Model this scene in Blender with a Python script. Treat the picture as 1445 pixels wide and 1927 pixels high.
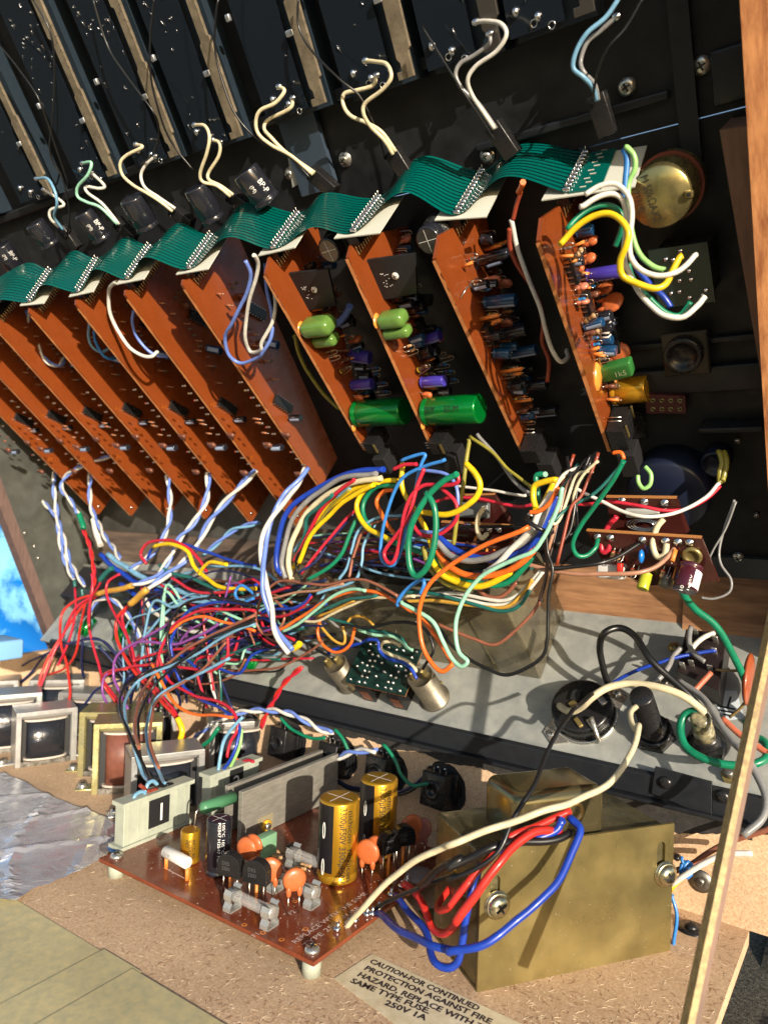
import bpy, bmesh, math, random
from mathutils import Vector, Matrix, Quaternion
# ------------------------------------------------------------------ scene, camera, sky, sun
S = bpy.context.scene
for o in list(bpy.data.objects): bpy.data.objects.remove(o)
S.unit_settings.scale_length = 0.01          # 1 unit = 1 cm
COL = S.collection
random.seed(7)
V = Vector
# axes: X along the console, Y into it, Z up; board top is z = 0, camera 17.3 cm above it
FPX, CPX, CPY, CAMH = 1392.0, 722.5, 963.5, 17.3
YAW = math.radians(34.6); ROLL = math.atan(.035)
RT = V((math.cos(YAW), math.sin(YAW), 0)); FW = V((-math.sin(YAW), math.cos(YAW), 0)); UP = V((0, 0, 1))
CAM = V((0, 0, CAMH))
cr = RT*math.cos(ROLL) + UP*math.sin(ROLL); cu = -RT*math.sin(ROLL) + UP*math.cos(ROLL)
cd = bpy.data.cameras.new('camera'); cam = bpy.data.objects.new('camera', cd); COL.objects.link(cam)
M = Matrix((cr, cu, -FW)).transposed().to_4x4(); M.translation = CAM
cam.matrix_world = M
cd.sensor_fit = 'VERTICAL'; cd.sensor_height = 36; cd.lens = FPX/1927*36
cd.clip_start = .5; cd.clip_end = 5000
cd.dof.use_dof = True; cd.dof.focus_distance = 33; cd.dof.aperture_fstop = .15
S.camera = cam
# sun: low, warm, from the right behind the camera
SUNV = V((-.80, .555, -.235)).normalized()       # direction the light travels
sl = bpy.data.lights.new('sun', 'SUN'); sl.energy = 5.0; sl.angle = math.radians(.53); sl.color = (1, .88, .72)
so = bpy.data.objects.new('sun', sl); COL.objects.link(so)
so.rotation_euler = SUNV.to_track_quat('-Z', 'Y').to_euler()
w = bpy.data.worlds.new('World'); S.world = w; w.use_nodes = True
nt = w.node_tree; bg = nt.nodes['Background']; sky = nt.nodes.new('ShaderNodeTexSky')
sky.sky_type = 'NISHITA'; sky.sun_disc = False
sky.sun_elevation = math.asin(-SUNV.z); sky.sun_rotation = math.atan2(-SUNV.x, -SUNV.y)
nt.links.new(sky.outputs[0], bg.inputs[0]); bg.inputs[1].default_value = .115
S.view_settings.view_transform = 'Standard'; S.view_settings.look = 'None'
S.view_settings.exposure = 0.6; S.view_settings.gamma = 1

# ------------------------------------------------------------------ measuring helpers
def ray(px, py):
    u = (px-CPX)/FPX; v = (py-CPY)/FPX
    r = u*math.cos(ROLL)+v*math.sin(ROLL); dn = -u*math.sin(ROLL)+v*math.cos(ROLL)
    return FW + RT*r - UP*dn
def hit(px, py, n, d):
    n = V(n); q = ray(px, py); return CAM + q*((d-n.dot(CAM))/n.dot(q))
def az(px, py, z=0): return hit(px, py, (0, 0, 1), z)
def ay(px, py, y): return hit(px, py, (0, 1, 0), y)
def ax(px, py, x): return hit(px, py, (1, 0, 0), x)
def pj(p):
    q = V(p)-CAM; d = q.dot(FW); r = q.dot(RT)/d; dn = -q.z/d
    return (CPX+FPX*(r*math.cos(ROLL)-dn*math.sin(ROLL)), CPY+FPX*(r*math.sin(ROLL)+dn*math.cos(ROLL)), d)
def axis_len(base, ax, px=None, py=None):      # how far along ax from base the point lies that projects nearest (px,py)
    best = (1e9, 0)
    for i in range(1, 600):
        t = i*.03; q = pj(base+ax*t)
        e = (abs(q[0]-px) if px is not None else 0)+(abs(q[1]-py) if py is not None else 0)
        if e < best[0]: best = (e, t)
    return best[1]

# ------------------------------------------------------------------ materials
MATS = {}
def mat(name, col, rough=.5, metal=0, coat=0, bump=0, bscale=20, var=0, vscale=8, col2=None, trans=0, ior=1.45, alpha=1,
        stretch=None, rvar=0, emit=None, spec=.5, thr=None, bd=.02, stain=None):
    if name in MATS: return MATS[name]
    m = bpy.data.materials.new(name); m.use_nodes = True; N = m.node_tree.nodes; L = m.node_tree.links
    b = N['Principled BSDF']; b.inputs['Base Color'].default_value = (*col, 1); b.inputs['Roughness'].default_value = rough
    b.inputs['Metallic'].default_value = metal; b.inputs['Coat Weight'].default_value = coat; b.inputs['Coat Roughness'].default_value = .12
    b.inputs['Transmission Weight'].default_value = trans; b.inputs['IOR'].default_value = ior; b.inputs['Alpha'].default_value = alpha
    b.inputs['Specular IOR Level'].default_value = spec
    if var or bump or rvar:
        tc = N.new('ShaderNodeTexCoord'); mp = N.new('ShaderNodeMapping'); L.new(tc.outputs['Object'], mp.inputs[0])
        if stretch: mp.inputs['Scale'].default_value = stretch
    if var:
        n1 = N.new('ShaderNodeTexNoise'); n1.inputs['Scale'].default_value = vscale; n1.inputs['Detail'].default_value = 6; n1.inputs['Roughness'].default_value = .65
        L.new(mp.outputs[0], n1.inputs['Vector'])
        cr_ = N.new('ShaderNodeValToRGB'); c2 = col2 or tuple(c*(1-var) for c in col)
        t = thr or (.35, .68)
        cr_.color_ramp.elements[0].position = t[0]; cr_.color_ramp.elements[1].position = t[1]
        cr_.color_ramp.elements[0].color = (*c2, 1); cr_.color_ramp.elements[1].color = (*[min(1, c*(1+var*.3)) for c in col], 1)
        L.new(n1.outputs[0], cr_.inputs[0]); L.new(cr_.outputs[0], b.inputs['Base Color'])
    if rvar:
        n3 = N.new('ShaderNodeTexNoise'); n3.inputs['Scale'].default_value = vscale*2.3; n3.inputs['Detail'].default_value = 5
        L.new(mp.outputs[0], n3.inputs['Vector']); mr = N.new('ShaderNodeMapRange'); mr.inputs[1].default_value = .35; mr.inputs[2].default_value = .7
        mr.inputs[3].default_value = max(.03, rough-rvar); mr.inputs[4].default_value = min(1, rough+rvar)
        L.new(n3.outputs[0], mr.inputs[0]); L.new(mr.outputs[0], b.inputs['Roughness'])
    if bump:
        n2 = N.new('ShaderNodeTexNoise'); n2.inputs['Scale'].default_value = bscale; n2.inputs['Detail'].default_value = 4
        L.new(mp.outputs[0], n2.inputs['Vector']); bp = N.new('ShaderNodeBump'); bp.inputs['Strength'].default_value = bump; bp.inputs['Distance'].default_value = bd
        L.new(n2.outputs[0], bp.inputs['Height']); L.new(bp.outputs[0], b.inputs['Normal'])
    if stain:
        src = b.inputs['Base Color'].links[0].from_socket
        ns = N.new('ShaderNodeTexNoise'); ns.inputs['Scale'].default_value = stain[0]; ns.inputs['Detail'].default_value = 3; L.new(mp.outputs[0], ns.inputs['Vector'])
        rs_ = N.new('ShaderNodeMapRange'); rs_.inputs[1].default_value = .35; rs_.inputs[2].default_value = .62; rs_.inputs[3].default_value = stain[1]; rs_.inputs[4].default_value = 1
        L.new(ns.outputs[0], rs_.inputs[0]); mx = N.new('ShaderNodeMix'); mx.data_type = 'RGBA'; mx.blend_type = 'MULTIPLY'; mx.inputs[0].default_value = 1
        cc = N.new('ShaderNodeCombineColor'); [L.new(rs_.outputs[0], cc.inputs[i]) for i in range(3)]
        L.new(src, mx.inputs[6]); L.new(cc.outputs[0], mx.inputs[7]); L.new(mx.outputs[2], b.inputs['Base Color'])
    if emit:
        b.inputs['Emission Color'].default_value = (*emit[0], 1); b.inputs['Emission Strength'].default_value = emit[1]
    MATS[name] = m; return m
def srgb(r, g, b): return tuple(((c/255)/12.92 if c/255 <= .04045 else ((c/255+.055)/1.055)**2.4) for c in (r, g, b))

# ------------------------------------------------------------------ mesh builder
def frame(a):
    a = V(a).normalized(); h = V((0, 0, 1)) if abs(a.z) < .9 else V((1, 0, 0))
    u = h.cross(a).normalized(); return u, a.cross(u).normalized(), a
class MB:
    def __init__(s): s.v = []; s.f = []; s.sm = []
    def add(s, vs, fs, smooth=False):
        k = len(s.v); s.v += [V(p) for p in vs]; s.f += [tuple(i+k for i in f) for f in fs]; s.sm += [smooth]*len(fs)
    def box(s, c, e1, e2, e3):          # centre and three half-extent vectors
        c, e1, e2, e3 = V(c), V(e1), V(e2), V(e3)
        if e1.cross(e2).dot(e3) < 0: e3 = -e3
        p = [c+e1*i+e2*j+e3*k for k in (-1, 1) for j in (-1, 1) for i in (-1, 1)]
        s.add(p, [(0, 2, 3, 1), (4, 5, 7, 6), (0, 1, 5, 4), (2, 6, 7, 3), (0, 4, 6, 2), (1, 3, 7, 5)]); return s
    def bb(s, lo, hi):                  # axis aligned box between two corners
        lo, hi = V(lo), V(hi); h = (hi-lo)/2
        return s.box((lo+hi)/2, (abs(h.x), 0, 0), (0, abs(h.y), 0), (0, 0, abs(h.z)))
    def rbox(s, c, e1, e2, e3, r=.1, seg=3):   # box with rounded edges
        bm = bmesh.new(); bmesh.ops.create_cube(bm, size=2)
        c, e1, e2, e3 = V(c), V(e1), V(e2), V(e3); l = [e1.length, e2.length, e3.length]
        for v in bm.verts: v.co = V((v.co.x*l[0], v.co.y*l[1], v.co.z*l[2]))
        bmesh.ops.bevel(bm, geom=bm.edges[:], offset=r, segments=seg, affect='EDGES', profile=.5)
        u = [e1.normalized(), e2.normalized(), e3.normalized()]
        fl = u[0].cross(u[1]).dot(u[2]) < 0
        bm.verts.index_update()
        vs = [c+u[0]*v.co.x+u[1]*v.co.y+u[2]*v.co.z for v in bm.verts]
        fs = [tuple(v.index for v in (reversed(f.verts) if fl else f.verts)) for f in bm.faces]
        s.add(vs, fs, True); bm.free(); return s
    def lathe(s, o, a, prof, n=20, cap=True, smooth=True):   # prof: list of (radius, height along a)
        o = V(o); u, w_, a = frame(a); vs = []; fs = []
        for r, h in prof:
            for i in range(n):
                t = 2*math.pi*i/n; vs.append(o+a*h+u*(r*math.cos(t))+w_*(r*math.sin(t)))
        for j in range(len(prof)-1):
            for i in range(n):
                k = (i+1) % n; fs.append((j*n+i, j*n+k, (j+1)*n+k, (j+1)*n+i))
        s.add(vs, fs, smooth)
        if cap:
            q = len(s.v)-len(vs); s.f.append(tuple(q+i for i in reversed(range(n)))); s.sm.append(False)
            q += (len(prof)-1)*n; s.f.append(tuple(q+i for i in range(n))); s.sm.append(False)
        return s
    def cyl(s, p, q, r, n=12, r2=None):
        p, q = V(p), V(q); return s.lathe(p, q-p, [(r, 0), (r2 if r2 is not None else r, (q-p).length)], n)
    def tube(s, pts, r, n=7, closed=False, cap=True):
        P = [V(p) for p in pts]; m = len(P)
        T = []
        for i in range(m):
            a = P[i-1] if (i > 0 or closed) else P[0]; b = P[(i+1) % m] if (i < m-1 or closed) else P[-1]
            d = b-a; T.append(d.normalized() if d.length > 1e-6 else V((0, 0, 1)))
        u, _, _ = frame(T[0]); vs = []; fs = []
        for i in range(m):
            if i: 
                q = T[i-1].rotation_difference(T[i]); u = q @ u
            u = (u-T[i]*u.dot(T[i])).normalized(); w_ = T[i].cross(u)
            rr = r[i] if isinstance(r, (list, tuple)) else r
            for k in range(n):
                t = 2*math.pi*k/n; vs.append(P[i]+u*(rr*math.cos(t))+w_*(rr*math.sin(t)))
        for i in range(m-1 if not closed else m):
            j = (i+1) % m
            for k in range(n):
                l = (k+1) % n; fs.append((i*n+k, i*n+l, j*n+l, j*n+k))
        s.add(vs, fs, True)
        if cap and not closed:
            q = len(s.v)-len(vs); s.f.append(tuple(q+i for i in reversed(range(n)))); s.sm.append(False)
            q += (m-1)*n; s.f.append(tuple(q+i for i in range(n))); s.sm.append(False)
        return s
    def ball(s, c, r, n=10, sc=(1, 1, 1), a=(0, 0, 1)):
        c = V(c); pr = []
        u, w_, a = frame(a); vs = []; fs = []; m = max(4, n//2)
        for j in range(m+1):
            ph = math.pi*j/m
            for i in range(n):
                t = 2*math.pi*i/n
                vs.append(c+u*(r*sc[0]*math.sin(ph)*math.cos(t))+w_*(r*sc[1]*math.sin(ph)*math.sin(t))-a*(r*sc[2]*math.cos(ph)))
        for j in range(m):
            for i in range(n):
                k = (i+1) % n; fs.append((j*n+i, j*n+k, (j+1)*n+k, (j+1)*n+i))
        s.add(vs, fs, True); return s
    def prism(s, poly, ext):            # planar polygon (3D points) extruded by ext
        poly = [V(p) for p in poly]; ext = V(ext); n = len(poly)
        nn = V((0, 0, 0))
        for i in range(n): nn += (poly[i]-poly[0]).cross(poly[(i+1) % n]-poly[0])
        if nn.dot(ext) < 0: poly.reverse()
        vs = poly+[p+ext for p in poly]
        s.add(vs, [tuple(reversed(range(n))), tuple(range(n, 2*n))]+[(i, (i+1) % n, (i+1) % n+n, i+n) for i in range(n)]); return s
    def grid(s, fn, nu, nv, smooth=True):
        vs = [fn(i/nu, j/nv) for j in range(nv+1) for i in range(nu+1)]
        s.add(vs, [(j*(nu+1)+i, j*(nu+1)+i+1, (j+1)*(nu+1)+i+1, (j+1)*(nu+1)+i) for j in range(nv) for i in range(nu)], smooth); return s
    def build(s, name, m, parent=None, bevel=0, solid=0):
        me = bpy.data.meshes.new(name)
        base = parent.matrix_world.translation if parent is not None else None
        if parent is not None and parent.get('_o') is not None: off = V(parent['_o'])
        else: off = V((0, 0, 0))
        if parent is None and s.v:          # origin at the middle of the foot of the mesh
            off = V(((min(v.x for v in s.v)+max(v.x for v in s.v))/2, (min(v.y for v in s.v)+max(v.y for v in s.v))/2, min(v.z for v in s.v)))
        me.from_pydata([tuple(v-off) for v in s.v], [], s.f)
        me.polygons.foreach_set('use_smooth', s.sm)
        if isinstance(m, (list, tuple)):
            for q in m: me.materials.append(q)
        else: me.materials.append(m)
        me.update()
        o = bpy.data.objects.new(name, me); COL.objects.link(o)
        if parent is not None: o.parent = parent; o['_o'] = tuple(off)
        else: o.location = off; o['_o'] = tuple(off)
        if any(s.sm) and not all(s.sm): pass
        if bevel:
            b = o.modifiers.new('b', 'BEVEL'); b.width = bevel; b.segments = 2; b.limit_method = 'ANGLE'
        return o
def tag(o, label=None, cat=None, group=None, kind=None):
    for k, v in (('label', label), ('category', cat), ('group', group), ('kind', kind)):
        if v: o[k] = v
    return o
def thing(name, loc, label, cat, group=None):
    o = bpy.data.objects.new(name, None); COL.objects.link(o); o.location = V(loc); o['_o'] = tuple(V(loc)); o.empty_display_size = .5
    return tag(o, label, cat, group)
def smooth(P, k=6):
    P = [V(p) for p in P]
    if len(P) < 3:
        return [P[0].lerp(P[-1], i/k) for i in range(k+1)] if len(P) == 2 else P
    Q = [P[0]*2-P[1]]+P+[P[-1]*2-P[-2]]; out = []
    for i in range(1, len(Q)-2):
        a, b, c, d = Q[i-1:i+3]
        for j in range(k):
            t = j/k; out.append(.5*((2*b)+(c-a)*t+(2*a-5*b+4*c-d)*t*t+(-a+3*b-3*c+d)*t**3))
    out.append(P[-1]); return out
def text(s, m, parent, o, ex, ey, h, name='lettering', wrap=None, lift=.012, width=None, align='LEFT', thick=0, mirror=False):
    """flat print: o = lower left corner, ex / ey = reading and up directions; wrap = (centre, axis, radius) lays it round a cylinder"""
    cu_ = bpy.data.curves.new('t', 'FONT'); cu_.body = s; cu_.size = h*1.38; cu_.align_x = align; cu_.resolution_u = 2
    cu_.offset = thick
    to = bpy.data.objects.new('t', cu_); COL.objects.link(to); bpy.context.view_layer.update()
    me = bpy.data.meshes.new_from_object(to.evaluated_get(bpy.context.evaluated_depsgraph_get())); bpy.data.objects.remove(to); bpy.data.curves.remove(cu_)
    ex, ey = V(ex).normalized(), V(ey).normalized(); nn = ex.cross(ey)
    xs = [v.co.x for v in me.vertices] or [0, 1]
    k = (width/(max(xs)-min(xs))) if width else 1
    if mirror: pass
    off = V(parent['_o']) if parent is not None else V((0, 0, 0))
    if wrap:      # subdivide so letters follow the curve
        bm = bmesh.new(); bm.from_mesh(me); bmesh.ops.triangulate(bm, faces=bm.faces[:])
        for _ in range(2): 
            lng = [e for e in bm.edges if e.calc_length() > h*.35]
            if lng: bmesh.ops.subdivide_edges(bm, edges=lng, cuts=1); bmesh.ops.triangulate(bm, faces=bm.faces[:])
        bm.to_mesh(me); bm.free()
    for v in me.vertices:
        p = V(o)+ex*(v.co.x*k)+ey*v.co.y+nn*lift
        if wrap:
            c, a, r = V(wrap[0]), V(wrap[1]).normalized(), wrap[2]
            q = p-c; hgt = q.dot(a); rad0 = V(wrap[3]).normalized(); tang = a.cross(rad0)
            th = q.dot(tang)/r
            p = c+a*hgt+rad0*((r+lift)*math.cos(th))+tang*((r+lift)*math.sin(th))
        v.co = p-off
    me.materials.clear(); me.materials.append(m)
    ob = bpy.data.objects.new(name, me); COL.objects.link(ob)
    if parent is not None: ob.parent = parent
    ob['_o'] = tuple(off)
    return ob
# ------------------------------------------------------------------ colours
mdf = mat('hardboard', srgb(220, 190, 156), .78, var=.4, vscale=11, col2=srgb(180, 146, 112), bump=.35, bscale=22, stain=(.22, .84), stretch=(1, 1, 1), thr=(.3, .7))
black = mat('black_steel', (.012, .014, .018), .42, rvar=.1, vscale=1.2, bump=.08, bscale=6)
satin = mat('black_satin_panel', (.015, .017, .020), .5, rvar=.12, var=.5, vscale=.6, spec=.35)
blackp = mat('black_plastic', (.012, .012, .013), .3, rvar=.08, vscale=3)
zinc = mat('grey_zinc_sheet', srgb(172, 174, 168), .45, metal=.35, var=.15, vscale=.7, col2=srgb(146, 150, 148), rvar=.12)
gold = mat('gold_passivated_steel', srgb(146, 130, 82), .38, metal=.65, var=.28, vscale=.3, col2=srgb(122, 110, 72), rvar=.12, bump=.02, bscale=14)
gold2 = mat('olive_passivated_steel', srgb(128, 118, 82), .34, metal=.65, var=.4, vscale=.8, col2=srgb(92, 88, 66), rvar=.12, bump=.05, bscale=3)
olive = mat('dull_olive_sheet', srgb(140, 132, 104), .26, metal=.6, var=.35, vscale=.4, col2=srgb(104, 98, 86), rvar=.1)
steel = mat('bright_steel', srgb(196, 194, 186), .28, metal=.85, rvar=.12, vscale=3)
steeld = mat('dull_steel', srgb(140, 138, 132), .4, metal=.9, var=.3, vscale=2, rvar=.15)
alu = mat('brushed_aluminium', srgb(160, 156, 146), .42, metal=.45, var=.25, vscale=1.4, stretch=(1, 1, 6), rvar=.12, bump=.04, bscale=10)
tin = mat('solder', srgb(205, 205, 208), .22, metal=1, bump=.2, bscale=12)
wood = mat('planed_wood', srgb(158, 118, 84), .6, var=.4, vscale=1.1, col2=srgb(112, 78, 54), stretch=(.25, 2.2, 2.2), bump=.15, bscale=6)
woodv = mat('walnut_panel_edge', srgb(200, 140, 90), .65, var=.45, vscale=1.3, col2=srgb(150, 92, 56), stretch=(2.4, .5, .5), bump=.3, bscale=9)
woodd = mat('brown_batten', srgb(122, 92, 74), .6, var=.35, vscale=1.2, stretch=(2, .4, .4), bump=.12, bscale=8)
pcb = mat('phenolic_board', (.195, .043, .009), .32, coat=.3, var=.12, vscale=.6, rvar=.1, bump=.03, bscale=3)
pcbe = mat('phenolic_cut_edge', (.5, .2, .07), .6, bump=.3, bscale=20)
paper = mat('masking_tape', srgb(212, 196, 146), .5, var=.3, vscale=2.5, col2=srgb(190, 184, 146), stain=(.18, .8), coat=.15, bump=.08, bscale=5)
cloth = mat('speckled_cloth', (.13, .115, .085), .9, var=.9, vscale=6, col2=(.014, .013, .012), bump=.8, bscale=16, bd=.08)
rubber = mat('black_rubber', (.014, .014, .015), .55)

# ------------------------------------------------------------------ frames of the tilted sheets
A1 = math.radians(48)
GO = V((0, 35.15, 5.5)); GV = V((0, math.cos(A1), math.sin(A1))); GW = V((0, -math.sin(A1), math.cos(A1)))
def gp(x, v, w_=0): return V((x, 0, 0))+GO+GV*v+GW*w_
def ag(px, py, h=0): return hit(px, py, GW, GW.dot(GO)+h)
A2 = math.radians(56)
BY = ag(1180, 1162).y; LO = V((0, BY, ay(1300, 1080, BY).z)); LV = V((0, -math.cos(A2), math.sin(A2))); LW = V((0, -math.sin(A2), -math.cos(A2)))
def lp(x, v, w_=0): return V((x, 0, 0))+LO+LV*v+LW*w_
def al(px, py, h=0): return hit(px, py, LW, LW.dot(LO)+h)
EX = V((1, 0, 0)); EY = V((0, 1, 0)); EZ = V((0, 0, 1))

# ------------------------------------------------------------------ ground cloth
g = MB(); g.add([(-600, -300, -2.2), (300, -300, -2.2), (300, 600, -2.2), (-600, 600, -2.2)], [(0, 1, 2, 3)])
tag(g.build('ground', cloth), kind='structure')
g = MB()
def clf(a, b):
    x = -4.3+a*26; y = -6+b*60
    return V((x, y, -1.9+.5*math.sin(x*.8+y*.23)+.35*math.sin(y*.7)+1.4*a))
g.grid(clf, 40, 80); tag(g.build('cloth_cover', cloth), 'dark speckled woven cloth bunched beside the wooden base at lower right', 'cloth')

# ------------------------------------------------------------------ wooden base: floor board, rear wall with jack holes, left end
base = thing('wooden_base', (-30, 20, -.6), 'brown hardboard base tray of the mixer with a low rear wall', 'base')
XR, XL, WZ = -4.6, -56.2, 4.75
b = MB(); b.bb((XL, -8, -.6), (XR, 35.15, 0)); fl_ = b.build('floor_board', mdf, base)
# rear wall
def holed(fr, rect, holes, th):
    """plate in frame fr(a,b,c) with holes (lists of (a,b)), thickness th away from the viewer (c from 0 to -th)"""
    bm = bmesh.new(); loops = [[(rect[0], rect[1]), (rect[2], rect[1]), (rect[2], rect[3]), (rect[0], rect[3])]]+holes
    ed = []
    for l in loops:
        vs = [bm.verts.new(fr(a, c, 0)) for a, c in l]
        ed += [bm.edges.new((vs[i], vs[(i+1) % len(vs)])) for i in range(len(vs))]
    bmesh.ops.triangle_fill(bm, use_beauty=True, use_dissolve=False, edges=ed)
    bm.verts.index_update(); o = MB(); V0 = [v.co.copy() for v in bm.verts]; d = (fr(0, 0, -th)-fr(0, 0, 0)); n = len(V0)
    fs = [tuple(v.index for v in f.verts) for f in bm.faces]
    o.add(V0+[v+d for v in V0], fs+[tuple(i+n for i in reversed(f)) for f in fs])
    k = 0
    for l in loops:
        m = len(l); o.f += [(k+i, k+(i+1) % m, k+(i+1) % m+n, k+i+n) for i in range(m)]; o.sm += [False]*m; k += m
    bm.free(); return o
JACKS = [ay(835, 1482, 35.15), ay(728, 1450, 35.15), ay(638, 1425, 35.15), ay(545, 1395, 35.15), ay(462, 1372, 35.15)]
rj = random.Random(3)
hl = []
for j in JACKS:
    hl.append([(j.x+(1.35+rj.uniform(-.06, .1))*math.cos(t*math.pi/14), j.z+(1.35+rj.uniform(-.06, .1))*math.sin(t*math.pi/14)) for t in range(28)])
fw = lambda a, c, d: V((a, 35.15-d, c))
holed(fw, (XL, .0, -2.4, WZ), hl, .6).build('rear_wall', mdf, base)
b = MB(); b.bb((XL-.8, -8, -.6), (XL, 35.75, WZ+.3)); b.build('end_wall', mdf, base)
# torn black tape along the top of the rear wall
rt = random.Random(11); up = []; n = 260
for i in range(n+1):
    x = XL+(XR-XL)*i/n
    up.append((x if x < -5 else x, 3.95+.10*math.sin(x*1.7)+rt.uniform(-.05, .05)-(.55*max(0, math.sin((x+9.6)*.75)) if x > -10 else 0)))
b = MB(); top = [(x, 35.09, WZ+.02) for x, z in up]; bot = [(x, 35.09, z) for x, z in up]
b.add(top+bot, [(i, i+n+1, i+n+2, i+1) for i in range(n)])
b.add([(p[0], p[1]+.05, p[2]) for p in top+bot], [(i, i+1, i+n+2, i+n+1) for i in range(n)])
tape = mat('torn_black_tape', (.035, .032, .03), .7, var=.5, vscale=5, bump=.3, bscale=20)
b.build('torn_black_edging', tape, base)
# screws with washers in the floor and rear wall
def screw(p, nrm, r=.22, parent=None, name='screw', m=steel, h=.12, washer=0, phase=.4):
    p = V(p); u, w_, a = frame(nrm); c, s = math.cos(phase), math.sin(phase); u, w_ = u*c+w_*s, w_*c-u*s
    b = MB()
    if washer: b.lathe(p, a, [(washer*.45, .0), (washer, 0), (washer, .05), (washer*.4, .06)], 20, cap=False); p = p+a*.05
    b.lathe(p, a, [(r, 0), (r, h*.35), (r*.86, h*.75), (r*.5, h), (.001, h)], 16)
    o = b.build(name, m, parent)
    c_ = MB(); c_.box(p+a*(h*.9), u*r*.52, w_*r*.10, a*h*.18); c_.box(p+a*(h*.9), w_*r*.52, u*r*.10, a*(h*.18+.002)); c_.build('cross_slot', mat('slot_shadow', (.03, .03, .03), .6, metal=.6), o)
    return o
screw(az(1300, 1748), EZ, .28, base, 'black_screw', blackp, .2, .62)
screw(ay(1318, 1658, 35.15), -EY, .18, base, 'steel_screw', steeld, .15, .5)
screw(ay(1275, 1612, 35.15), -EY, .15, base, 'black_screw', blackp, .3)

# masking tape over the front of the floor
tp = thing('masking_tape_sheets', az(120, 1850, .02), 'olive translucent masking tape laid over the front of the floor', 'tape')
T0 = az(0, 1690); YT = (T0.y+az(450, 1927).y)/2
xs = [-70, az(0, 1890).x, az(375, 1880).x, -12]
seams = [(-80, az(60, 1875).x), (az(60, 1875).x-.4, az(330, 1840).x-1.2), (az(330, 1840).x-1.6, -8)]
for i, (a, c) in enumerate(seams):
    b = MB(); z = .02+.02*i
    b.bb((a, -8, z-.012), (c, YT+(.12 if i == 1 else 0), z)); b.build('tape_strip', paper, tp)

# silver film on the left of the floor
film = mat('crumpled_silver_film', srgb(206, 208, 216), .3, metal=.45, var=.25, vscale=.3, rvar=.14, bump=.12, bscale=.9, bd=.12)
P = [az(-120, 1455, .04), az(0, 1455, .04), az(100, 1500, .04), az(212, 1548, .04), az(225, 1578, .04), az(196, 1612, .04), az(150, 1640, .04), az(60, 1676, .04), az(10, 1700, .04), az(-150, 1640, .04)]
edge = smooth(P+[P[0]], 6)[:-1]; rf = random.Random(5)
edge = [p+V((rf.uniform(-.07, .07), rf.uniform(-.07, .07), 0)) for p in edge]
bm = bmesh.new(); ev = [bm.verts.new(p) for p in edge]; bm.faces.new(ev)
bmesh.ops.triangulate(bm, faces=bm.faces[:])
for it in range(4):
    lg = [e for e in bm.edges if e.calc_length() > .55]
    if lg: bmesh.ops.subdivide_edges(bm, edges=lg, cuts=1); bmesh.ops.triangulate(bm, faces=bm.faces[:])
for v in bm.verts:
    x, y = v.co.x, v.co.y; cr1 = abs((x*.6+y*.8+.5*math.sin(y*.7)) % 3.1-1.55); cr2 = abs((x*.9-y*.5+.6*math.sin(x*.5)) % 4.3-2.15)
    v.co.z = .04+.10*math.exp(-(cr1*5)**2)+.12*math.exp(-(cr2*4)**2)+.05*math.sin(x*.5+y*.3)**2+rf.uniform(0, .022)
bm.verts.index_update(); b = MB(); b.add([v.co.copy() for v in bm.verts], [tuple(v.index for v in (f.verts if f.normal.z > 0 else reversed(f.verts))) for f in bm.faces], False); bm.free()
tag(b.build('silver_film', film), 'crumpled silver plastic film with a torn edge lying left of the power board', 'film')

# ------------------------------------------------------------------ metal rear panel with black lip
rp = thing('rear_panel', gp(-30, 0, 0), 'tilted grey metal rear panel with black front lip carrying sockets', 'panel')
GVmax = (ag(1180, 1162)-GO).dot(GV)
b = MB(); b.box(gp((XL-2.8+-1)/2, GVmax/2+.2, -.1), EX*((-1-(XL-2.8))/2), GV*(GVmax/2+.2), GW*.1); b.build('metal_sheet', zinc, rp)
b = MB(); b.prism([(XL-1, 34.9, 4.72), (XL-1, 34.9, 5.72), (XL-1, 35.12, 5.86), (XL-1, 35.12, 4.72)], (-1-(XL-1), 0, 0)); b.build('black_lip', black, rp, bevel=.04)
b = MB(); b.bb((XL-1, 34.55, 4.55), (-1, 35.2, 4.70)); b.build('lip_flange', black, rp)
# corner brackets in front of the lip
def lipx(px, py): return ay(px, py, 34.88)
b = MB(); q = [lipx(1233, 1441), lipx(1340, 1470), lipx(1340, 1538), lipx(1226, 1492)]
b.prism(q, (0, -.12, 0)); br = b.build('corner_bracket', black, rp, bevel=.03)
for p in ((1253, 1471), (1360, 1497)): screw(lipx(*p)-V((0, .13, 0)), -EY, .28, rp, 'black_screw', blackp, .16)
b = MB(); b.prism([lipx(1341, 1478), lipx(1460, 1512), lipx(1460, 1575), lipx(1341, 1538)], (0, -.06, 0)); b.build('corner_bracket', black, rp)
# slot and screw holes in the sheet
def dome(p, n_, r, m, parent, name): b = MB(); b.ball(p, r, 12, (1, 1, .6), n_); return b.build(name, m, parent)
dome(ag(1268, 1218, .02), GW, .32, gold, rp, 'brass_rivet')

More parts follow.
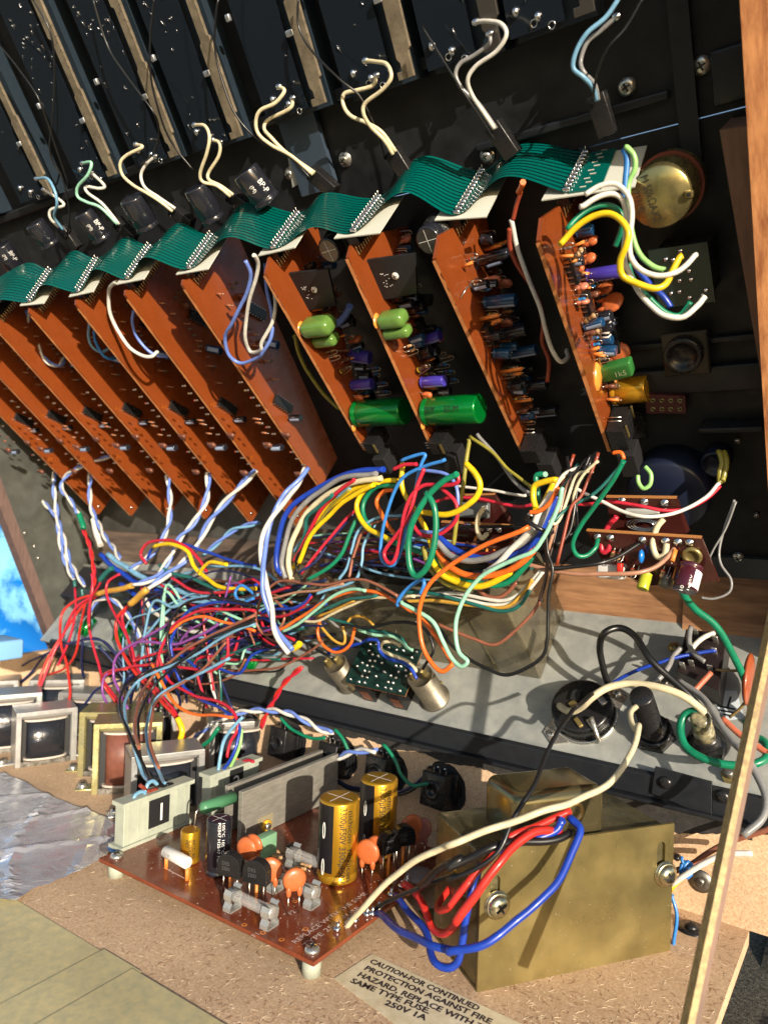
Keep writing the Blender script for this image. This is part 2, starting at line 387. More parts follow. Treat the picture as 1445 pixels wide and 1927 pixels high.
# zinc screening box on the panel
c0 = ag(1018, 1279); bx = thing('screening_box', c0, 'large dull olive metal screening box mounted on the rear panel', 'box')
HB = 6.2; XB0 = c0.x-17; vb = (c0-GO).dot(GV)
b = MB()
b.rbox(gp((c0.x+XB0)/2, vb+(GVmax-vb)/2, HB/2), EX*((c0.x-XB0)/2), GV*((GVmax-vb)/2), GW*(HB/2), .12); b.build('box_shell', olive, bx)
b = MB(); b.box(gp((c0.x+XB0)/2, vb-.02, HB-.12), EX*((c0.x-XB0)/2-.15), GV*.03, GW*.02); b.build('folded_seam', gold2, bx)
b = MB(); b.box(gp(c0.x-2.5, vb-.02, HB/2), EX*.03, GV*.03, GW*(HB/2-.1)); b.build('folded_seam', gold2, bx)
screw(gp(c0.x-6.2, vb, HB*.65), -GV, .17, bx, 'screw', steeld, .08); screw(gp(c0.x-.02, vb+3, HB*.5), EX, .17, bx, 'screw', steeld, .08)

# ------------------------------------------------------------------ wooden cross beam
BT = LO.z; zb = ag(1180, 1162).z-.1
bm_ = thing('cross_beam', (-30, BY, zb), 'long planed wooden cross beam behind the rear panel', 'beam')
b = MB(); b.bb((-27, BY, zb), (-9.0, BY+2, BT+.2)); b.build('timber', wood, bm_)
b = MB(); b.bb((XL-4.6, BY+.1, zb), (-27.03, BY+2, BT+.1)); b.build('timber', mat('shaded_timber', srgb(104, 88, 76), .6, var=.4, vscale=1.1, col2=srgb(70, 60, 54), stretch=(.25, 2.2, 2.2)), bm_)  # left part of the same beam, its shade put into a darker wood colour
b = MB(); b.bb((-8.97, BY-.25, zb-.6), (2, BY+2, BT+.1)); b.build('end_block', wood, bm_)

# ------------------------------------------------------------------ black hinged top panel (lid) seen from inside
lid = thing('console_lid', lp(-30, 0, 0), 'black metal top panel of the mixer tilted open seen from inside', 'lid')
XLL = -66
b = MB(); b.box(lp((XLL+2)/2, 35.4, -.12), EX*((2-XLL)/2), LV*14, LW*.1); b.box(lp(-12.2, 10.2, -.12), EX*14.2, LV*11.15, LW*.1); b.box(lp((XLL-26.5)/2, 10.2, -3.4), EX*((-26.5-XLL)/2), LV*11.15, LW*.1); b.build('panel_sheet', satin, lid)

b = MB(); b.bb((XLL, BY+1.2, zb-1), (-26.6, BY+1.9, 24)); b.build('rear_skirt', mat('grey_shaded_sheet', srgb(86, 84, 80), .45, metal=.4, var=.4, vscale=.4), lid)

# loose wood fibres and dust lying on the floor board
rfi = random.Random(8)
for nm, mm, cnt in (('pale_fibres', mat('pale_fibre', srgb(238, 214, 180), .8), 2600), ('dark_fibres', mat('dark_fibre', srgb(140, 104, 76), .8), 2200)):
    b = MB()
    for k in range(cnt):
        p = az(rfi.uniform(-20, 1420), 1927-560*rfi.random()**1.6, 0)
        if p.y > 35 or p.x > XR or p.x < XL or p.y < YT and p.x < az(450, 1927).x+1: continue
        a = rfi.uniform(0, 6.28); l = rfi.uniform(.06, .22); d = V((math.cos(a), math.sin(a), 0)); e = V((-d.y, d.x, 0)); w1 = rfi.uniform(.006, .014); p.z = .006; m = p+e*rfi.uniform(-.05, .05)
        b.add([p-d*l, m-e*w1, p+d*l, m+e*w1+V((0, 0, .008))], [(0, 1, 2, 3)])
    tag(b.build(nm, mm, base), kind='stuff')
# rails pressed in the lid sheet
def rail(p, q, wd, h, name='pressed_rail', m=None):
    a, c = al(*p), al(*q); v = ((a-LO).dot(LV)+(c-LO).dot(LV))/2
    b = MB(); b.rbox(lp((a.x+c.x)/2, v, h/2), EX*(abs(c.x-a.x)/2), LV*wd, LW*(h/2), min(.08, wd*.4)); return b.build(name, m or black, lid)
rail((-60, 425), (1010, 62), .25, .5)
rail((900, 275), (1260, 178), .16, .35)
rail((1340, 150), (1445, 120), .9, .25)
rail((1190, 700), (1440, 720), .6, .4)
rail((1320, 790), (1440, 795), .12, .9)
rail((1180, 640), (1440, 640), .12, .3)
b = MB(); a = al(1322, 10); c = al(1255, 190); b.box(lp((a.x+c.x)/2-.0, (a-LO).dot(LV)+.5, .2), EX*.35, LV*6.2, LW*.2); b.build('vertical_stiffener', black, lid)
b = MB(); a = al(1300, 1058); b.box(lp(-5.4, .75, .12), EX*6, LV*.62, LW*.12); b.build('bottom_flange', mat('blued_steel', (.07, .08, .09), .4, metal=.5), lid)
for p, r in (((1180, 163), .34), ((1320, 123), .34), ((650, 300), .26), ((548, 327), .26), ((917, 293), .25), ((1389, 1047), .3)):
    screw(al(*p), LW, r, lid, 'screw', steel if r != .3 else steel, .25, r*1.35 if r < .3 else 0)
for p in ((1388, 828), (1423, 968)):
    screw(al(*p), LW, .14, lid, 'small_screw', steel, .2)
# side cheeks of the lid
XS = al(1420, 620).x+.35
def cheek(name, x0, x1, w1, m, v0=-1.0, v1=50, lab=''):
    b = MB(); b.box(lp((x0+x1)/2, (v0+v1)/2, w1/2-1), EX*((x1-x0)/2), LV*((v1-v0)/2), LW*(w1/2+1))
    return b
ck = thing('side_cheek', lp(XS, 0, 0), 'orange brown wooden side cheek along the right edge of the open lid', 'side panel')
h_ = 3.3
a = hit(1412, 360, LW, LW.dot(LO)+h_); XC = a.x
b = cheek('x', XC, XC+1.5, h_, woodv, -2.2); b.build('wood_board', woodv, ck)
a = al(1390, 480, 2.5); v0_ = (al(1440, 790, 2.5)-LO).dot(LV); v1_ = (al(1356, 240, 2.5)-LO).dot(LV)
b = MB(); b.prism([al(1353, 245, 2.4), al(1440, 760, 2.4), al(1500, 760, 2.4)+EX*0, al(1440, 232, 2.4)], -LW*2.3); b.build('batten', woodd, ck)
# left end plate and its wooden edge
XE = -61.5
pe = thing('end_panel', (XE, 34, 8), 'metal lined left end panel of the console with a brown wooden edge', 'side panel')
E1 = [ax(118, 1208, XE), ax(0, 895, XE)]; dd = (E1[1]-E1[0])
far = [E1[0]+dd*3.2+V((0, 14, 4)), E1[0]+V((0, 14, 6))]
b = MB(); b.prism([E1[0]-dd*.15, E1[0]+dd*4, V((XE, 48, 50)), V((XE, 48, 4))], (-.15, 0, 0)); b.build('metal_lining', mat('dull_grey_lining', srgb(110, 112, 106), .42, metal=.6, var=.35, vscale=.35, rvar=.12), pe)
b = MB(); nn_ = V((0, -dd.z, dd.y)).normalized()
if nn_.y > 0: nn_ = -nn_
b.prism([E1[0]-dd*.15, E1[0]+dd*4, E1[0]+dd*4+nn_*.9, E1[0]-dd*.15+nn_*.9], (-1.1, 0, 0)); b.build('wood_edge', mat('grey_brown_edge', srgb(104, 84, 78), .6, var=.3, vscale=1.5, stretch=(1, 3, .5)), pe)
for p in ((47, 1003), (65, 1028), (72, 1050)): screw(ax(*p, XE+.02), EX, .14, pe, 'small_screw', steel, .15)

# slider modules
feet = [(-8, 405), (100, 368), (221, 333), (340, 297), (458, 262), (615, 200), (781, 150), (944, 97), (1120, 30)]
looks = ['slider module at the far left edge of the lid, cut by the frame', 'slider module with pale blue wires just left of the third one', 'slider module whose blue-green wire pair hangs above the left ribbon crest',
         'slider module with white wires over the second ribbon crest', 'slider module with white wires left of the dull blue gap', 'slider module right of the dull blue gap with cream wires',
         'slider module with yellowish wires above the highest white capacitor top', 'dark slider module with pale grey-blue wires right of the middle', 'darkest slider module near the top right corner']
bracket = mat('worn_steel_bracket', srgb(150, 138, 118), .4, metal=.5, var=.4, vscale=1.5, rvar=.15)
glossy = mat('lacquered_black_board', (.006, .010, .016), .14, coat=.5, bump=.12, bscale=5)
tabm = mat('nickel_tab', srgb(190, 196, 205), .3, metal=.8)
for i, f in enumerate(feet):
    c = al(*f, 1.4); v0 = (c-LO).dot(LV); x1 = c.x; W = 3.9 if i < 7 else 3.6
    t = thing('slider_module', lp(x1-W/2, v0, 0), 'black '+looks[i], 'slider', 'slider modules along the lid')
    b = MB(); b.box(lp(x1-W/2+.2, v0+11, .45), EX*(W/2-.25), LV*11, LW*.45); b.build('housing', mat('blue_black_housing', (.016, .026, .038), .38, rvar=.1, vscale=2), t)
    b = MB(); b.box(lp(x1-W/2-.45, v0+11.2, 1.12), EX*(W/2-.72), LV*11, LW*.07); b.build('circuit_plate', glossy, t)
    b = MB(); b.box(lp(x1-W/2-.45, v0+11.2, .95), EX*(W/2-.78), LV*10.9, LW*.1); b.build('plate_core', rubber, t)
    # steel bracket with notches
    pr = [(0, .15), (-.75, .15), (-.75, .45), (-.5, .45), (-.5, .75), (-.62, .9), (-.62, 4.2), (-.5, 4.3), (-.5, 6.9), (-.66, 7), (-.66, 12), (-.5, 12.1), (-.5, 22), (0, 22), (0, 4.5), (.12, 4.4), (.12, 1.2), (0, 1.1)]
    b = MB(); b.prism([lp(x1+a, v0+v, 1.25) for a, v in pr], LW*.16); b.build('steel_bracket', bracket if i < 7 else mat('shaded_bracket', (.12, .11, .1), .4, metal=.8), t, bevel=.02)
    for k, (a, v) in enumerate(((-.78, 3.1), (-.78, 9.5), (-.78, 16))):
        b = MB(); b.rbox(lp(x1+a, v0+v, 1.34), EX*.2, LV*.13, LW*.12, .05); b.build('bent_tab', tabm, t)
    for v in (4.6, 11.2, 17):
        b = MB(); b.rbox(lp(x1-W+.05, v0+v, 1.26), EX*.12, LV*.15, LW*.1, .05); b.build('bent_tab', tabm, t)
    rs = random.Random(i+40); b = MB()     # soldered tips and track marks
    for k in range(60):
        a = rs.uniform(-W+.5, -1.1); v = rs.choice([rs.gauss(7, .9), rs.gauss(10.5, 1), rs.uniform(.8, 20)])
        b.tube(smooth([lp(x1+a, v0+v, 1.18), lp(x1+a+rs.uniform(-.08, .08), v0+v+.07, 1.26), lp(x1+a+rs.uniform(-.12, .12), v0+v+rs.uniform(-.25, .25), 1.2)], 2), .013, 4)
    tag(b.build('solder_tails', tin, t), kind='stuff')
    for a, v in ((-2.3, .45), (-1.65, .2)):
        b = MB(); b.tube([lp(x1+a+.13*math.cos(q*.7), v0+v+.13*math.sin(q*.7), 1.22) for q in range(9)], .03, 5, closed=True); b.build('eyelet', tin, t)
    for a, v in ((-2.9, 1.0), (-2.1, .6)):
        b = MB(); b.ball(lp(x1+a, v0+v, 1.25), .15, 8, (1, 1.3, .8), LW); b.build('solder_joint', tin, t)
# dull blue strip of sheet showing in the gap between the module rows
a = al(530, 100); c = al(560, 300)
b = MB(); b.box(lp(al(480, 20).x+.6, (al(480, 20)-LO).dot(LV)+1, .2), EX*1.1, LV*9, LW*.15); b.build('blue_grey_strip', mat('blue_grey_sheet', (.05, .075, .11), .4, metal=.3), lid)
b = MB(); b.prism([al(535, 232, .1), al(566, 222, .1), al(600, 322, .1), al(553, 352, .1)], LW*.12); b.build('clear_bracket', zinc, lid)

# potentiometer on the lid
pc = al(1262, 352, 0)
hgt = 2.6; fc = al(1240, 372, hgt); base0 = fc-LW*hgt
po = thing('potentiometer', base0, 'large round gold potentiometer stamped 50k on the black lid', 'potentiometer')
gp_ = mat('gold_can', srgb(176, 164, 112), .3, metal=.9, var=.15, vscale=1, rvar=.06)
R_ = 1.18
b = MB(); b.lathe(base0, LW, [(R_*1.04, 0), (R_*1.04, .7), (R_*.98, .75), (R_*.98, .95)], 36); b.build('rear_can', gp_, po)
b = MB(); b.lathe(base0, LW, [(R_*1.1, .95), (R_*1.1, 1.15)], 36); b.build('phenolic_wafer', mat('wafer', (.2, .05, .03), .4), po)
b = MB(); b.lathe(base0, LW, [(R_*.98, 1.15), (R_*1.02, 1.2), (R_*1.02, 1.75), (R_*.96, 1.85), (R_*.96, hgt-.14), (R_*.9, hgt), (.001, hgt)], 40); b.build('front_can', gp_, po)
q = al(1295, 365, hgt); dr = (q-fc).normalized()
b = MB(); b.rbox(base0+LW*(hgt+.02)+dr*(R_*.88), dr*.14, dr.cross(LW)*.12, LW*.1, .03); b.build('crimp_tab', gold, po)
b = MB(); b.box(base0+LW*(hgt+.12)+dr*(R_*.88), dr*.07, dr.cross(LW)*.06, LW*.02); b.build('crimp_hole', rubber, po)
ink = mat('dark_ink', (.03, .028, .02), .6)
e1_ = (al(1236, 428, hgt)-al(1205, 330, hgt)).normalized(); e2_ = LW.cross(e1_)
text('M 50k\u03a9AX2', ink, po, al(1203, 332, hgt), e1_, e2_, .3, width=1.75, lift=.03)
text('7521\u00a9', ink, po, al(1190, 362, hgt), e1_, e2_, .2, width=.8, lift=.03)

# soldered board, socket, maroon strip and meter behind the right hand boards
sb = thing('switch_board', al(1280, 520, 1.5), 'small dark green circuit board with round solder joints below the gold potentiometer', 'circuit board')
pl4 = [al(1218, 472, 2), al(1330, 455, 2), al(1345, 568, 2), al(1240, 580, 2)]
b = MB(); b.prism(pl4, -LW*.15); b.build('board', mat('dark_green_mask', (.006, .016, .014), .3, coat=.4, var=.3, vscale=2), sb)
b = MB(); b.box(sum(pl4, V())/4-LW*1.1, EX*1.0, LV*1.0, LW*.9); b.build('switch_body', blackp, sb)
for p in ((1280, 472), (1308, 482), (1252, 488), (1266, 489), (1296, 510), (1300, 526), (1278, 528), (1262, 552), (1278, 549), (1297, 560), (1322, 556), (1328, 546)):
    b = MB(); b.ball(al(*p, 2.03), .1, 8, (1, 1, .8), LW); b.build('solder_joint', tin, sb)
so_ = thing('din_socket', al(1290, 665), 'black square-flanged round socket in shadow beside the right board', 'socket')
b = MB(); b.rbox(al(1290, 665, .8), EX*.95, LV*1.0, LW*.12, .1); b.build('flange', mat('dark_bronze', (.045, .04, .03), .35, metal=.5), so_)
b = MB(); b.lathe(al(1288, 662, .8), LW, [(.8, 0), (.8, .5), (.6, .55), (.6, .3), (.001, .3)], 28); b.build('barrel', blackp, so_)
b = MB(); b.box(al(1290, 683, .95), EX*.45, LV*.05, LW*.04); b.build('contact_bar', gold, so_)
ms = thing('contact_strip', al(1260, 760), 'dark red strip with two rows of round contacts in the shade', 'contact strip')
b = MB(); b.prism([al(1214, 742, .6), al(1288, 746, .6), al(1290, 778, .6), al(1216, 778, .6)], -LW*.3); b.build('strip', mat('maroon', (.06, .012, .015), .4), ms)
for k in range(4):
    for j in range(2):
        b = MB(); b.lathe(al(1228+k*17, 753+j*16, .6), LW, [(.12, 0), (.12, .1), (.05, .1), (.05, .02)], 10, cap=False); b.build('contact', gold2, ms)
mt = thing('meter_body', al(1300, 870), 'round blue-black meter housing in the deep shade at right', 'meter')
nav = mat('navy_plastic', (.008, .012, .03), .35)
b = MB(); b.lathe(al(1270, 900), LW, [(1.9, 0), (1.9, 1.6), (1.75, 1.8), (.001, 1.85)], 40); b.build('housing', nav, mt)
b = MB(); b.lathe(al(1352, 855), LW, [(.65, 0), (.65, 1.0), (.55, 1.05), (.55, .7), (.001, .7)], 24); b.build('cable_boot', nav, mt)
# ------------------------------------------------------------------ component kit
leg_m = mat('tinned_lead', srgb(205, 200, 190), .3, metal=1)
print_w = mat('white_print', (.75, .75, .72), .5)
print_k = mat('black_print', (.015, .015, .012), .5)
capg = mat('metallic_green_sleeve', (.0, .2, .03), .2, metal=.5, coat=.4)
capp = mat('violet_sleeve', (.05, .035, .32), .25, coat=.3)
capb = mat('black_sleeve', (.013, .014, .02), .2, coat=.4)
capl = mat('pale_blue_sleeve', srgb(150, 168, 200), .3, coat=.3)
capy = mat('gold_sleeve', srgb(205, 155, 40), .25, metal=.6, coat=.3)
capm = mat('maroon_sleeve', (.05, .008, .016), .2, coat=.4)
captop = mat('aluminium_can_top', srgb(190, 185, 178), .35, metal=.8)
dark_top = mat('dark_can_top', (.03, .03, .035), .3, metal=.3)
disc_m = mat('orange_ceramic', srgb(186, 98, 54), .38, coat=.2, var=.15, vscale=4)
tubem = mat('orange_sleeving', srgb(214, 128, 58), .45)
resm = mat('tan_resistor', srgb(176, 140, 100), .45, var=.2, vscale=5)
resbl = mat('blue_resistor', (.02, .16, .42), .3, coat=.3)
greenc = mat('green_dipped_film', srgb(92, 128, 58), .22, coat=.5, var=.15, vscale=3)
bands = [mat('brown_band', (.08, .025, .01), .4), mat('black_band', (.01, .01, .01), .4), mat('gold_band', (.45, .3, .08), .3, metal=.6), mat('red_band', (.4, .02, .01), .4), mat('yellow_band', (.8, .55, .02), .4)]
def pxr(p, rp): return rp*pj(p)[2]/FPX
def ecap(par, p, a, r, L, m, top=None, name='electrolytic_capacitor', lift=.12, n=20, stripe=None, legs=True, label=None, cross=False):
    p = V(p); u, w_, a = frame(a); q = p+a*lift
    b = MB(); b.lathe(q, a, [(r*.86, 0), (r*.98, .04*r), (r, .12*r), (r, .3*r), (r*.93, .38*r), (r*.93, .46*r), (r, .56*r), (r, L-.1*r), (r*.96, L), (r*.84, L+.01)], n)
    o = b.build(name, m, par)
    if label: o['label'] = label
    b = MB(); b.lathe(q, a, [(r*.84, L+.005), (r*.82, L-.03*r+.012), (.001, L-.03*r+.012)], n, cap=False); t = b.build('can_top', top or dark_top, o)
    if cross:
        b = MB(); b.box(q+a*(L+.0), u*r*.78, w_*.02*r, a*.012); b.box(q+a*(L+.0), w_*r*.78, u*.02*r, a*.0125); b.build('vent_score', print_w, o)
    if stripe:      # pale stripe along the sleeve, facing direction stripe[0]
        d0 = V(stripe[0]); d0 = (d0-a*d0.dot(a)).normalized(); d1 = a.cross(d0); wv = stripe[2]
        vs = [q+a*h+(d0*math.cos(t)+d1*math.sin(t))*(r*1.008) for h in (.58*r, L-.12*r) for t in [wv*(k/5-1) for k in range(11)]]
        b = MB(); b.add(vs, [(k, k+1, k+12, k+11) for k in range(10)], True); b.build('polarity_stripe', stripe[1], o)
    if legs:
        b = MB()
        for s in (-1, 1): b.tube([p+u*(s*r*.4)-a*.05, p+u*(s*r*.42)+a*(lift*.5), q+u*(s*r*.35)], .028, 5)
        b.build('leads', leg_m, o)
    return o
def resist(par, p, a, side, L=.62, r=.09, m=None, name='resistor', stand=.18, bc=(0, 1, 2), legs=True):
    """resistor standing on the board: body along a, one lead folded back down on the given side"""
    p = V(p); a = V(a).normalized(); side = V(side).normalized(); q = p+a*stand
    b = MB(); b.lathe(q, a, [(.03, 0), (r*.95, .05), (r, .12), (r*.8, .2), (r*.8, L-.2), (r, L-.12), (r*.95, L-.05), (.03, L)], 10); o = b.build(name, m or resm, par)
    b = MB()
    for k, h in enumerate((.12, .26, .4)):
        if k < len(bc):
            b = MB(); b.lathe(q, a, [(r*(1.03 if k == 0 else .84), h*L/.62-.025), (r*(1.03 if k == 0 else .84), h*L/.62+.03)], 10, cap=False); b.build('colour_band', bands[bc[k]], o)
    if legs:
        b = MB(); b.tube([p-a*.05, q], .024, 5); b.tube(smooth([q+a*L, q+a*(L+.1)+side*.04, q+a*(L+.06)+side*.18, q+a*(L*.5)+side*.22, p+side*.24], 3), .024, 5); b.build('leads', leg_m, o)
    return o
def lead_sleeve(par, p, a, L, r=.075, m=None, name='lead_sleeve'):
    p = V(p); a = V(a).normalized(); b = MB(); b.cyl(p, p+a*L, r, 9); o = b.build(name, m or tubem, par)
    b = MB(); b.cyl(p+a*L, p+a*(L+.12), .026, 5); b.build('lead', leg_m, o); return o
def disc(par, p, a, wd, r, m=None, th=.13, stand=.35, name='ceramic_disc_capacitor', spread=.25, label=None):
    """disc standing on two legs: a = away from the board, wd = direction across the disc face"""
    p = V(p); a = V(a).normalized(); wd = V(wd); wd = (wd-a*wd.dot(a)).normalized(); nn = a.cross(wd)
    c = p+a*(stand+r)
    b = MB(); u = wd
    prof = [(.001, -th), (r*.5, -th*.97), (r*.85, -th*.7), (r, 0), (r*.85, th*.7), (r*.5, th*.97), (.001, th)]
    b.lathe(c, nn, prof, 22, cap=False); b.ball(p+a*(stand+r*.12)+wd*(r*.45), th*1.0, 7, (1, 1, 2.2), a); b.ball(p+a*(stand+r*.12)-wd*(r*.45), th*1.0, 7, (1, 1, 2.2), a)
    o = b.build(name, m or disc_m, par)
    if label: o['label'] = label
    b = MB()
    for s in (-1, 1): b.tube([p+wd*(s*spread), p+wd*(s*r*.45)+a*(stand*.9)], .024, 5)
    b.build('leads', leg_m, o); return o
def dip(par, p, a, e1, e2, L, W, npin=7, H=.32, label=None):
    """chip: p centre on board, a away from board, e1 along, e2 across"""
    p = V(p); b = MB(); b.box(p+a*(H/2+.06), e1*(L/2), e2*(W/2), a*(H/2)); o = b.build('chip', blackp, par, bevel=.02)
    for s in (-1, 1):
        for k in range(npin):
            c = p+e1*(L*((k+.5)/npin-.5))+e2*(s*(W/2+.03)); b = MB(); b.box(c+a*.1, e1*.03, e2*.025, a*.14); b.build('chip_pin', leg_m, o)
    return o
def block_conn(par, c, e1, e2, a, h1, h2, h3, m=None, name='connector_block'):
    b = MB(); b.box(c, e1*h1, e2*h2, a*h3); o = b.build(name, m or blackp, par, bevel=.03)
    return o
def copy_tree(o, parent=None, delta=None):
    c = o.copy(); COL.objects.link(c)
    if parent is not None: c.parent = parent
    if delta is not None: c.location = o.location+delta
    for ch in [x for x in bpy.data.objects if x.parent == o]: copy_tree(ch, c)
    return c
KIDS = None

# ------------------------------------------------------------------ plug-in boards hanging from the lid
OFF = 5.6
tops = [(54, 587), (142, 572), (235, 554), (343, 535), (494, 508), (650, 475), (814, 478), (1011, 443)]
bots = [(394, 975), (474, 980), (543, 968), (598, 911), (690, 850), (818, 850), (992, 868), (1150, 852)]
TH = .16
rows = [((-60, 598), (-15, 530)), ((56, 568), (97, 507)), ((148, 549), (185, 486)), ((240, 525), (284, 462)), ((356, 506), (400, 441)), ((514, 468), (562, 400)), ((664, 437), (714, 370)), ((858, 404), (908, 321)), ((1064, 362), (1112, 268))]
crest = [((-8, 565), (52, 495)), ((82, 536), (138, 472)), ((178, 507), (235, 446)), ((272, 484), (335, 420)), ((425, 447), (462, 382)), ((586, 428), (612, 363)), ((755, 362), (793, 294)), ((946, 333), (982, 263))]

def board_shape(A, e1, e2, L, cut=.9, chamfer=0):
    C = A+e2*5.3+e1*(1.5 if A.x > -20 else 0); P = []
    if chamfer: P += [A+e1*chamfer*.9, A+e1*.25+e2*.1, A+e2*chamfer*1.0-e1*.15]
    else: P += [A+e2*.03+e1*.05, A-e1*.12+e2*.25, A+e2*.5+e1*.08]
    P += [C, A+e1*L+e2*cut+(-e1*.12), A+e1*L+e2*.05]
    return P
def make_board(A, e1, e2, L, label, group, cut=.9, chamfer=0):
    t = thing('circuit_board', A, label, 'circuit board', group)
    P = board_shape(A, e1, e2, L, cut, chamfer)
    b = MB(); b.prism(P, (-TH, 0, 0)); pl = b.build('board_plate', pcb, t)
    # rough sawn front edge, a hair proud
    b = MB(); r_ = random.Random(int(A.x*10)); n = 60; vs = []
    for i in range(n+1):
        p = A+e1*(.3+(L-.4)*i/n)-e2*.012
        vs += [p+V((.003, 0, 0))+e2*r_.uniform(.0, .03), p+V((-TH-.003, 0, 0))]
    b.add(vs, [(2*i, 2*i+1, 2*i+3, 2*i+2) for i in range(n)]); b.build('cut_edge', pcbe, t)
    # right angle pin header between board edge and ribbon
    rw_ = min(range(len(rows)), key=lambda q: abs(ax(*rows[q][0], A.x+.35).y-A.y)+abs(pj(A)[0]-rows[q][0][0])*.02)
    ra, rc_ = ax(*rows[rw_][0], A.x+.35), ax(*rows[rw_][1], A.x+.35); rm = (ra+rc_)/2; rd = (rc_-ra).normalized()
    ed = A+e2*2.6; up_ = (rm-ed).dot(-e1); up_ = max(.35, up_-.25)
    nb = V((0, -rd.z, rd.y)).normalized(); nb = nb if nb.dot(e1) > 0 else -nb
    c_ = rm+nb*(.22+min(.45, up_/2)); c_.x = A.x+.15
    b = MB(); b.box(c_, EX*.26, rd*((rc_-ra).length/2), nb*min(.45, up_/2)); hd = b.build('header_block', blackp, t, bevel=.02)
    for k in range(14):
        q0 = ra.lerp(rc_, .03+.94*k/13)+nb*(.2+min(.9, up_)); q0.x = A.x+.05
        b = MB(); b.tube([q0+EX*.02-nb*.15, q0+EX*.03+nb*.45, q0+EX*-.02+nb*.5], .038, 5); b.build('header_pin', mat('brass_pin', srgb(220, 190, 140), .25, metal=.8), hd)
    return t
BD = []
for i, (tp_, bt_) in enumerate(zip(tops, bots)):
    A = al(*tp_, OFF); B = ax(*bt_, A.x); e1 = (B-A).normalized(); e2 = V((0, -e1.z, e1.y)); BD.append((A, e1, e2, (B-A).length))
def bp_(i, px, py, h=0): return ax(px, py, BD[i][0].x+h)
def blen(i, p, px): return max(.15, axis_len(p, EX, px))
# left hand channel boards: build one, copy it along the row
A, e1, e2, L = BD[2]
lab = 'plain brown channel board'
GRP = 'identical channel boards in the left row'
t0 = make_board(A, e1, e2, 19.4, 'brown channel board in front of the white wire loop', GRP, cut=4.2)
K = t0
for px, py in ((345, 609), (368, 641), (365, 660), (389, 688), (371, 790), (376, 797), (388, 815), (300, 570), (318, 590), (405, 720)): lead_sleeve(K, bp_(2, px, py), EX+e1*.2, .42+.06*math.sin(px), .055, mat('dull_sleeving', srgb(150, 96, 66), .5))
for k, (px, py) in enumerate(((352, 620), (359, 632), (372, 652), (385, 672), (398, 690), (340, 727), (352, 741), (363, 754), (374, 768), (384, 780), (380, 800), (393, 806), (404, 818), (325, 560), (332, 552), (440, 850), (450, 862), (462, 873))):
    resist(K, bp_(2, px, py), EX, -e1, .36, .06, mat('dull_grey_resistor', srgb(96, 82, 72), .5), bc=(k % 4, 1), stand=.1, legs=False)
ecap(K, bp_(2, 388, 655), (EX+e1*.35), .24, .95, mat('dark_blue_glossy_sleeve', (.01, .05, .13), .12, coat=.6), stripe=(-e2-e1, capl, .5))
ecap(K, bp_(2, 404, 842), EX, .2, .85, capb, stripe=(-e2, capl, .9))
ecap(K, bp_(2, 440, 790), EX, .2, .85, capb, stripe=(-e2, capl, .5))
for px, py in ((344, 576), (394, 838), (430, 820), (455, 890)): disc(K, bp_(2, px, py), EX, e1, .2, mat('brown_ceramic', srgb(104, 62, 46), .4, coat=.2), stand=.15)
dip(K, bp_(2, 372, 600, .02), EX, (e1+e2*.6).normalized(), (e2-e1*.6).normalized(), 1.5, .55, H=.22)
dip(K, bp_(2, 425, 765, .02), EX, (e1+e2*.4).normalized(), (e2-e1*.4).normalized(), 1.5, .55, H=.22)
b = MB(); b.ball(A+e1*18.9+e2*.55+EX*.03, .13, 8, (1, 1, .6), EX); b.build('solder_joint', tin, K)
# mark printed on each board
oi = mat('orange_print', (.75, .22, .015), .45)
for s in (8.0, 12.6, 16.6):
    o_ = text('N', oi, K, A+e1*s+e2*.45+EX*.012, (e1*.9+e2*.44), (-e2*.9+e1*.44)*-1 if False else (e1*.44-e2*.9), .34)
labs = ['brown channel board whose top corner sits under the left of the picture, second lit stripe', 'brown channel board with the orange letters, second left of the white wire loop']
d_ = BD[1][0]-A; pr = copy_tree(t0, None, d_); pr['label'] = 'brown channel board directly left of the one the white wire loop crosses'; 
d1 = BD[0][0]-A; pr = copy_tree(t0, None, d1); pr['label'] = 'brown channel board second to the left of the board the white wire loop crosses'
step = BD[0][0]-BD[1][0]
pitch = V((-4.6, .0, -.02))
names = ['fourth lit brown stripe counted leftward from the white wire loop', 'narrow brown channel board reaching the left frame edge above the grey lining', 'lowest left brown channel board, nearest the metal lined end']
for k in range(3):
    pr = copy_tree(t0, None, d1+pitch*(k+1)); pr['label'] = names[k]
# the fifth channel board, longer lit stripe
A5, e15, e25, L5 = BD[3]
K = make_board(A5, e15, e25, L5+.4, 'brown channel board behind the hanging blue and white wire loop', GRP, cut=2.6)
for ch in [x for x in bpy.data.objects if x.parent == t0 and x.name.split('.')[0] in ('lead_sleeve', 'resistor', 'electrolytic_capacitor', 'ceramic_disc_capacitor', 'chip')]:
    c = ch.copy(); COL.objects.link(c); c.parent = K
    for g_ in [x for x in bpy.data.objects if x.parent == ch]:
        q = g_.copy(); COL.objects.link(q); q.parent = c
def fix(p): return p
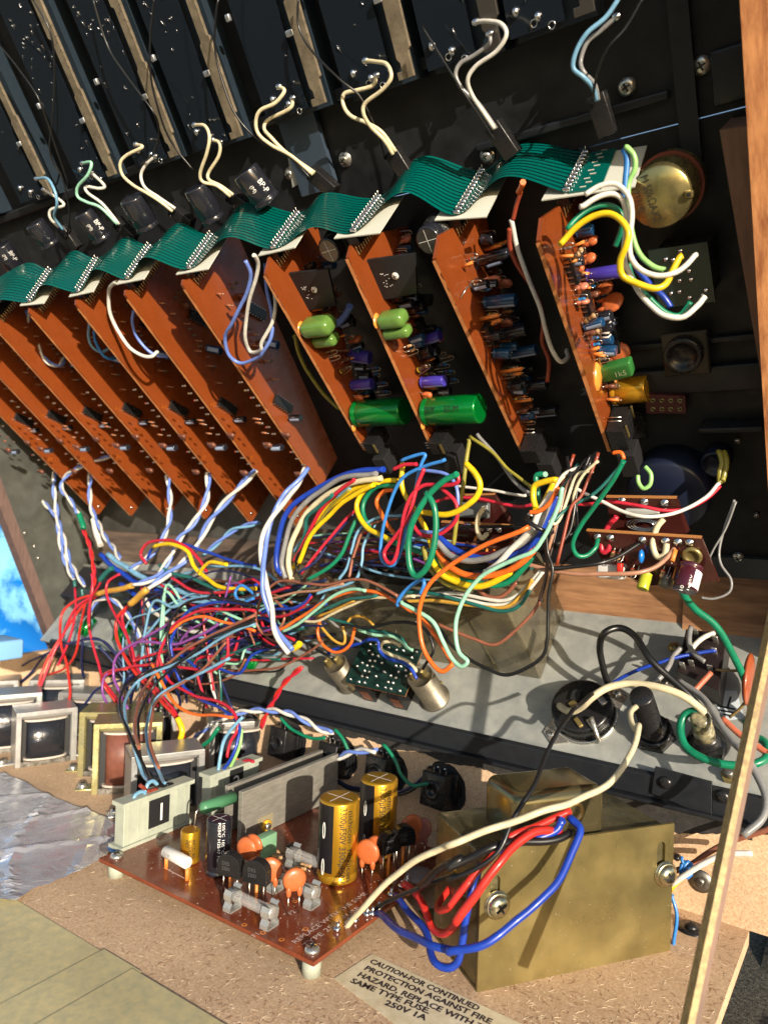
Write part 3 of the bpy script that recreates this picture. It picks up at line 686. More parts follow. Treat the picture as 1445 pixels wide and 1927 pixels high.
# ------------------------------------------------------------------ the four right hand boards
R_LAB = ['brown board with MUSE free green capacitor nearest the striped boards', '', '', '']
mats_top = mat('white_can_top', srgb(205, 198, 192), .45)
def txt_on_cap(par, s, c, r, a, side, h, start, m, up=1, width=None, ang=0):
    """lettering round a cylinder along its axis; c a point on the axis, side = direction the print faces"""
    a = V(a).normalized(); side = V(side); side = (side-a*side.dot(a)).normalized(); tg = a.cross(side)
    o = V(c)+a*start+side*r+tg*(ang)
    return text(s, m, par, o, a*up, tg*up, h, wrap=(V(c), a, r, side), width=width)
for i, (plate, scr, cyl_, greens, muse) in {4: ([(543, 515), (617, 507), (632, 575), (554, 590)], (592, 545), (620, 471, 21), [(572, 618, 626, 17), (592, 642, 634, 12)], (668, 779, 764, 25)),
                                            5: ([(690, 490), (780, 478), (784, 552), (703, 568)], (744, 519), (806, 452, 23), [(714, 604, 764, 15), (724, 628, 772, 11)], (798, 775, 905, 27))}.items():
    A, e1, e2, L = BD[i]
    K = make_board(A, e1, e2, L, ['left brown board of the pair with dark heat plates and big metallic green cans', 'right brown board of the heat plate pair, green can lettered upside down'][i-4], 'boards with a black heat plate', cut=.5, chamfer=.9)
    # heat plate standing square to the board
    q = bp_(i, *plate[0]); n_ = -e2; d0 = n_.dot(q)
    pp = [hit(x, y, n_, d0) for x, y in plate]
    b = MB(); b.prism(pp, e2*.15); hp = b.build('heat_plate', mat('matt_black_plate', (.016, .017, .02), .45, var=.3, vscale=3), K)
    c_ = hit(*scr, n_, d0); screw(c_, n_, .17, hp, 'screw', mats_top, .1, phase=.2)
    rs = random.Random(i); b = MB()
    for k in range(16):
        z_ = c_-EX*rs.uniform(.35, .75)+e1*rs.uniform(-.3, .5); b.box(z_+n_*.005, EX*.025, e1*.012, n_*.006)
    b.build('faint_print', print_w, hp)
    # capacitor facing out beyond the plate
    cx, cy, rp = cyl_; c_ = hit(cx, cy, n_, d0-.3); r = pxr(c_, rp)
    ax_ = (n_*.85-EX*.1-e1*.1).normalized()
    o_ = ecap(K, c_-ax_*1.9, ax_, r*1.18, 1.85, capb, mats_top, legs=False, cross=True)
    b = MB(); rs = random.Random(9+i); b.lathe(c_-ax_*1.95, ax_, [(r*1.45, .2), (r*1.55, .8), (r*1.4, 1.4), (r*1.15, 1.5)], 20, cap=False); b.build('glue_collar', mat('hard_black_glue', (.012, .013, .012), .4, bump=.9, bscale=5, bd=.1, var=.9, vscale=6, col2=(.09, .09, .05), thr=(.3, .36)), K)
    for (gx, gy, ex_, rp) in greens:
        p = bp_(i, gx, gy); Lg = blen(i, p, ex_); r = pxr(p, rp)
        b = MB(); b.rbox(p+EX*(Lg/2), EX*(Lg/2), e1*(r*.95), e2*(r*1.25), r*.75, 4); b.build('film_capacitor', greenc, K)
    b = MB(); b.ball(bp_(i, greens[0][0]-5, greens[0][1]), .3, 10, (1, 1.3, .25), EX); b.build('amber_glue', mat('amber_glue', srgb(214, 140, 60), .25, coat=.5), K)
    # big metallic green capacitor
    mx, my, ex_, rp = muse; p = bp_(i, mx, my); r = pxr(p, rp); Lm = blen(i, p, ex_)-.15
    mc = ecap(K, p, EX, r, Lm, capg, dark_top, lift=.1, n=32)
    sd = -e2*.8-e1*.45
    if i == 5:
        txt_on_cap(mc, 'MUSE', p+EX*.1, r, EX, sd, .34, Lm*.74, print_k, -1, width=.8, ang=0)
        txt_on_cap(mc, 'nichicon', p+EX*.1, r, EX, -e2*.8+e1*.5, .17, Lm*.8, print_k, -1, width=.9, ang=.05)
        txt_on_cap(mc, 'MUSE', p+EX*.1, r, EX, sd, .34, Lm*.3, print_k, -1, width=.55, ang=0)
    else:
        txt_on_cap(mc, '0102H  0102H  0102H  0102H', p+EX*.1, r, EX, -e2+e1*.35, .17, Lm*.95, print_k, -1, width=Lm*.88, ang=0)
    b = MB(); b.ball(bp_(i, mx-2, my+24), .22, 10, (1, 1.4, .4), EX); b.build('amber_glue', MATS['amber_glue'], K)
    # violet capacitors, yellow banded resistor, blue resistors
    vi = {4: [(655, 668, 690, 12), (660, 725, 697, 10)], 5: [(787, 645, 828, 10), (790, 720, 832, 11)]}[i]
    for j, (vx, vy, ex_, rp) in enumerate(vi):
        p = bp_(i, vx, vy); dv = (EX+(e1*.25 if (i == 4 and j == 0) else (-e1*.2 if (i == 5 and j == 0) else e1*.0))).normalized()
        vc = ecap(K, p, dv, pxr(p, rp), blen(i, p, ex_), capp, stripe=(-e2+e1*.6, mat('pale_violet', (.25, .25, .6), .3), .35))
    p = bp_(i, *{4: (638, 702), 5: (782, 700)}[i]); resist(K, p, EX-e1*.4, e1, .75, .15, mat('dark_brown_resistor', (.06, .03, .015), .35, coat=.3), bc=(4,), stand=.15)
    bl = {4: [(702, 694), (702, 705), (716, 722), (722, 738)], 5: [(828, 688), (838, 700), (845, 716), (868, 722)]}[i]
    for j, (vx, vy) in enumerate(bl): resist(K, bp_(i, vx-14, vy), EX, e1, .55, .09, resbl, bc=(1, 3, 1), stand=.3)
    for (vx, vy, r) in {4: [(666, 750, .17), (655, 640, .3)], 5: [(792, 745, .17), (803, 640, .35)]}[i]: disc(K, bp_(i, vx, vy), EX, e1 if r < .2 else e2, r, stand=.3)
    for j, (vx, vy) in enumerate({4: [(612, 664), (618, 674), (690, 650), (705, 655)], 5: [(755, 655), (762, 663), (815, 668), (830, 675)]}[i]): resist(K, bp_(i, vx, vy), EX+e2*.3, e1, .3, .07, None, bc=(0,), stand=.25)
    # connector blocks and lead pins at the foot
    c1, c2 = {4: ((708, 828), (726, 864)), 5: ((832, 828), (856, 864))}[i]
    c_ = bp_(i, *c1, .7); block_conn(K, c_, EX, e1, e2, .42, .38, .7); 
    plug = block_conn(K, bp_(i, *c2, 1.05), EX, e1, e2, .40, .55, .62, rubber, 'plug')
    for j in range(3):
        q = c_-EX*.6-e1*.28+e1*.16*j-e2*.55; b = MB(); b.tube([q-EX*.08, q+EX*.5], .03, 5); b.build('header_pin', leg_m, K)
    b = MB(); b.box(c_+EX*.3-e2*.72-e1*.0, EX*.06, e1*.3, e2*.03); b.build('brass_contact', gold, K)

# third of the four: many small capacitors
i = 6; A, e1, e2, L = BD[i]
K = make_board(A, e1, e2, L, 'brown board with a column of small black and pale blue capacitors, pointed top corner', None, cut=.7, chamfer=1.1)
for (x, y, ex_, ey_, rp, m, st) in [(893, 494, 952, 480, 10, capb, None), (905, 570, 962, 578, 12, MATS['dark_blue_glossy_sleeve'], capl), (928, 632, 985, 620, 11, capb, None), (948, 668, 1003, 655, 10, MATS['dark_blue_glossy_sleeve'], capl),
                                    (968, 729, 1022, 722, 10, capb, None), (992, 778, 1042, 768, 10, capb, capl), (1000, 700, 1040, 690, 8, capb, None)]:
    p = bp_(i, x, y); dv = (EX-e1*((y-ey_)/150)).normalized()
    ecap(K, p, dv, pxr(p, rp), blen(i, p, ex_), m, stripe=(-e2+e1*.8, st, .6) if st else None, lift=.2)
for (x, y, ex_) in [(903, 601, 940), (912, 609, 944), (942, 700, 984), (950, 707, 982), (968, 756, 1000), (930, 462, 960), (912, 470, 945)]:
    p = bp_(i, x, y); lead_sleeve(K, p, EX-e1*.1, blen(i, p, ex_), .09)
for (x, y, r) in [(910, 530, .28), (930, 537, .3), (965, 545, .3), (985, 572, .28), (1008, 640, .25), (935, 610, .25), (1010, 655, .2)]: disc(K, bp_(i, x, y), EX, e1+e2*.4, r, mat('pink_ceramic', srgb(196, 120, 96), .4, coat=.2), stand=.3)
for k, (x, y) in enumerate([(950, 600), (958, 612), (990, 640), (1000, 690), (1010, 735), (1015, 700)]): resist(K, bp_(i, x, y), EX, e1, .4, .09, mat('dark_brown_resistor', (.06, .03, .015), .35), bc=(k % 5,))
b = MB(); b.tube([bp_(i, 866, 562, .03), bp_(i, 876, 545, .2), bp_(i, 890, 528, .25), bp_(i, 900, 522, .3)], .03, 5); b.build('bare_link', leg_m, K)
c_ = bp_(i, 1005, 838, .6); block_conn(K, c_, EX, e1, e2, .45, .45, .8); block_conn(K, bp_(i, 1035, 872, 1.0), EX, e1, e2, .42, .6, .6, rubber, 'plug')
for j in range(4): 
    q = bp_(i, 986, 808+j*7, .1); b = MB(); b.tube([q, q+EX*.55], .03, 5); b.build('header_pin', leg_m, K)
ch_ = block_conn(K, bp_(i, 1046, 748, .9), EX, e1, e2, .4, 1.9, .4, blackp, 'comb_header')
for j in range(14):
    q = bp_(i, 1038, 748, .9)+e1*(-1.8+j*.27)-e2*.45; b = MB(); b.box(q+EX*.15, EX*.28, e1*.025, e2*.025); b.build('comb_pin', leg_m, ch_)

# rightmost board
i = 7; A, e1, e2, L = BD[i]
K = make_board(A, e1, e2, L, 'rightmost brown board with yellow wire, gold capacitors and a green block capacitor', None, cut=.7, chamfer=.9)
for k, (x, y, ex_, ey_) in enumerate([(1068, 492, 1092, 436), (1062, 500, 1076, 470), (1092, 612, 1112, 604), (1100, 640, 1110, 628)]):
    p = bp_(i, x, y); resist(K, p, EX*.8-e1*.5, e1, .62, .11, None, bc=(4 if k == 0 else k, 1, 2), stand=.25)
for (x, y, r, st) in [(1085, 462, .24, .45), (1083, 494, .24, .4), (1075, 510, .18, .2), (1115, 548, .32, .3), (1117, 578, .5, .35), (1160, 585, .28, .35), (1165, 640, .35, .2), (1150, 600, .2, .5)]: disc(K, bp_(i, x, y), EX-e1*.15, e1*.4-e2, r, stand=st, th=.12)
disc(K, bp_(i, 1134, 668), EX, e1*.9-e2*.6, .5, stand=.25, th=.13)
p = bp_(i, 1095, 521); vc = ecap(K, p, EX, pxr(p, 13), blen(i, p, 1160), capp, captop, lift=.2)
txt_on_cap(vc, 'U  CE 85\u00b0C', p+EX*.2, pxr(p, 13), EX, -e2*.8+e1*.3, .17, .3, print_w, 1, width=.85)
c_ = bp_(i, 1150, 625, .25); dv = (-e1*.85-e2*.0-EX*.35).normalized(); 
d1_ = (-e1+e2*.25).normalized(); d2_ = e2
b = MB(); b.box(bp_(i, 1152, 628, .55), d1_*.95, (EX*.9+e1*.1).normalized()*.3, d1_.cross(EX).normalized()*.28); ic = b.build('chip', blackp, K, bevel=.03)
for j in range(4): 
    b = MB(); q = bp_(i, 1134, 604+j*8, .42); b.tube([q-EX*.05-e2*.25, q+EX*.3-e2*.28, q+EX*.36-e2*.1], .045, 5); b.build('chip_pin', mats_top, ic)
p = bp_(i, 1172, 628, .1); ecap(K, p, EX-e1*.2, pxr(p, 12), .95, capb, lift=.3)
p = bp_(i, 1185, 668, .1); r = pxr(p, 16); wc = ecap(K, p, EX+e1*.05, r, blen(i, p, 1250), capb, stripe=(-e2-e1*.4, mat('white_sleeve', (.7, .7, .72), .3, coat=.3), .62), lift=.2)
txt_on_cap(wc, '1r35V 220\u00b5F', p+EX*.2, r, EX, -e2+e1*.35, .17, blen(i, p, 1248)*.98, print_w, -1, width=1.0)
p = bp_(i, 1130, 702); Lg = blen(i, p, 1193)
b = MB(); b.rbox(p+EX*(Lg/2)-e1*.12, (EX-e1*.22).normalized()*(Lg/2), e1*.42, e2*.28, .13, 3); gb = b.build('film_capacitor', mat('green_block', (.03, .16, .035), .3, coat=.3), K); gb['label'] = 'green block film capacitor'
text('1k5', mat('pale_print', (.45, .5, .3), .5), gb, p+EX*(Lg*.45)-e2*.29+e1*.05, EX-e1*.2, -e1, .3, lift=.03)
b = MB(); b.ball(bp_(i, 1124, 706), .5, 10, (1, 1.6, .3), EX); b.build('amber_glue', MATS['amber_glue'], K)
p = bp_(i, 1150, 738); ecap(K, p, EX-e1*.06, pxr(p, 25), blen(i, p, 1216), capy, dark_top, lift=.08, n=28)
p = bp_(i, 1180, 706, .1)+e2*.3; ecap(K, p, EX-e1*.06, pxr(p, 23), blen(i, p, 1238), capy, dark_top, lift=.08, n=28)
c_ = bp_(i, 1168, 806, .5); block_conn(K, c_, EX, e1, e2, .42, .62, .8); block_conn(K, bp_(i, 1200, 800, .9)+e2*.5, EX, e1, e2, .35, .7, .7)
block_conn(K, bp_(i, 1186, 862, .75), EX, e1, e2, .4, .75, .55, rubber, 'plug'); block_conn(K, bp_(i, 1216, 850, 1.0)+e2*.6, EX, e1, e2, .3, .8, .5, rubber, 'plug')
for j in range(5):
    q = bp_(i, 1144, 786+j*7, .08); b = MB(); b.tube([q, q+EX*.6], .035, 5); b.build('header_pin', leg_m, K)
for (x, y) in ((1180, 812), (1190, 775)):
    b = MB(); b.box(bp_(i, x, y, .98), EX*.03, e1*.35, e2*.07); b.build('brass_contact', gold, K)

# crowded small dark parts deeper on the four right boards
rd_ = random.Random(31); dk = [capb, MATS['dark_brown_resistor'], MATS['dull_grey_resistor']]
RB = [o for o in bpy.data.objects if o.get('category') == 'circuit board' and o.parent is None and abs(o.location.x-BD[4][0].x) < .05 or any(abs(o.location.x-BD[q][0].x) < .05 and o.get('category') == 'circuit board' for q in (5, 6, 7))]
for o in RB:
    q = min((4, 5, 6, 7), key=lambda k: abs(BD[k][0].x-o.location.x)); A, e1, e2, L = BD[q]
    for k in range(62):
        s_ = rd_.uniform(1.5, L-1.5); tmax = max(1.2, 5.0-s_*.28); t_ = rd_.uniform(1.0 if q > 5 else 1.5, tmax)
        p = A+e1*s_+e2*t_; c = rd_.random()
        if c < .3: ecap(o, p, EX+e1*rd_.uniform(-.2, .2), rd_.uniform(.18, .26), rd_.uniform(.55, .85), rd_.choice([capb, capb, capb, MATS['dark_blue_glossy_sleeve']]), n=12, stripe=(-e2, capl, .4) if rd_.random() < .4 else None)
        elif c < .62: resist(o, p, EX, rd_.choice([e1, -e1]), .4, .075, rd_.choice([resm, MATS['dark_brown_resistor'], MATS['dull_grey_resistor'], resbl]), bc=(k % 5, 1), stand=.12)
        elif c < .76: disc(o, p, EX, e1*rd_.uniform(-1, 1)+e2*rd_.uniform(.2, 1), rd_.uniform(.15, .23), rd_.choice([MATS['brown_ceramic'], MATS['brown_ceramic'], MATS['pink_ceramic']]), stand=.2, th=.1)
        elif c < .92: lead_sleeve(o, p, EX+e1*rd_.uniform(-.3, .3), rd_.uniform(.4, .65), .065)
        else: dip(o, p, EX, e1, e2, 1.1, .5, 4)
# ------------------------------------------------------------------ green flexible ribbon strip with wave between the boards
rib = thing('ribbon_cable', BD[4][0], 'long green flexible printed ribbon waving across the tops of all the boards', 'ribbon cable')
gf = mat('green_flex_film', (.0, .085, .072), .2, coat=.5, bump=.04, bscale=4)
gl = mat('dark_track_gap', (.0, .018, .016), .3, coat=.5)
wf = mat('white_backing', srgb(188, 190, 180), .4)
# bottom (front) edge of the ribbon at each solder row and the upper end of that row
rp_ = []
for k, (lo, hi) in enumerate(rows):
    Xk = (BD[k-1][0].x if k >= 1 else BD[0][0].x-4.85)+.35
    rp_.append((ax(*lo, Xk), ax(*hi, Xk)))
pts_lo = []; pts_hi = []
for k in range(len(rows)):
    a, c = rp_[k]; pts_lo.append((a, 0)); pts_hi.append((c, 0))
    if k < len(crest):
        a2, c2 = rp_[k+1]; lo, hi = crest[k]
        # crest lies between the rows, lifted away from the boards
        Xm = a.x+(a2.x-a.x)*(.42); pa = ax(*lo, Xm); pc = ax(*hi, Xm); pts_lo.append((pa, 1)); pts_hi.append((pc, 1))
lo_ = smooth([p for p, _ in pts_lo], 10); hi_ = smooth([p for p, _ in pts_hi], 10)
NN = len(lo_); WR = 28
def rib_mesh(off, t0_, t1_, name, m, nw=1, par=rib):
    b = MB(); vs = []
    for i in range(NN):
        a, c = lo_[i], hi_[i]; tg = (lo_[min(i+1, NN-1)]-lo_[max(i-1, 0)]).normalized(); n_ = (c-a).cross(tg).normalized()
        if n_.dot(V((0, -1, .5))) < 0: n_ = -n_
        for j in range(nw+1): vs.append(a.lerp(c, t0_+(t1_-t0_)*j/nw)+n_*off)
    b.add(vs, [(i*(nw+1)+j, i*(nw+1)+j+1, (i+1)*(nw+1)+j+1, (i+1)*(nw+1)+j) for i in range(NN-1) for j in range(nw)], True)
    return b.build(name, m, par)
rib_mesh(0, 0, 1, 'flex_film', gf, 4)
for k in range(14):
    t = .06+.88*k/13; rib_mesh(.014, t-.009, t+.009, 'track_line', gl)
# stiffener plates under each solder row and the row of soldered pins
for k, (a, c) in enumerate(rp_):
    d = (c-a).normalized(); s_ = (rp_[min(k+1, len(rp_)-1)][0]-rp_[max(k-1, 0)][0]).normalized(); last = k == len(rp_)-1
    n_ = s_.cross(d).normalized(); 
    if n_.dot(V((0, -1, .6))) < 0: n_ = -n_
    s_ = d.cross(n_).normalized(); s_ = s_ if s_.x > 0 else -s_
    W1, W2 = .95, (2.6 if last else 1.35)
    b = MB(); P_ = [a-s_*W1-d*.15, a+s_*W2-d*.15, c+s_*(W2*(.9))+d*.0, c-s_*W1]
    b.prism([p-n_*.14 for p in P_], n_*.05); b.build('white_stiffener', wf, rib)
    if last:
        P_ = [a+s_*.1, a+s_*1.35, c+s_*1.2, c+s_*.1]; b = MB(); b.prism([p-n_*.08 for p in P_], n_*.07); b.build('green_end', gf, rib)
        for j in range(12):
            b = MB(); b.box(a.lerp(c, .06+j*.08)+s_*(.6+.15*(j % 2))+n_*.005, s_*.12, d*.035, n_*.006); b.build('track_pad', mat('track_pad', (.5, .45, .4), .4), rib)
    for j in range(14):
        p = a.lerp(c, .03+.94*j/13); b = MB(); b.ball(p+n_*.05, .1, 8, (1.5, .8, .8), n_) if False else b.rbox(p+n_*.06, s_*.16, d*.075, n_*.09, .06, 2); b.build('solder_joint', tin, rib)
        b = MB(); b.cyl(p-n_*.1, p+n_*.33+s_*.05, .03, 5, .02); b.build('pin_tip', leg_m, rib)
# ------------------------------------------------------------------ sockets and parts on the grey rear panel
can = mat('grey_cast_can', srgb(128, 122, 108), .42, metal=.7, var=.25, vscale=2, rvar=.12)
def can_at(px, py, rp, h, label):
    c = ag(px, py, h); r = pxr(c, rp); o = c-GW*h; t = thing('shielded_can', o, label, 'connector', 'metal cans with two soldered lugs')
    b = MB(); b.lathe(o, GW, [(r*1.18, 0), (r*1.18, .12), (r, .14), (r, h), (r*.93, h+.02), (r*.9, h-.12), (.001, h-.12)], 36); b.build('shell', can, t)
    for s in (-1, 1):
        q = o+GW*(h-.12)+(RT*s*.32+GV*s*.08)*r/.9; b = MB(); b.box(q+GW*.25, RT*.07, GV*.16, GW*.28); b.rbox(q+GW*.5, RT*.1, GV*.18, GW*.14, .06); b.build('solder_lug', gold, t)
    b = MB(); b.cyl(o+GV*r*1.3-GW*.0, o+GV*r*1.3+GW*.14, .1, 10); b.build('rivet', gold, t)
    return t
can_at(790, 1272, 26, 2.3, 'lit grey metal can with blue wire on its lug, right of the green board')
can_at(630, 1248, 23, 2.1, 'grey metal can in shade left of the small green soldered board')
z = lambda x, y: (580+x/4.817, 1100+y/4.817)
gb = thing('relay_board', ag(725, 1260), 'small dark green board dotted with bright solder joints between two metal cans', 'circuit board')
q4 = [ag(*z(500, 505), 1.7), ag(*z(1030, 590), 1.7), ag(*z(870, 1005), 1.7), ag(*z(335, 880), 1.7)]
b = MB(); b.prism(q4, -GW*.13); b.build('board', mat('green_mask', (.008, .035, .03), .25, coat=.6, var=.5, vscale=2, col2=(.004, .014, .012)), gb)
b = MB(); b.prism([p-GW*.135 for p in q4], -GW*.03); b.build('board_underside', pcbe, gb)
for x, y in ((480, 930), (760, 1000)):
    q = ag(*z(x, y), 1.4)+GV*.6-GW*.75; b = MB(); b.box(q, EX*.42, GV*.7, GW*.72); k = b.build('relay', blackp, gb); b = MB(); b.box(q-GV*.71, EX*.28, GV*.02, GW*.4); b.build('copper_coil', mat('copper', (.4, .14, .07), .35, metal=.8), k)
for x, y in ((550, 598), (585, 635), (632, 645), (560, 690), (605, 692), (668, 710), (490, 708), (535, 732), (582, 742), (445, 738), (512, 780), (553, 790), (490, 830), (532, 840), (613, 830), (460, 880), (512, 888), (385, 858), (625, 914), (562, 540), (620, 542), (730, 570), (800, 590), (862, 596), (980, 608), (938, 662), (795, 735), (840, 742), (885, 778), (690, 790), (820, 790), (748, 826), (795, 845), (890, 830), (725, 882), (768, 890), (700, 932), (748, 942), (830, 962)):
    b = MB(); b.ball(ag(*z(x, y), 1.72), .105, 8, (1, 1, .9), GW); b.build('solder_joint', tin, gb)
# mains outlet
oc = ag(1100, 1345, 0); os_ = thing('mains_socket', oc, 'round black mains socket held by a bright steel ring and ears', 'socket')
b = MB(); b.lathe(oc, GW, [(1.66, 0), (1.66, .12), (1.5, .14), (1.5, .0)], 48, cap=False)
d_ = (ag(1196, 1300)-ag(1048, 1392)).normalized(); e_ = GW.cross(d_)
for s in (-1, 1): b.prism([oc+d_*s*1.5+e_*.75, oc+d_*s*2.25+e_*.35, oc+d_*s*2.25-e_*.45, oc+d_*s*1.5-e_*.85], GW*.1)
b.build('steel_ring', steel, os_)
for s in (-1, 1): screw(oc+d_*s*1.95+GW*.1, GW, .22, os_, 'screw', steel, .14)
b = MB(); b.lathe(oc, GW, [(1.5, 0), (1.5, .85), (1.44, .95), (1.3, .97), (.001, .97)], 40); b.build('black_body', blackp, os_)
for px, py, w1 in ((1112, 1362, .13), (1080, 1328, .2), (1132, 1318, .16), (1088, 1360, .12)):
    c = ag(px, py, 1.0); b = MB(); b.rbox(c, d_*w1, e_*.28, GW*.1, .04); b.build('contact_blade', steel if px > 1100 else gold, os_)
b = MB(); b.tube(smooth([ag(1112, 1350, 1.25), ag(1118, 1368, 1.1), ag(1126, 1392, .7), ag(1128, 1396, .2)], 4), .12, 6); b.build('earth_strap', steel, os_)
b = MB(); b.box(ag(1083, 1308, 1.12), EX*.22, GV*.3, GW*.05); b.build('moulded_key', rubber, os_)
# fuse holder
fc = ag(1232, 1384, 0); fh = thing('fuse_holder', fc, 'black barrel fuse holder with hexagonal nut standing on the grey panel', 'fuse holder')
b = MB(); b.lathe(fc, GW, [(.98, 0), (.98, .3), (.9, .4), (.001, .4)], 6, smooth=False); b.lathe(fc, GW, [(.85, .4), (.85, .5), (.72, .52)], 30, cap=False); b.build('hex_nut', blackp, fh)
top_ = axis_len(fc, GW, py=1310); b = MB(); b.lathe(fc, GW, [(.66, .3), (.66, 1.0), (.52, 1.05), (.52, top_), (.46, top_+.06), (.001, top_+.06)], 30); b.build('barrel', blackp, fh)
for px, py, h in ((1205, 1375, .9), (1218, 1378, .7)): b = MB(); b.rbox(ag(px, py, h), EX*.16, GV*.05, GW*.12, .03); b.build('terminal', gold, fh)
# strain relief with its cable
sc = ag(1330, 1402, 0); sr = thing('cable_gland', sc, 'black cable gland with a clear-wrapped mains cable coming out', 'cable gland')
b = MB(); b.lathe(sc, GW, [(.85, 0), (.85, .35), (.7, .4), (.62, .8), (.5, .95), (.001, .95)], 14); b.box(sc+GW*.3+EX*.5-GV*.5, EX*.3, GV*.25, GW*.28); b.build('gland_body', blackp, sr)
b = MB(); tq = axis_len(sc, GW, py=1352); b.lathe(sc, GW, [(.5, .85), (.47, 1.3), (.43, tq), (.3, tq+.1), (.001, tq+.1)], 18); b.build('clear_wrap', mat('cloudy_wrap', srgb(190, 180, 140), .25, trans=.35, coat=.4, var=.8, vscale=2.2, col2=(.03, .028, .02)), sr)
# rocker switch body
wc = ag(1320, 1250, 0); ws = thing('power_switch', wc, 'black power switch block with soldered lugs and a blue wire', 'switch')
q4 = [ag(1290, 1183, 1.5), ag(1367, 1192, 1.5), ag(1352, 1300, 1.5), ag(1272, 1262, 1.5)]
b = MB(); b.prism(q4, -GW*1.5); b.build('switch_body', mat('dark_brown_plastic', (.018, .012, .012), .35), ws, bevel=.04)
for px, py in ((1300, 1187), (1345, 1203), (1343, 1225), (1283, 1252), (1300, 1248), (1335, 1257), (1308, 1190)):
    b = MB(); b.rbox(ag(px, py, 1.7), EX*.13, GV*.05, GW*.26, .04); b.build('lug', steel, ws)
# suppression capacitor
dc = thing('suppressor_disc', ag(1410, 1300, 0), 'large brown ceramic disc wired between switch and panel beside the earth symbol', 'capacitor')
c = ag(1408, 1278, 1.4); b = MB(); b.ball(c, 1.0, 24, (.24, 1.05, 1.25), GV); b.build('disc', mat('brown_disc', srgb(150, 72, 38), .35, coat=.3, var=.2, vscale=3), dc)
b = MB(); b.tube(smooth([ag(1388, 1262, 1.5), ag(1370, 1262, 1.6), ag(1345, 1260, 1.7)], 5), .07, 6); b.tube(smooth([ag(1404, 1318, 1.0), ag(1390, 1335, .6), ag(1372, 1350, .25)], 5), .07, 6); b.build('sleeved_leads', mat('oily_sleeve', srgb(120, 100, 60), .3), dc)
# earth symbol label
gl_ = thing('earth_label', ag(1362, 1328), 'pale label with a black earth symbol on the grey panel', 'label')
b = MB(); b.prism([ag(1338, 1315, .02), ag(1352, 1300, .02), ag(1385, 1300, .02), ag(1400, 1352, .02), ag(1365, 1356, .02)], GW*.012); b.build('paper', mat('pale_label', srgb(186, 196, 204), .5), gl_)
za = lambda x, y: ag(1180+x/5.351, 1120+y/5.351, .045)
for p, q, wd in (((1040, 1020), (1008, 1130), .045), ((900, 1112), (1085, 1150), .045), ((920, 1155), (1065, 1183), .045), ((958, 1198), (1040, 1214), .045)):
    p, q = za(*p), za(*q); d = (q-p).normalized(); b = MB(); b.box((p+q)/2, (q-p)/2, GW.cross(d)*wd, GW*.005); b.build('symbol_bar', print_k, gl_)
# bolts on the panel
for px, py, lab in ((1372, 1462, 'zinc bolt and nut nearest the corner bracket of the lip'), (1252, 1292, 'bright screw between fuse holder and switch')):
    bt = thing('bolt', ag(px, py), lab, 'bolt'); q = ag(px, py)
    b = MB(); b.lathe(q, GW, [(.36, 0), (.36, .22), (.001, .22)], 6, smooth=False); b.build('nut', gold if px > 1300 else steel, bt)
    b = MB(); b.lathe(q, GW, [(.2, .2), (.2, .5), (.16, .55), (.001, .5)], 14); b.build('stud', steeld, bt)
tb = thing('terminal_strip', ag(720, 1078, 5), 'black screw terminal strip on top of the olive screening box', 'terminal strip')
c = gp(ag(720, 1078, HB).x, vb+1.3, HB+.35); b = MB(); b.box(c, EX*3.2, GV*.45, GW*.35); b.build('strip', blackp, tb, bevel=.03)
for k in range(9): 
    b = MB(); b.lathe(c+EX*(-2.8+k*.7)+GW*.35, GW, [(.17, 0), (.17, .07), (.001, .08)], 12); b.build('terminal_screw', steeld, tb)
# foot straps and a bracket seen under the left boards
st = thing('support_strap', ay(180, 980, BY-1), 'flat grey metal strap slanting under the left boards', 'strap')
a, c = ay(152, 970, BY-1.2), ay(190, 1030, BY-1.2); d = (c-a).normalized()
b = MB(); b.box((a+c)/2, (c-a)/2, V((.38, 0, .2)), EY*.05); b.build('strap_bar', steeld, st)
b = MB(); b.lathe(a+d*.4-EY*.06, -EY, [(.16, 0), (.16, .03), (.001, .03)], 14); b.build('strap_hole', rubber, st)
# long rail behind the wires on the left with a thin bright strip
rl = thing('wiring_tray', gp(-45, 4, 0), 'long black tray with a thin silver edge under the tangle of wires', 'tray')
XA = -56.5; XB_ = XB0-.3
b = MB(); b.box(gp((XA+XB_)/2, 4.6, 1.3), EX*((XB_-XA)/2), GV*1.6, GW*1.3); b.build('tray_body', mat('dark_tray', (.02, .02, .024), .3, metal=.3), rl, bevel=.05)
b = MB(); b.box(gp((XA+XB_)/2, 6.22, 2.62), EX*((XB_-XA)/2), GV*.12, GW*.06); b.build('silver_edge', steel, rl)
for k in range(5):
    x = XA+3+k*4.6; b = MB(); b.box(gp(x, 3.6, 2.66), EX*1.1, GV*.5, GW*.05); bd_ = b.build('green_board', mat('green_mask', (.008, .035, .03), .25), rl)
    b = MB(); b.lathe(gp(x+.6, 1.7, 1.0), -GV, [(.45, -.6), (.45, .9), (.001, .9)], 18) ; b.build('green_capacitor', capg, rl)
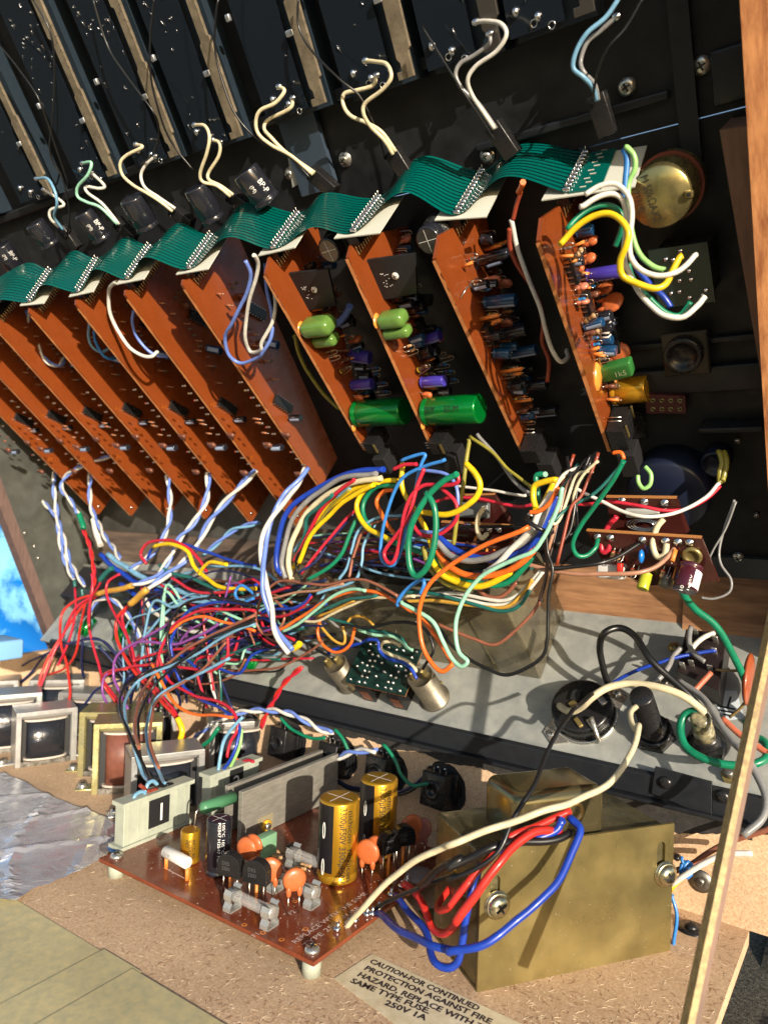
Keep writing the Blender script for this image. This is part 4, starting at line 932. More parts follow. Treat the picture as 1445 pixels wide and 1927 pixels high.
# ------------------------------------------------------------------ power supply board on the floor
ZB = .85
PL, PF = az(193, 1612, ZB), az(585, 1815, ZB); Y0 = (PL.y+PF.y)/2; Y1 = az(838, 1603, ZB).y; X0, X1 = PL.x, PF.x
pw = thing('power_supply_board', ((X0+X1)/2, (Y0+Y1)/2, 0), 'reddish brown power supply board on white standoffs with two gold capacitors and three fuses', 'circuit board')
pcb2 = mat('red_brown_board', (.20, .045, .018), .28, coat=.35, var=.22, vscale=.8, rvar=.12, bump=.04, bscale=4)
b = MB(); b.bb((X0, Y0, ZB-.16), (X1, Y1, ZB)); b.build('board_plate', pcb2, pw)
b = MB(); b.bb((X0+.02, Y0+.02, ZB-.19), (X1-.02, Y1-.02, ZB-.165)); b.build('copper_underside', mat('dark_underside', (.02, .018, .015), .4), pw)
def pb(px, py, h=0): return az(px, py, ZB+h)
def zl(p, py): return axis_len(p, EZ, None, py)
nyl = mat('natural_nylon', srgb(176, 182, 166), .35, trans=.12, var=.15, vscale=1.5)
for (x, y) in ((X0+.55, Y0+.55), (X1-.5, Y0+.5), (X0+.5, Y1-.5), (X1-.5, Y1-.5)):
    b = MB(); b.lathe(V((x, y, 0)), EZ, [(.36, 0), (.36, ZB-.2)], 18); b.build('standoff', nyl, pw); screw(V((x, y, ZB)), EZ, .3, pw, 'screw', steel, .2, 0)
# wide legends
sil = mat('silk_print', srgb(214, 190, 180), .5)
p1 = pb(556, 1777, .0); text('REPLACE WITH THE SAME', sil, pw, p1, EY, -EX, .25, width=(pb(706, 1689)-p1).length*1.0)
p1 = pb(576, 1783, .0); text('TYPE 250V FUSE', sil, pw, p1, EY, -EX, .25, width=(pb(688, 1702)-p1).length*.9)
for s, px, py in (('F1', 480, 1765), ('F2', 548, 1723), ('-', 312, 1580)): text(s, sil, pw, pb(px, py), EY, -EX, .25)
b = MB()
for a, c in (((312, 1634), (352, 1655)), ((300, 1585), (325, 1577)), ((325, 1577), (318, 1570)), ((318, 1570), (295, 1578)), ((295, 1578), (300, 1585))):
    a, c = pb(*a, .004), pb(*c, .004); d = (c-a).normalized(); b.box((a+c)/2, (c-a)/2, EZ.cross(d)*.02, EZ*.003)
b.build('silk_lines', sil, pw)
# heat sinks
hx = pb(455, 1588).x
for dx, tl, tr, scr in ((0, (457, 1491), (637, 1427), True), (-1.45, (431, 1480), (608, 1420), False)):
    x = hx+dx; ya = ax(*tl, x).y; yb = ax(*tr, x).y; zt = ax(*tl, x).z
    b = MB(); b.bb((x-.28, ya, ZB+.02), (x, yb, zt)); hs = b.build('heat_sink', alu, pw, bevel=.025)
    if scr:
        p = ax(499, 1553, x); 
        b = MB(); b.box(p+EX*.012-EZ*.1, EY*.55, EZ*.6, EX*.01); b.build('mica_sheet', mat('mica', srgb(170, 160, 130), .15, alpha=.45), hs)
        b = MB(); b.lathe(p, EX, [(.28, 0), (.3, .18), (.14, .2)], 20); b.build('yellow_bush', mat('yellow_bush', srgb(236, 176, 48), .35), hs)
        screw(p+EX*.18, EX, .19, hs, 'screw', steel, .12)
        f_ = pb(499, 1616); p2 = f_+EZ*max(.62, zl(f_, 1589))-EX*.25; b = MB(); b.rbox(p2+EX*.25, EY*.52, EZ*.5, EX*.24, .04); tr_ = b.build('power_transistor', mat('sage_green_plastic', srgb(116, 158, 124), .45), pw); tr_['label'] = 'sage green power transistor'
        text('AN 7C', mat('faint_green_print', srgb(150, 190, 150), .5), tr_, p2+EX*.495-EY*.35-EZ*.2, EY, EZ, .2, lift=.008)
        for k in (-1, 0, 1): b = MB(); q = p2+EX*.3+EY*k*.28; b.tube([q-EZ*.5, V((q.x, q.y, ZB))], .04, 5); b.build('leg', leg_m, tr_)
# big gold capacitors
for k, (bx_, ty, r_) in enumerate((((634, 1652), 1499, .9), ((709, 1605), 1463, .9))):
    p = pb(*bx_); L_ = zl(p, ty)
    c = ecap(pw, p, EZ, r_, L_-.05, mat('gold_foil_sleeve', srgb(206, 158, 44), .28, metal=.75, coat=.3), dark_top, lift=.05, n=40, cross=True, label=['front gold reservoir capacitor', 'rear gold reservoir capacitor'][k], legs=False)
    view = (CAM-p); view.z = 0; view.normalize(); right = EZ.cross(view)*-1 if False else V((RT.x, RT.y, 0)).normalized()
    # black stripe on the left of the can
    d0 = (view-right*1.15).normalized(); d1 = EZ.cross(d0); b = MB(); vs = [p+EZ*h+(d0*math.cos(t)+d1*math.sin(t))*(r_*1.006) for h in (.58, L_-.1) for t in [.62*(q/6-1) for q in range(13)]]
    b.add(vs, [(q, q+1, q+14, q+13) for q in range(12)], True); st_ = b.build('black_stripe', mat('stripe_black', (.01, .01, .012), .3, coat=.3), c)
    for h in (.8, 2.4):
        ang = -.0; b = MB(); P_ = []
        for q in range(16):
            t = 2*math.pi*q/16; P_.append(p+EZ*(h+.27*math.sin(t)*(1.3 if True else 1))+(d0*math.cos(.07*math.cos(t)+.1)+d1*math.sin(.07*math.cos(t)+.1))*(r_*1.012))
        b.tube(P_, .018, 4, closed=True); b.build('minus_mark', print_w, st_)
    side = (view+right*.1).normalized()
    for s, hh, wd, ang, st0 in (('3300\u00b5F50V 3300\u00b5F50V', .30, L_-.35, -.02, L_-.15), ('nichicon  nichicon', .27, L_-.55, .34, L_-.3)):
        text(s, print_k, c, p+EZ*st0+side*r_+right*ang, -EZ, right, hh, wrap=(p, EZ, r_, side), width=wd, lift=.012)
# smaller electrolytics
p = pb(410, 1643); bc_ = ecap(pw, p, EZ, .56, zl(p, 1541), capb, dark_top, lift=.03, n=32, cross=True, legs=False)
vw = (CAM-p); vw.z = 0; vw.normalize(); rr = V((RT.x, RT.y, 0))
for s, a_ in (('H2547 H2547 H2547', -.05), ('105\u00b0C 105\u00b0C 105\u00b0C', .16)):
    text(s, print_w, bc_, p+EZ*2.5+vw*.56+rr*a_, -EZ, rr, .15, wrap=(p, EZ, .56, (vw+rr*.4).normalized()), width=2.1)
p = pb(357, 1622); gc_ = ecap(pw, p, EZ, .44, zl(p, 1562), MATS['gold_foil_sleeve'], captop, lift=.03, n=28, legs=False)
for s, a_ in (('85\u00b0C 85', .15), ('B2531C', -.03), ('PET', -.2)):
    text(s, print_k, gc_, p+EZ*1.2+vw*.44+rr*a_, -EZ, rr, .13, wrap=(p, EZ, .44, (vw+rr*.2).normalized()), width=(.85 if len(s) > 3 else .35))
a, c = pb(313, 1634), pb(352, 1656); h = zl(a, 1603); d = (c-a).normalized()
b = MB(); q0 = a+EZ*h-d*.1; q1 = c+EZ*h+d*.05; b.lathe(q0, q1-q0, [(.22, 0), (.26, .05), (.26, (q1-q0).length-.05), (.22, (q1-q0).length), (.05, (q1-q0).length+.01)], 20); wc_ = b.build('white_film_capacitor', mat('cream_white_plastic', srgb(214, 212, 206), .35), pw)
for q in (a, c): b = MB(); b.cyl(q, q+EZ*(h-.2), .09, 9); b.build('orange_sleeve', tubem, wc_); 
b = MB(); b.tube(smooth([c+EZ*(h-.25), c+d*.05+EZ*h, q1], 4), .035, 5); b.build('lead', leg_m, wc_)
text('ELNA', mat('grey_print', (.3, .3, .32), .5), wc_, q0+d*.25-V((0, .27, -.02)), d, EZ, .14, lift=.02)
# green axial part bridging behind
a, c = az(378, 1522, ZB+2.0), az(440, 1500, ZB+2.0); b = MB(); d = (c-a).normalized(); b.lathe(a, c-a, [(.05, -.02), (.24, .05), (.3, .2), (.3, (c-a).length)], 18); ga = b.build('green_axial_capacitor', mat('deep_green_axial', srgb(74, 128, 92), .4), pw)
b = MB(); b.tube(smooth([a+d*.05, a-d*.22-EZ*.05, a-d*.3-EZ*.5, a-d*.3-EZ*2.0], 5), .04, 6); b.build('lead', leg_m, ga)
# three glass fuses in clips
glass = mat('fuse_glass', (.75, .75, .73), .06, alpha=.2, coat=1)
clipm = mat('tinned_clip', srgb(186, 186, 182), .32, metal=.6, rvar=.1, vscale=4)
for k, (lc, rc) in enumerate((((437, 1712), (519, 1750)), ((519, 1676), (597, 1712)), ((559, 1626), (636, 1672)))):
    a, c = pb(*lc), pb(*rc); a.y = c.y = (a.y+c.y)/2; c.x = a.x+2.05; hh = .62
    A_, C_ = a+EZ*hh-EX*.2, c+EZ*hh+EX*.22
    b = MB(); b.lathe(A_, EX, [(.2, .45), (.235, .47), (.235, (C_-A_).x-.47), (.2, (C_-A_).x-.45)], 24); fu = b.build('fuse', glass, pw)
    for e, s in ((A_, 1), (C_, -1)):
        b = MB(); b.lathe(e, EX*s, [(.001, 0), (.2, 0), (.25, .04), (.25, .5)], 22, cap=False); b.build('end_cap', clipm, fu)
    b = MB(); b.tube([A_+EX*.3, C_-EX*.3], .012, 4); b.build('fuse_wire', leg_m, fu)
    for e in (a, c):
        P_ = []
        for s in (-1, 1):
            sg = [(.05, .0), (.30, .02), (.30, .2), (.2, .36), (.27, .5), (.28, .7), (.2, .86), (.3, .96)]
            vs = []; b = MB()
            for (y_, z_) in sg: vs += [e+EX*.2+EY*(s*y_)+EZ*z_, e-EX*.2+EY*(s*y_)+EZ*z_]
            n_ = len(sg); vs2 = [v+EY*(s*.035) for v in vs]
            fs = [(2*i, 2*i+1, 2*i+3, 2*i+2) for i in range(n_-1)]
            b.add(vs, fs, False); b.add(vs2, fs, False); b.build('clip_spring', clipm, pw)
        b = MB(); b.box(e+EZ*.03, EX*.2, EY*.3, EZ*.02); b.build('clip_base', clipm, pw)
# discs and flat-faced transistors standing on leads
wd = V((.93, .2, 0)).normalized()
def stand(px, py, fx, fy, rp, kind, m=None, wdir=wd, label=None):
    ft = pb(fx, fy); hc = zl(ft, py); r = pxr(ft+EZ*hc, rp)
    if kind == 'disc': disc(pw, ft, EZ, wdir, r, m or MATS['orange_ceramic'], th=.13, stand=hc-r, spread=.22, label=label)
    else:
        c = ft+EZ*hc; n_ = wdir.cross(EZ); n_ = n_ if n_.y < 0 else -n_
        P_ = [c-wdir*r-EZ*r*.75, c+wdir*r-EZ*r*.75, c+wdir*r+EZ*r*.1]+[c+wdir*(r*math.cos(t))+EZ*(r*.1+r*.85*math.sin(t)) for t in [math.pi*q/12 for q in range(1, 12)]]+[c-wdir*r+EZ*r*.1]
        b = MB(); b.prism([p_+n_*.22 for p_ in P_], -n_*.44); o = b.build('transistor', blackp, pw, bevel=.03)
        text('D55\n2S01', mat('faint_grey_print', (.08, .08, .085), .4), o, c-wdir*r*.55+EZ*r*.1+n_*.22, wdir, EZ, .16, lift=.006)
        for s in (-1, 0, 1):
            q = c+wdir*(s*r*.6)-EZ*r*.75; b = MB()
            if s == 0: b.cyl(q, V((q.x, q.y, ZB)), .07, 8); b.build('orange_sleeve', tubem, o)
            else: b.tube([q, V((q.x, q.y, ZB))], .04, 5); b.build('leg', leg_m, o)
stand(459, 1597, 462, 1665, 22, 'disc'); stand(472, 1590, 474, 1655, 21, 'disc')
stand(438, 1627, 433, 1682, 25, 'tr'); stand(477, 1640, 482, 1700, 26, 'tr')
stand(508, 1637, 506, 1696, 24, 'disc', wdir=V((.75, .66, 0)).normalized()); stand(547, 1655, 552, 1722, 23, 'disc', wdir=V((.6, .8, 0)).normalized())
stand(704, 1594, 707, 1648, 22, 'disc'); stand(691, 1603, 690, 1660, 24, 'disc')
stand(732, 1586, 730, 1650, 22, 'tr', wdir=V((.3, .95, 0)).normalized()); stand(752, 1572, 757, 1632, 22, 'tr', wdir=V((.5, .86, 0)).normalized())
stand(764, 1556, 772, 1615, 24, 'disc', wdir=V((.5, .86, 0)).normalized()); stand(789, 1562, 790, 1610, 24, 'disc', mat('dusky_ceramic', srgb(150, 92, 84), .4, coat=.2), wdir=V((.5, .86, 0)).normalized())
c = pb(549, 1618); b = MB(); b.rbox(c+EZ*.45, EX*.24, EY*.2, EZ*.25, .04); o = b.build('small_transistor', blackp, pw)
for s in (-1, 0, 1): b = MB(); b.tube([c+EX*s*.14+EZ*.25, c+EX*s*.14], .03, 4); b.build('leg', leg_m, o)
for (x, y) in ((522, 1612), (530, 1604), (576, 1628), (566, 1633)):
    c = pb(x, y, .12); b = MB(); b.lathe(c-wd*.3, wd, [(.03, 0), (.09, .06), (.07, .14), (.07, .46), (.09, .54), (.03, .6)], 9); o = b.build('resistor', resm, pw); b = MB(); b.tube([c-wd*.5-EZ*.12, c-wd*.42, c+wd*.42, c+wd*.5-EZ*.12], .025, 4); b.build('leads', leg_m, o)
b = MB(); b.ball(pb(790, 1650), .7, 16, (1, 1, .5), EZ); b.build('grey_sealant', mat('grey_sealant', srgb(120, 108, 104), .5, bump=.5, bscale=4), pw)
for (x, y) in ((634, 1752), (655, 1742), (690, 1724), (700, 1722), (668, 1735), (735, 1686), (755, 1670), (712, 1712), (765, 1660)):
    c = pb(x, y); b = MB(); b.ball(c+EZ*.08, .17, 9, (1, 1, .8), EZ); b.tube([c, c+EZ*.35+EX*.05], .06, 6); b.build('solder_terminal', tin, pw)
for (x, y) in ((575, 1748), (625, 1733), (460, 1740), (495, 1755), (530, 1768), (555, 1696), (510, 1700)):
    c = pb(x, y, .005); b = MB(); b.lathe(c, EZ, [(.07, 0), (.1, .01), (.12, 0)], 10, cap=False); b.build('via_ring', tubem, pw)
# tall white plug housings 1 and 2
def plug(px, py, tx, ty, num, label, wid, yoff=0):
    p = pb(px, py); ht = zl(p, ty)
    t = thing('plug_housing', p, label, 'connector', 'white numbered plug housings')
    x0 = p.x; W = wid; b = MB(); b.bb((x0-.7, p.y, ZB+.02), (x0, p.y+W, ZB+ht)); b.build('housing', nyl, t, bevel=.04)
    b = MB(); b.bb((x0-.85, p.y-.2, ZB+.0), (x0+.12, p.y+W+.15, ZB+.16)); b.build('base_flange', nyl, t)
    b = MB(); b.bb((x0-.78, p.y-.12, ZB+ht-.18), (x0+.06, p.y+W+.22, ZB+ht+.02)); b.build('top_rim', nyl, t)
    for k in range(7):
        y = p.y+W*(k+.5)/7; b = MB(); b.bb((x0+.005, y-.03, ZB+.2), (x0+.05, y+.03, ZB+ht-.2)); b.build('rib', nyl, t)
    b = MB(); yc = p.y+W*.5; zc = ZB+ht*.56; b.bb((x0+.05, yc-.62, zc-.68), (x0+.075, yc+.62, zc+.68)); lb = b.build('black_label', rubber, t)
    text(num, print_w, lb, V((x0+.08, yc-.2, zc-.45)), EY, EZ, .9, lift=.012)
    return p, ht
pg1 = plug(232, 1600, 235, 1513, '1', 'white plug housing with black number 1 label at the board corner', 4.0)
p2_ = az(398, 1459, ZB+pg1[1]); 
t = thing('plug_housing', (p2_.x, p2_.y, 0), 'white plug housing with black number 2 label behind the heat sinks', 'connector', 'white numbered plug housings')
b = MB(); b.bb((p2_.x-.7, p2_.y, ZB), (p2_.x, p2_.y+3.6, ZB+pg1[1])); b.build('housing', nyl, t, bevel=.04)
b = MB(); b.bb((p2_.x-.78, p2_.y-.15, ZB+pg1[1]-.18), (p2_.x+.06, p2_.y+3.8, ZB+pg1[1]+.02)); b.build('top_rim', nyl, t)
for k in range(6):
    y = p2_.y+3.6*(k+.5)/6; b = MB(); b.bb((p2_.x+.005, y-.03, ZB+.2), (p2_.x+.05, y+.03, ZB+pg1[1]-.2)); b.build('rib', nyl, t)
b = MB(); b.bb((p2_.x+.05, p2_.y+1.3, ZB+.8), (p2_.x+.075, p2_.y+2.3, ZB+2.1)); lb = b.build('black_label', rubber, t); text('2', print_w, lb, V((p2_.x+.08, p2_.y+1.5, ZB+.95)), EY, EZ, .82, lift=.012)

rdu = random.Random(4); b = MB()
for k in range(420):
    p = V((rdu.uniform(X0+.1, X1-.1), rdu.uniform(Y0+.1, Y1-.1), ZB+.008)); r_ = rdu.uniform(.006, .022)
    b.box(p, EX*r_, EY*(r_*rdu.uniform(.5, 2)), EZ*.004)
tag(b.build('dust_specks', mat('pale_dust', (.5, .42, .36), .9), pw), kind='stuff')
# ------------------------------------------------------------------ mains transformer
Q0, Q1 = az(897, 1868), az(1260, 1789); ea = (Q1-Q0).normalized(); LT = (Q1-Q0).length; eb = V((-ea.y, ea.x, 0))   # eb points away from the camera
tf = thing('mains_transformer', Q0+ea*LT/2+eb*2, 'large olive gold mains transformer in a folded bracket with slotted front plate', 'transformer')
def tl(a, b_, z_): return Q0+ea*a+eb*b_+EZ*z_
HT = 5.15
def hole2(cx, cz):   # slot outline
    o = []
    for k in range(9): t = math.pi*k/8; o.append((cx+.2*math.cos(t), cz+.52+.2*math.sin(t)))
    for k in range(9): t = math.pi+math.pi*k/8; o.append((cx+.2*math.cos(t), cz-.52+.2*math.sin(t)))
    return o
s1, s2 = (933, 1695), (1245, 1635)
def onpl(px, py):
    p = hit(px, py, eb, eb.dot(Q0)); return (p-Q0).dot(ea), p.z
u1, u2 = onpl(931, 1684), onpl(1243, 1618)
holed(lambda a, c, d: tl(a, d*1.0, c), (0, 0, LT, HT), [hole2(u1[0], u1[1]), hole2(u2[0], u2[1])], -.12) if False else None
m_ = holed(lambda a, c, d: tl(a, -d, c), (0, 0.0, LT, HT), [hole2(*u1), hole2(*u2)], .12); m_.build('front_plate', gold, tf)
LB = axis_len(Q0+EZ*4, eb, 822) if True else 6
b = MB(); b.box(tl(LT/2, 2.8, .06), ea*(LT/2), eb*2.7, EZ*.06); b.build('bracket_foot', gold2, tf)
b = MB(); b.rbox(tl(LT/2-.1, LB/2+.15, HT/2-.05), ea*(LT/2-.12), eb*(LB/2), EZ*(HT/2-.1), .1); b.build('core_shroud', gold2, tf)
for u in (onpl(934, 1702), onpl(1250, 1644)):
    c = tl(u[0], -.01, u[1]); screw(c, -eb, .42, tf, 'large_screw', mat('pale_brass_screw', srgb(196, 190, 160), .25, metal=1), .3, .52, .6)
    b = MB(); b.lathe(c-eb*.05, -eb, [(.45, 0), (.5, .06), (.44, .1), (.3, .11)], 22, cap=False); b.build('spring_washer', MATS['pale_brass_screw'], tf)
screw(az(884, 1817, .12), EZ, .26, tf, 'screw', steel, .18, .34)
# pressed bell cover
b0 = .45; pr_ = hit(1143, 1476, eb, eb.dot(Q0)+b0); pl_ = hit(972, 1500, eb, eb.dot(Q0)+b0)
zt = (pr_.z+pl_.z)/2; a1 = (pr_-Q0).dot(ea); a0 = (pl_-Q0).dot(ea)
b1 = max(b0+2.6, (az(890, 1460, zt)-Q0).dot(eb))
b = MB(); b.rbox(tl((a0+a1)/2, (b0+b1)/2, HT+.0), ea*((a1-a0)/2), eb*((b1-b0)/2), EZ*(zt-HT), .42, 6); bell = b.build('bell_cover', mat('glossy_olive_steel', srgb(128, 116, 82), .2, metal=.8, var=.25, vscale=.5, col2=srgb(116, 110, 82), rvar=.05), tf)
hp_ = hit(1080, 1528, eb, eb.dot(Q0)+b0); b = MB(); b.lathe(hp_+eb*.05, -eb, [(.42, 0), (.42, .12), (.3, .14), (.26, .02), (.001, .02)], 24); b.build('cable_grommet', mat('amber_grommet', srgb(120, 96, 50), .35, coat=.3), tf)
HP = hp_
b = MB()
for k in range(7): b.box(tl(LT/2-.1+.2, LB+.2-.0, .8+.0), ea*.01, eb*.01, EZ*.01)
# caution sticker on the floor
sk = thing('caution_sticker', az(760, 1860, 0), 'cream sticker reading CAUTION about fuse replacement stuck on the brown floor', 'sticker')
TA, TBt = az(700, 1795, .01), az(628, 1842, .01)
T2 = az(935, 1905, .01); exs = (T2-TA).normalized()
eys = EZ.cross(exs)
b = MB(); Wd = 12; Hh = 3.35; P0_ = TA+eys*0
wv_ = (TBt-TA); Hh = abs(wv_.dot(eys)); sh = wv_.dot(exs)
b.prism([TA+exs*0, TA+exs*Wd, TA+exs*(Wd+sh)-eys*(Hh+2.2), TA+exs*(sh-.0)-eys*(Hh)+exs*0], EZ*.006)
b.build('sticker_paper', mat('yellowed_paper', srgb(226, 214, 184), .5, coat=.15, var=.25, vscale=1.2, col2=srgb(206, 190, 154)), sk)
inkp = mat('purple_black_ink', (.03, .018, .025), .5)
def on(px, py): return az(px, py, .02)
for s, a, c in (('CAUTION-FOR CONTINUED', (694, 1811), (898, 1902)), ('PROTECTION AGAINST FIRE', (684, 1824), (921, 1927)), ('HAZARD, REPLACE WITH THE', (671, 1836), (931, 1949)), ('SAME TYPE FUSE.', (658, 1848), (806, 1908)), ('250V 1A', (722, 1890), (800, 1921))):
    A_, C_ = on(*a), on(*c); e_ = (C_-A_).normalized(); text(s, inkp, sk, A_, e_, EZ.cross(e_), .285, width=(C_-A_).length, lift=.002, thick=.012)

# ------------------------------------------------------------------ small audio transformers
frz = mat('bright_zinc_frame', srgb(176, 176, 174), .34, metal=.6, rvar=.06, vscale=1)
frg = mat('yellow_zinc_frame', srgb(176, 166, 108), .3, metal=.6, rvar=.06, vscale=1, var=.15, col2=srgb(160, 154, 116))
coilk = mat('black_tape_coil', (.014, .016, .022), .25, coat=.4, bump=.5, bscale=4, bd=.05)
coilr = mat('brown_paper_coil', srgb(118, 72, 58), .35, coat=.3, var=.2, vscale=3)
bob = mat('bobbin_plastic', srgb(186, 176, 166), .5)
def small_tf(bl, br, ty, label, fr=frz, co=coilk, D=2.3, foot=None, tilt=0, z0=0, W=None):
    A_, B_ = az(*bl, z0), az(*br, z0); u = (B_-A_).normalized(); W = W or (B_-A_).length; n_ = V((-u.y, u.x, 0)); H_ = axis_len(A_, EZ, None, ty)
    t = thing('audio_transformer', A_+u*W/2+n_*D/2, label, 'transformer', 'open frame audio transformers')
    f = .2*W if W < 4 else .6; hz = .34
    def q(a, b_, z_): return A_+u*a+n_*b_+EZ*z_
    for xm in (hz/2, W-hz/2):
        b = MB(); b.box(q(xm, D/2, H_/2), u*(hz/2), n_*(D/2), EZ*(H_/2-.003)); b.build('side_limb', fr, t, bevel=.03)
    b = MB(); b.box(q(W/2, D/2, H_-.14), u*(W/2+.0), n_*(D/2+.02), EZ*.15); b.build('top_yoke', fr, t, bevel=.04)
    b = MB(); b.prism([q(.08, -.02, H_-.05), q(W-.08, -.02, H_-.05), q(W-.42, .22, H_-.46), q(.42, .22, H_-.46)], n_*.06-EZ*.05); b.build('bevelled_lip', fr, t)
    b = MB(); b.prism([q(.0, -.02, H_-.1), q(.36, .2, H_-.5), q(.36, .2, .1), q(.0, -.02, .02)], n_*.05); b.build('bevelled_lip', fr, t)
    b = MB(); b.prism([q(W, -.02, H_-.1), q(W-.36, .2, H_-.5), q(W-.36, .2, .1), q(W, -.02, .02)], n_*.05); b.build('bevelled_lip', fr, t)
    b = MB(); b.box(q(W/2, D/2, .17), u*(W/2-hz), n_*(D/2-.04), EZ*.16); b.build('bottom_yoke', steeld, t)
    b = MB(); b.box(q(W/2, D/2+.1, H_/2), u*(W/2-hz-.02), n_*(D/2-.5), EZ*(H_/2-.3)); b.build('core', rubber, t)
    hc = H_-.95; cw = W/2-hz-.34
    P_ = [q(W/2-cw, .5, .42)]+[q(W/2+cw*math.sin(s_), .5-.5*math.cos(s_)**.75, .42) for s_ in [math.radians(-80+20*k) for k in range(9)]]+[q(W/2+cw, .5, .42), q(W/2+cw, D*.7, .42), q(W/2-cw, D*.7, .42)]
    b = MB(); b.prism(P_, EZ*(hc-.12)); b.sm = [len(f) == 4 for f in b.f]; b.build('coil', co, t)
    for zz in (.36, .42+hc-.14): b = MB(); P2 = [(p-q(W/2, .5, .42))*1.12+q(W/2, .5, zz) for p in P_]; b.prism(P2, EZ*.11); b.build('bobbin_cheek', bob, t)
    for s_, x_ in ((-1, 0), (1, W)):
        b = MB(); b.rbox(q(x_+s_*.5, D/2, .06), u*.52, n_*.42, EZ*.06, .05, 2); ft = b.build('mounting_foot', fr, t); screw(q(x_+s_*.62, D/2, .12), EZ, .27, ft, 'screw', steel, .2, .33)
    return t
small_tf((28, 1447), (140, 1431), 1343, 'silver framed transformer with black coil left of the two yellow framed ones', W=3.7)
small_tf((146, 1462), (262, 1462), 1341, 'yellow framed transformer half hidden behind the one with the brown coil', frg, coilk, W=3.9)
small_tf((172, 1497), (300, 1489), 1364, 'yellow framed transformer with brown paper coil', frg, coilr, W=3.9)
small_tf((244, 1546), (388, 1524), 1426, 'silver framed transformer with black coil directly behind plug housing 1', W=4.0)
small_tf((392, 1470), (512, 1460), 1362, 'silver framed transformer with black coil behind plug housing 2', W=3.8)
small_tf((-60, 1425), (100, 1408), 1313, 'silver framed transformer cut by the left frame edge, front row', W=4.4)
small_tf((52, 1375), (165, 1372), 1281, 'silver framed transformer in the back row under two red wires', W=3.9)
small_tf((108, 1392), (230, 1398), 1303, 'silver framed transformer in the back row with a green wire end on it', W=3.9)
small_tf((-70, 1380), (38, 1372), 1286, 'silver framed transformer in the back row at the left frame edge', W=3.6)
small_tf((235, 1415), (330, 1412), 1335, 'silver framed transformer hidden under the wires behind the yellow framed pair', W=3.4)

# ------------------------------------------------------------------ jack sockets poking through the rear wall
jl = ['rightmost jack socket, bare and unwired in its torn hole', 'jack socket second from the right with green and white wires', 'jack socket third from the right', 'jack socket behind the right end of plug housing 2', 'leftmost jack socket behind a transformer']
bridge = mat('dark_hole_tape', (.02, .02, .022), .5, bump=.6, bscale=5)
for i, j in enumerate(JACKS):
    c = V((j.x, 35.15, j.z)); ax_ = V((-.12, -1, .12)).normalized(); u_ = V((1, -.12, 0)).normalized(); v_ = u_.cross(ax_)*-1
    t = thing('jack_socket', c, 'black '+jl[i], 'jack socket', 'jack sockets in the rear wall')
    b = MB(); b.rbox(c+ax_*.15, u_*.75, v_*.9, ax_*.95, .08); b.build('body', blackp, t)
    b = MB(); b.lathe(c+ax_*1.0, ax_, [(.52, 0), (.52, .12), (.3, .16), (.28, .1), (.001, .1)], 24); b.build('round_boss', blackp, t)
    for k in range(3): b = MB(); b.rbox(c+ax_*(.2)+u_*(.85+.0)+v_*(.3-.0*k)-ax_*(.25*k), u_*.14, v_*.62, ax_*.07, .03); b.build('side_fin', blackp, t)
    for k in (-1, 0, 1): b = MB(); b.tube(smooth([c+ax_*.5+u_*k*.4+v_*.85, c+ax_*.55+u_*k*.42+v_*1.1, c+ax_*.75+u_*k*.45+v_*1.18], 3), .045, 5); b.build('contact_spring', leg_m, t)
    b = MB(); b.lathe(V((j.x, 35.3, j.z)), EY, [(1.6, 0), (1.6, .3)], 24); b.build('dark_backing', bridge, t)

# ------------------------------------------------------------------ lath crossing the right edge close to the camera
ls = thing('prop_lath', (-3, 20, -2), 'thin cream edged wooden lath crossing the lower right corner in the foreground', 'lath')
a = CAM+ray(1275, 2010)*20.0; c = CAM+ray(1462, 1120)*25.0; d = (c-a).normalized()
sd = (RT-d*RT.dot(d)).normalized(); fn = d.cross(sd).normalized(); 
if fn.dot(FW) > 0: fn = -fn
b = MB(); b.box((a+c)/2-sd*.0, (c-a)/2, sd*.09, fn*.25); b.build('sawn_edge', mat('cream_sawn_edge', srgb(176, 156, 104), .6, var=.4, vscale=4, col2=srgb(132, 110, 74), bump=.3, bscale=14), ls)
b = MB(); b.box((a+c)/2+sd*.165-fn*.05, (c-a)/2*.999, sd*.073, fn*.27); b.build('brown_face', woodd, ls)

# ------------------------------------------------------------------ blue plastic beyond the left end, its glare painted in as paler patches
bt_ = mat('glare_painted_blue_plastic', (.004, .12, .42), .2, coat=.5, var=1, vscale=.1, col2=(.25, .62, .9), thr=(.40, .5))
b = MB()
XB = -84; k1, k2 = ax(-40, 1260, XB), ax(-40, 900, XB); k3 = ax(190, 1200, XB)
def tf_(a, c):
    y = k1.y-14+(k3.y-k1.y+34)*a; z_ = -2+(k2.z+12)*c
    return V((XB+1.6*math.sin(a*9+c*5)+1.3*math.sin(c*11+a*3)+.5*math.sin(a*31+c*17), y, z_))
b.grid(tf_, 60, 50); tag(b.build('blue_tarpaulin', bt_), 'blurred glossy blue plastic sheet with painted white glare behind the left end', 'tarpaulin')
b = MB(); q0 = ay(4, 1208, 22); b.rbox(V((q0.x-.9, 22, q0.z-.5)), EX*1.1, EY*1.2, EZ*.55, .15); tag(b.build('blue_bottle_cap', mat('pale_blue_plastic', srgb(120, 170, 220), .35)), 'pale blue plastic lump resting on the left wall edge of the base', 'cap')

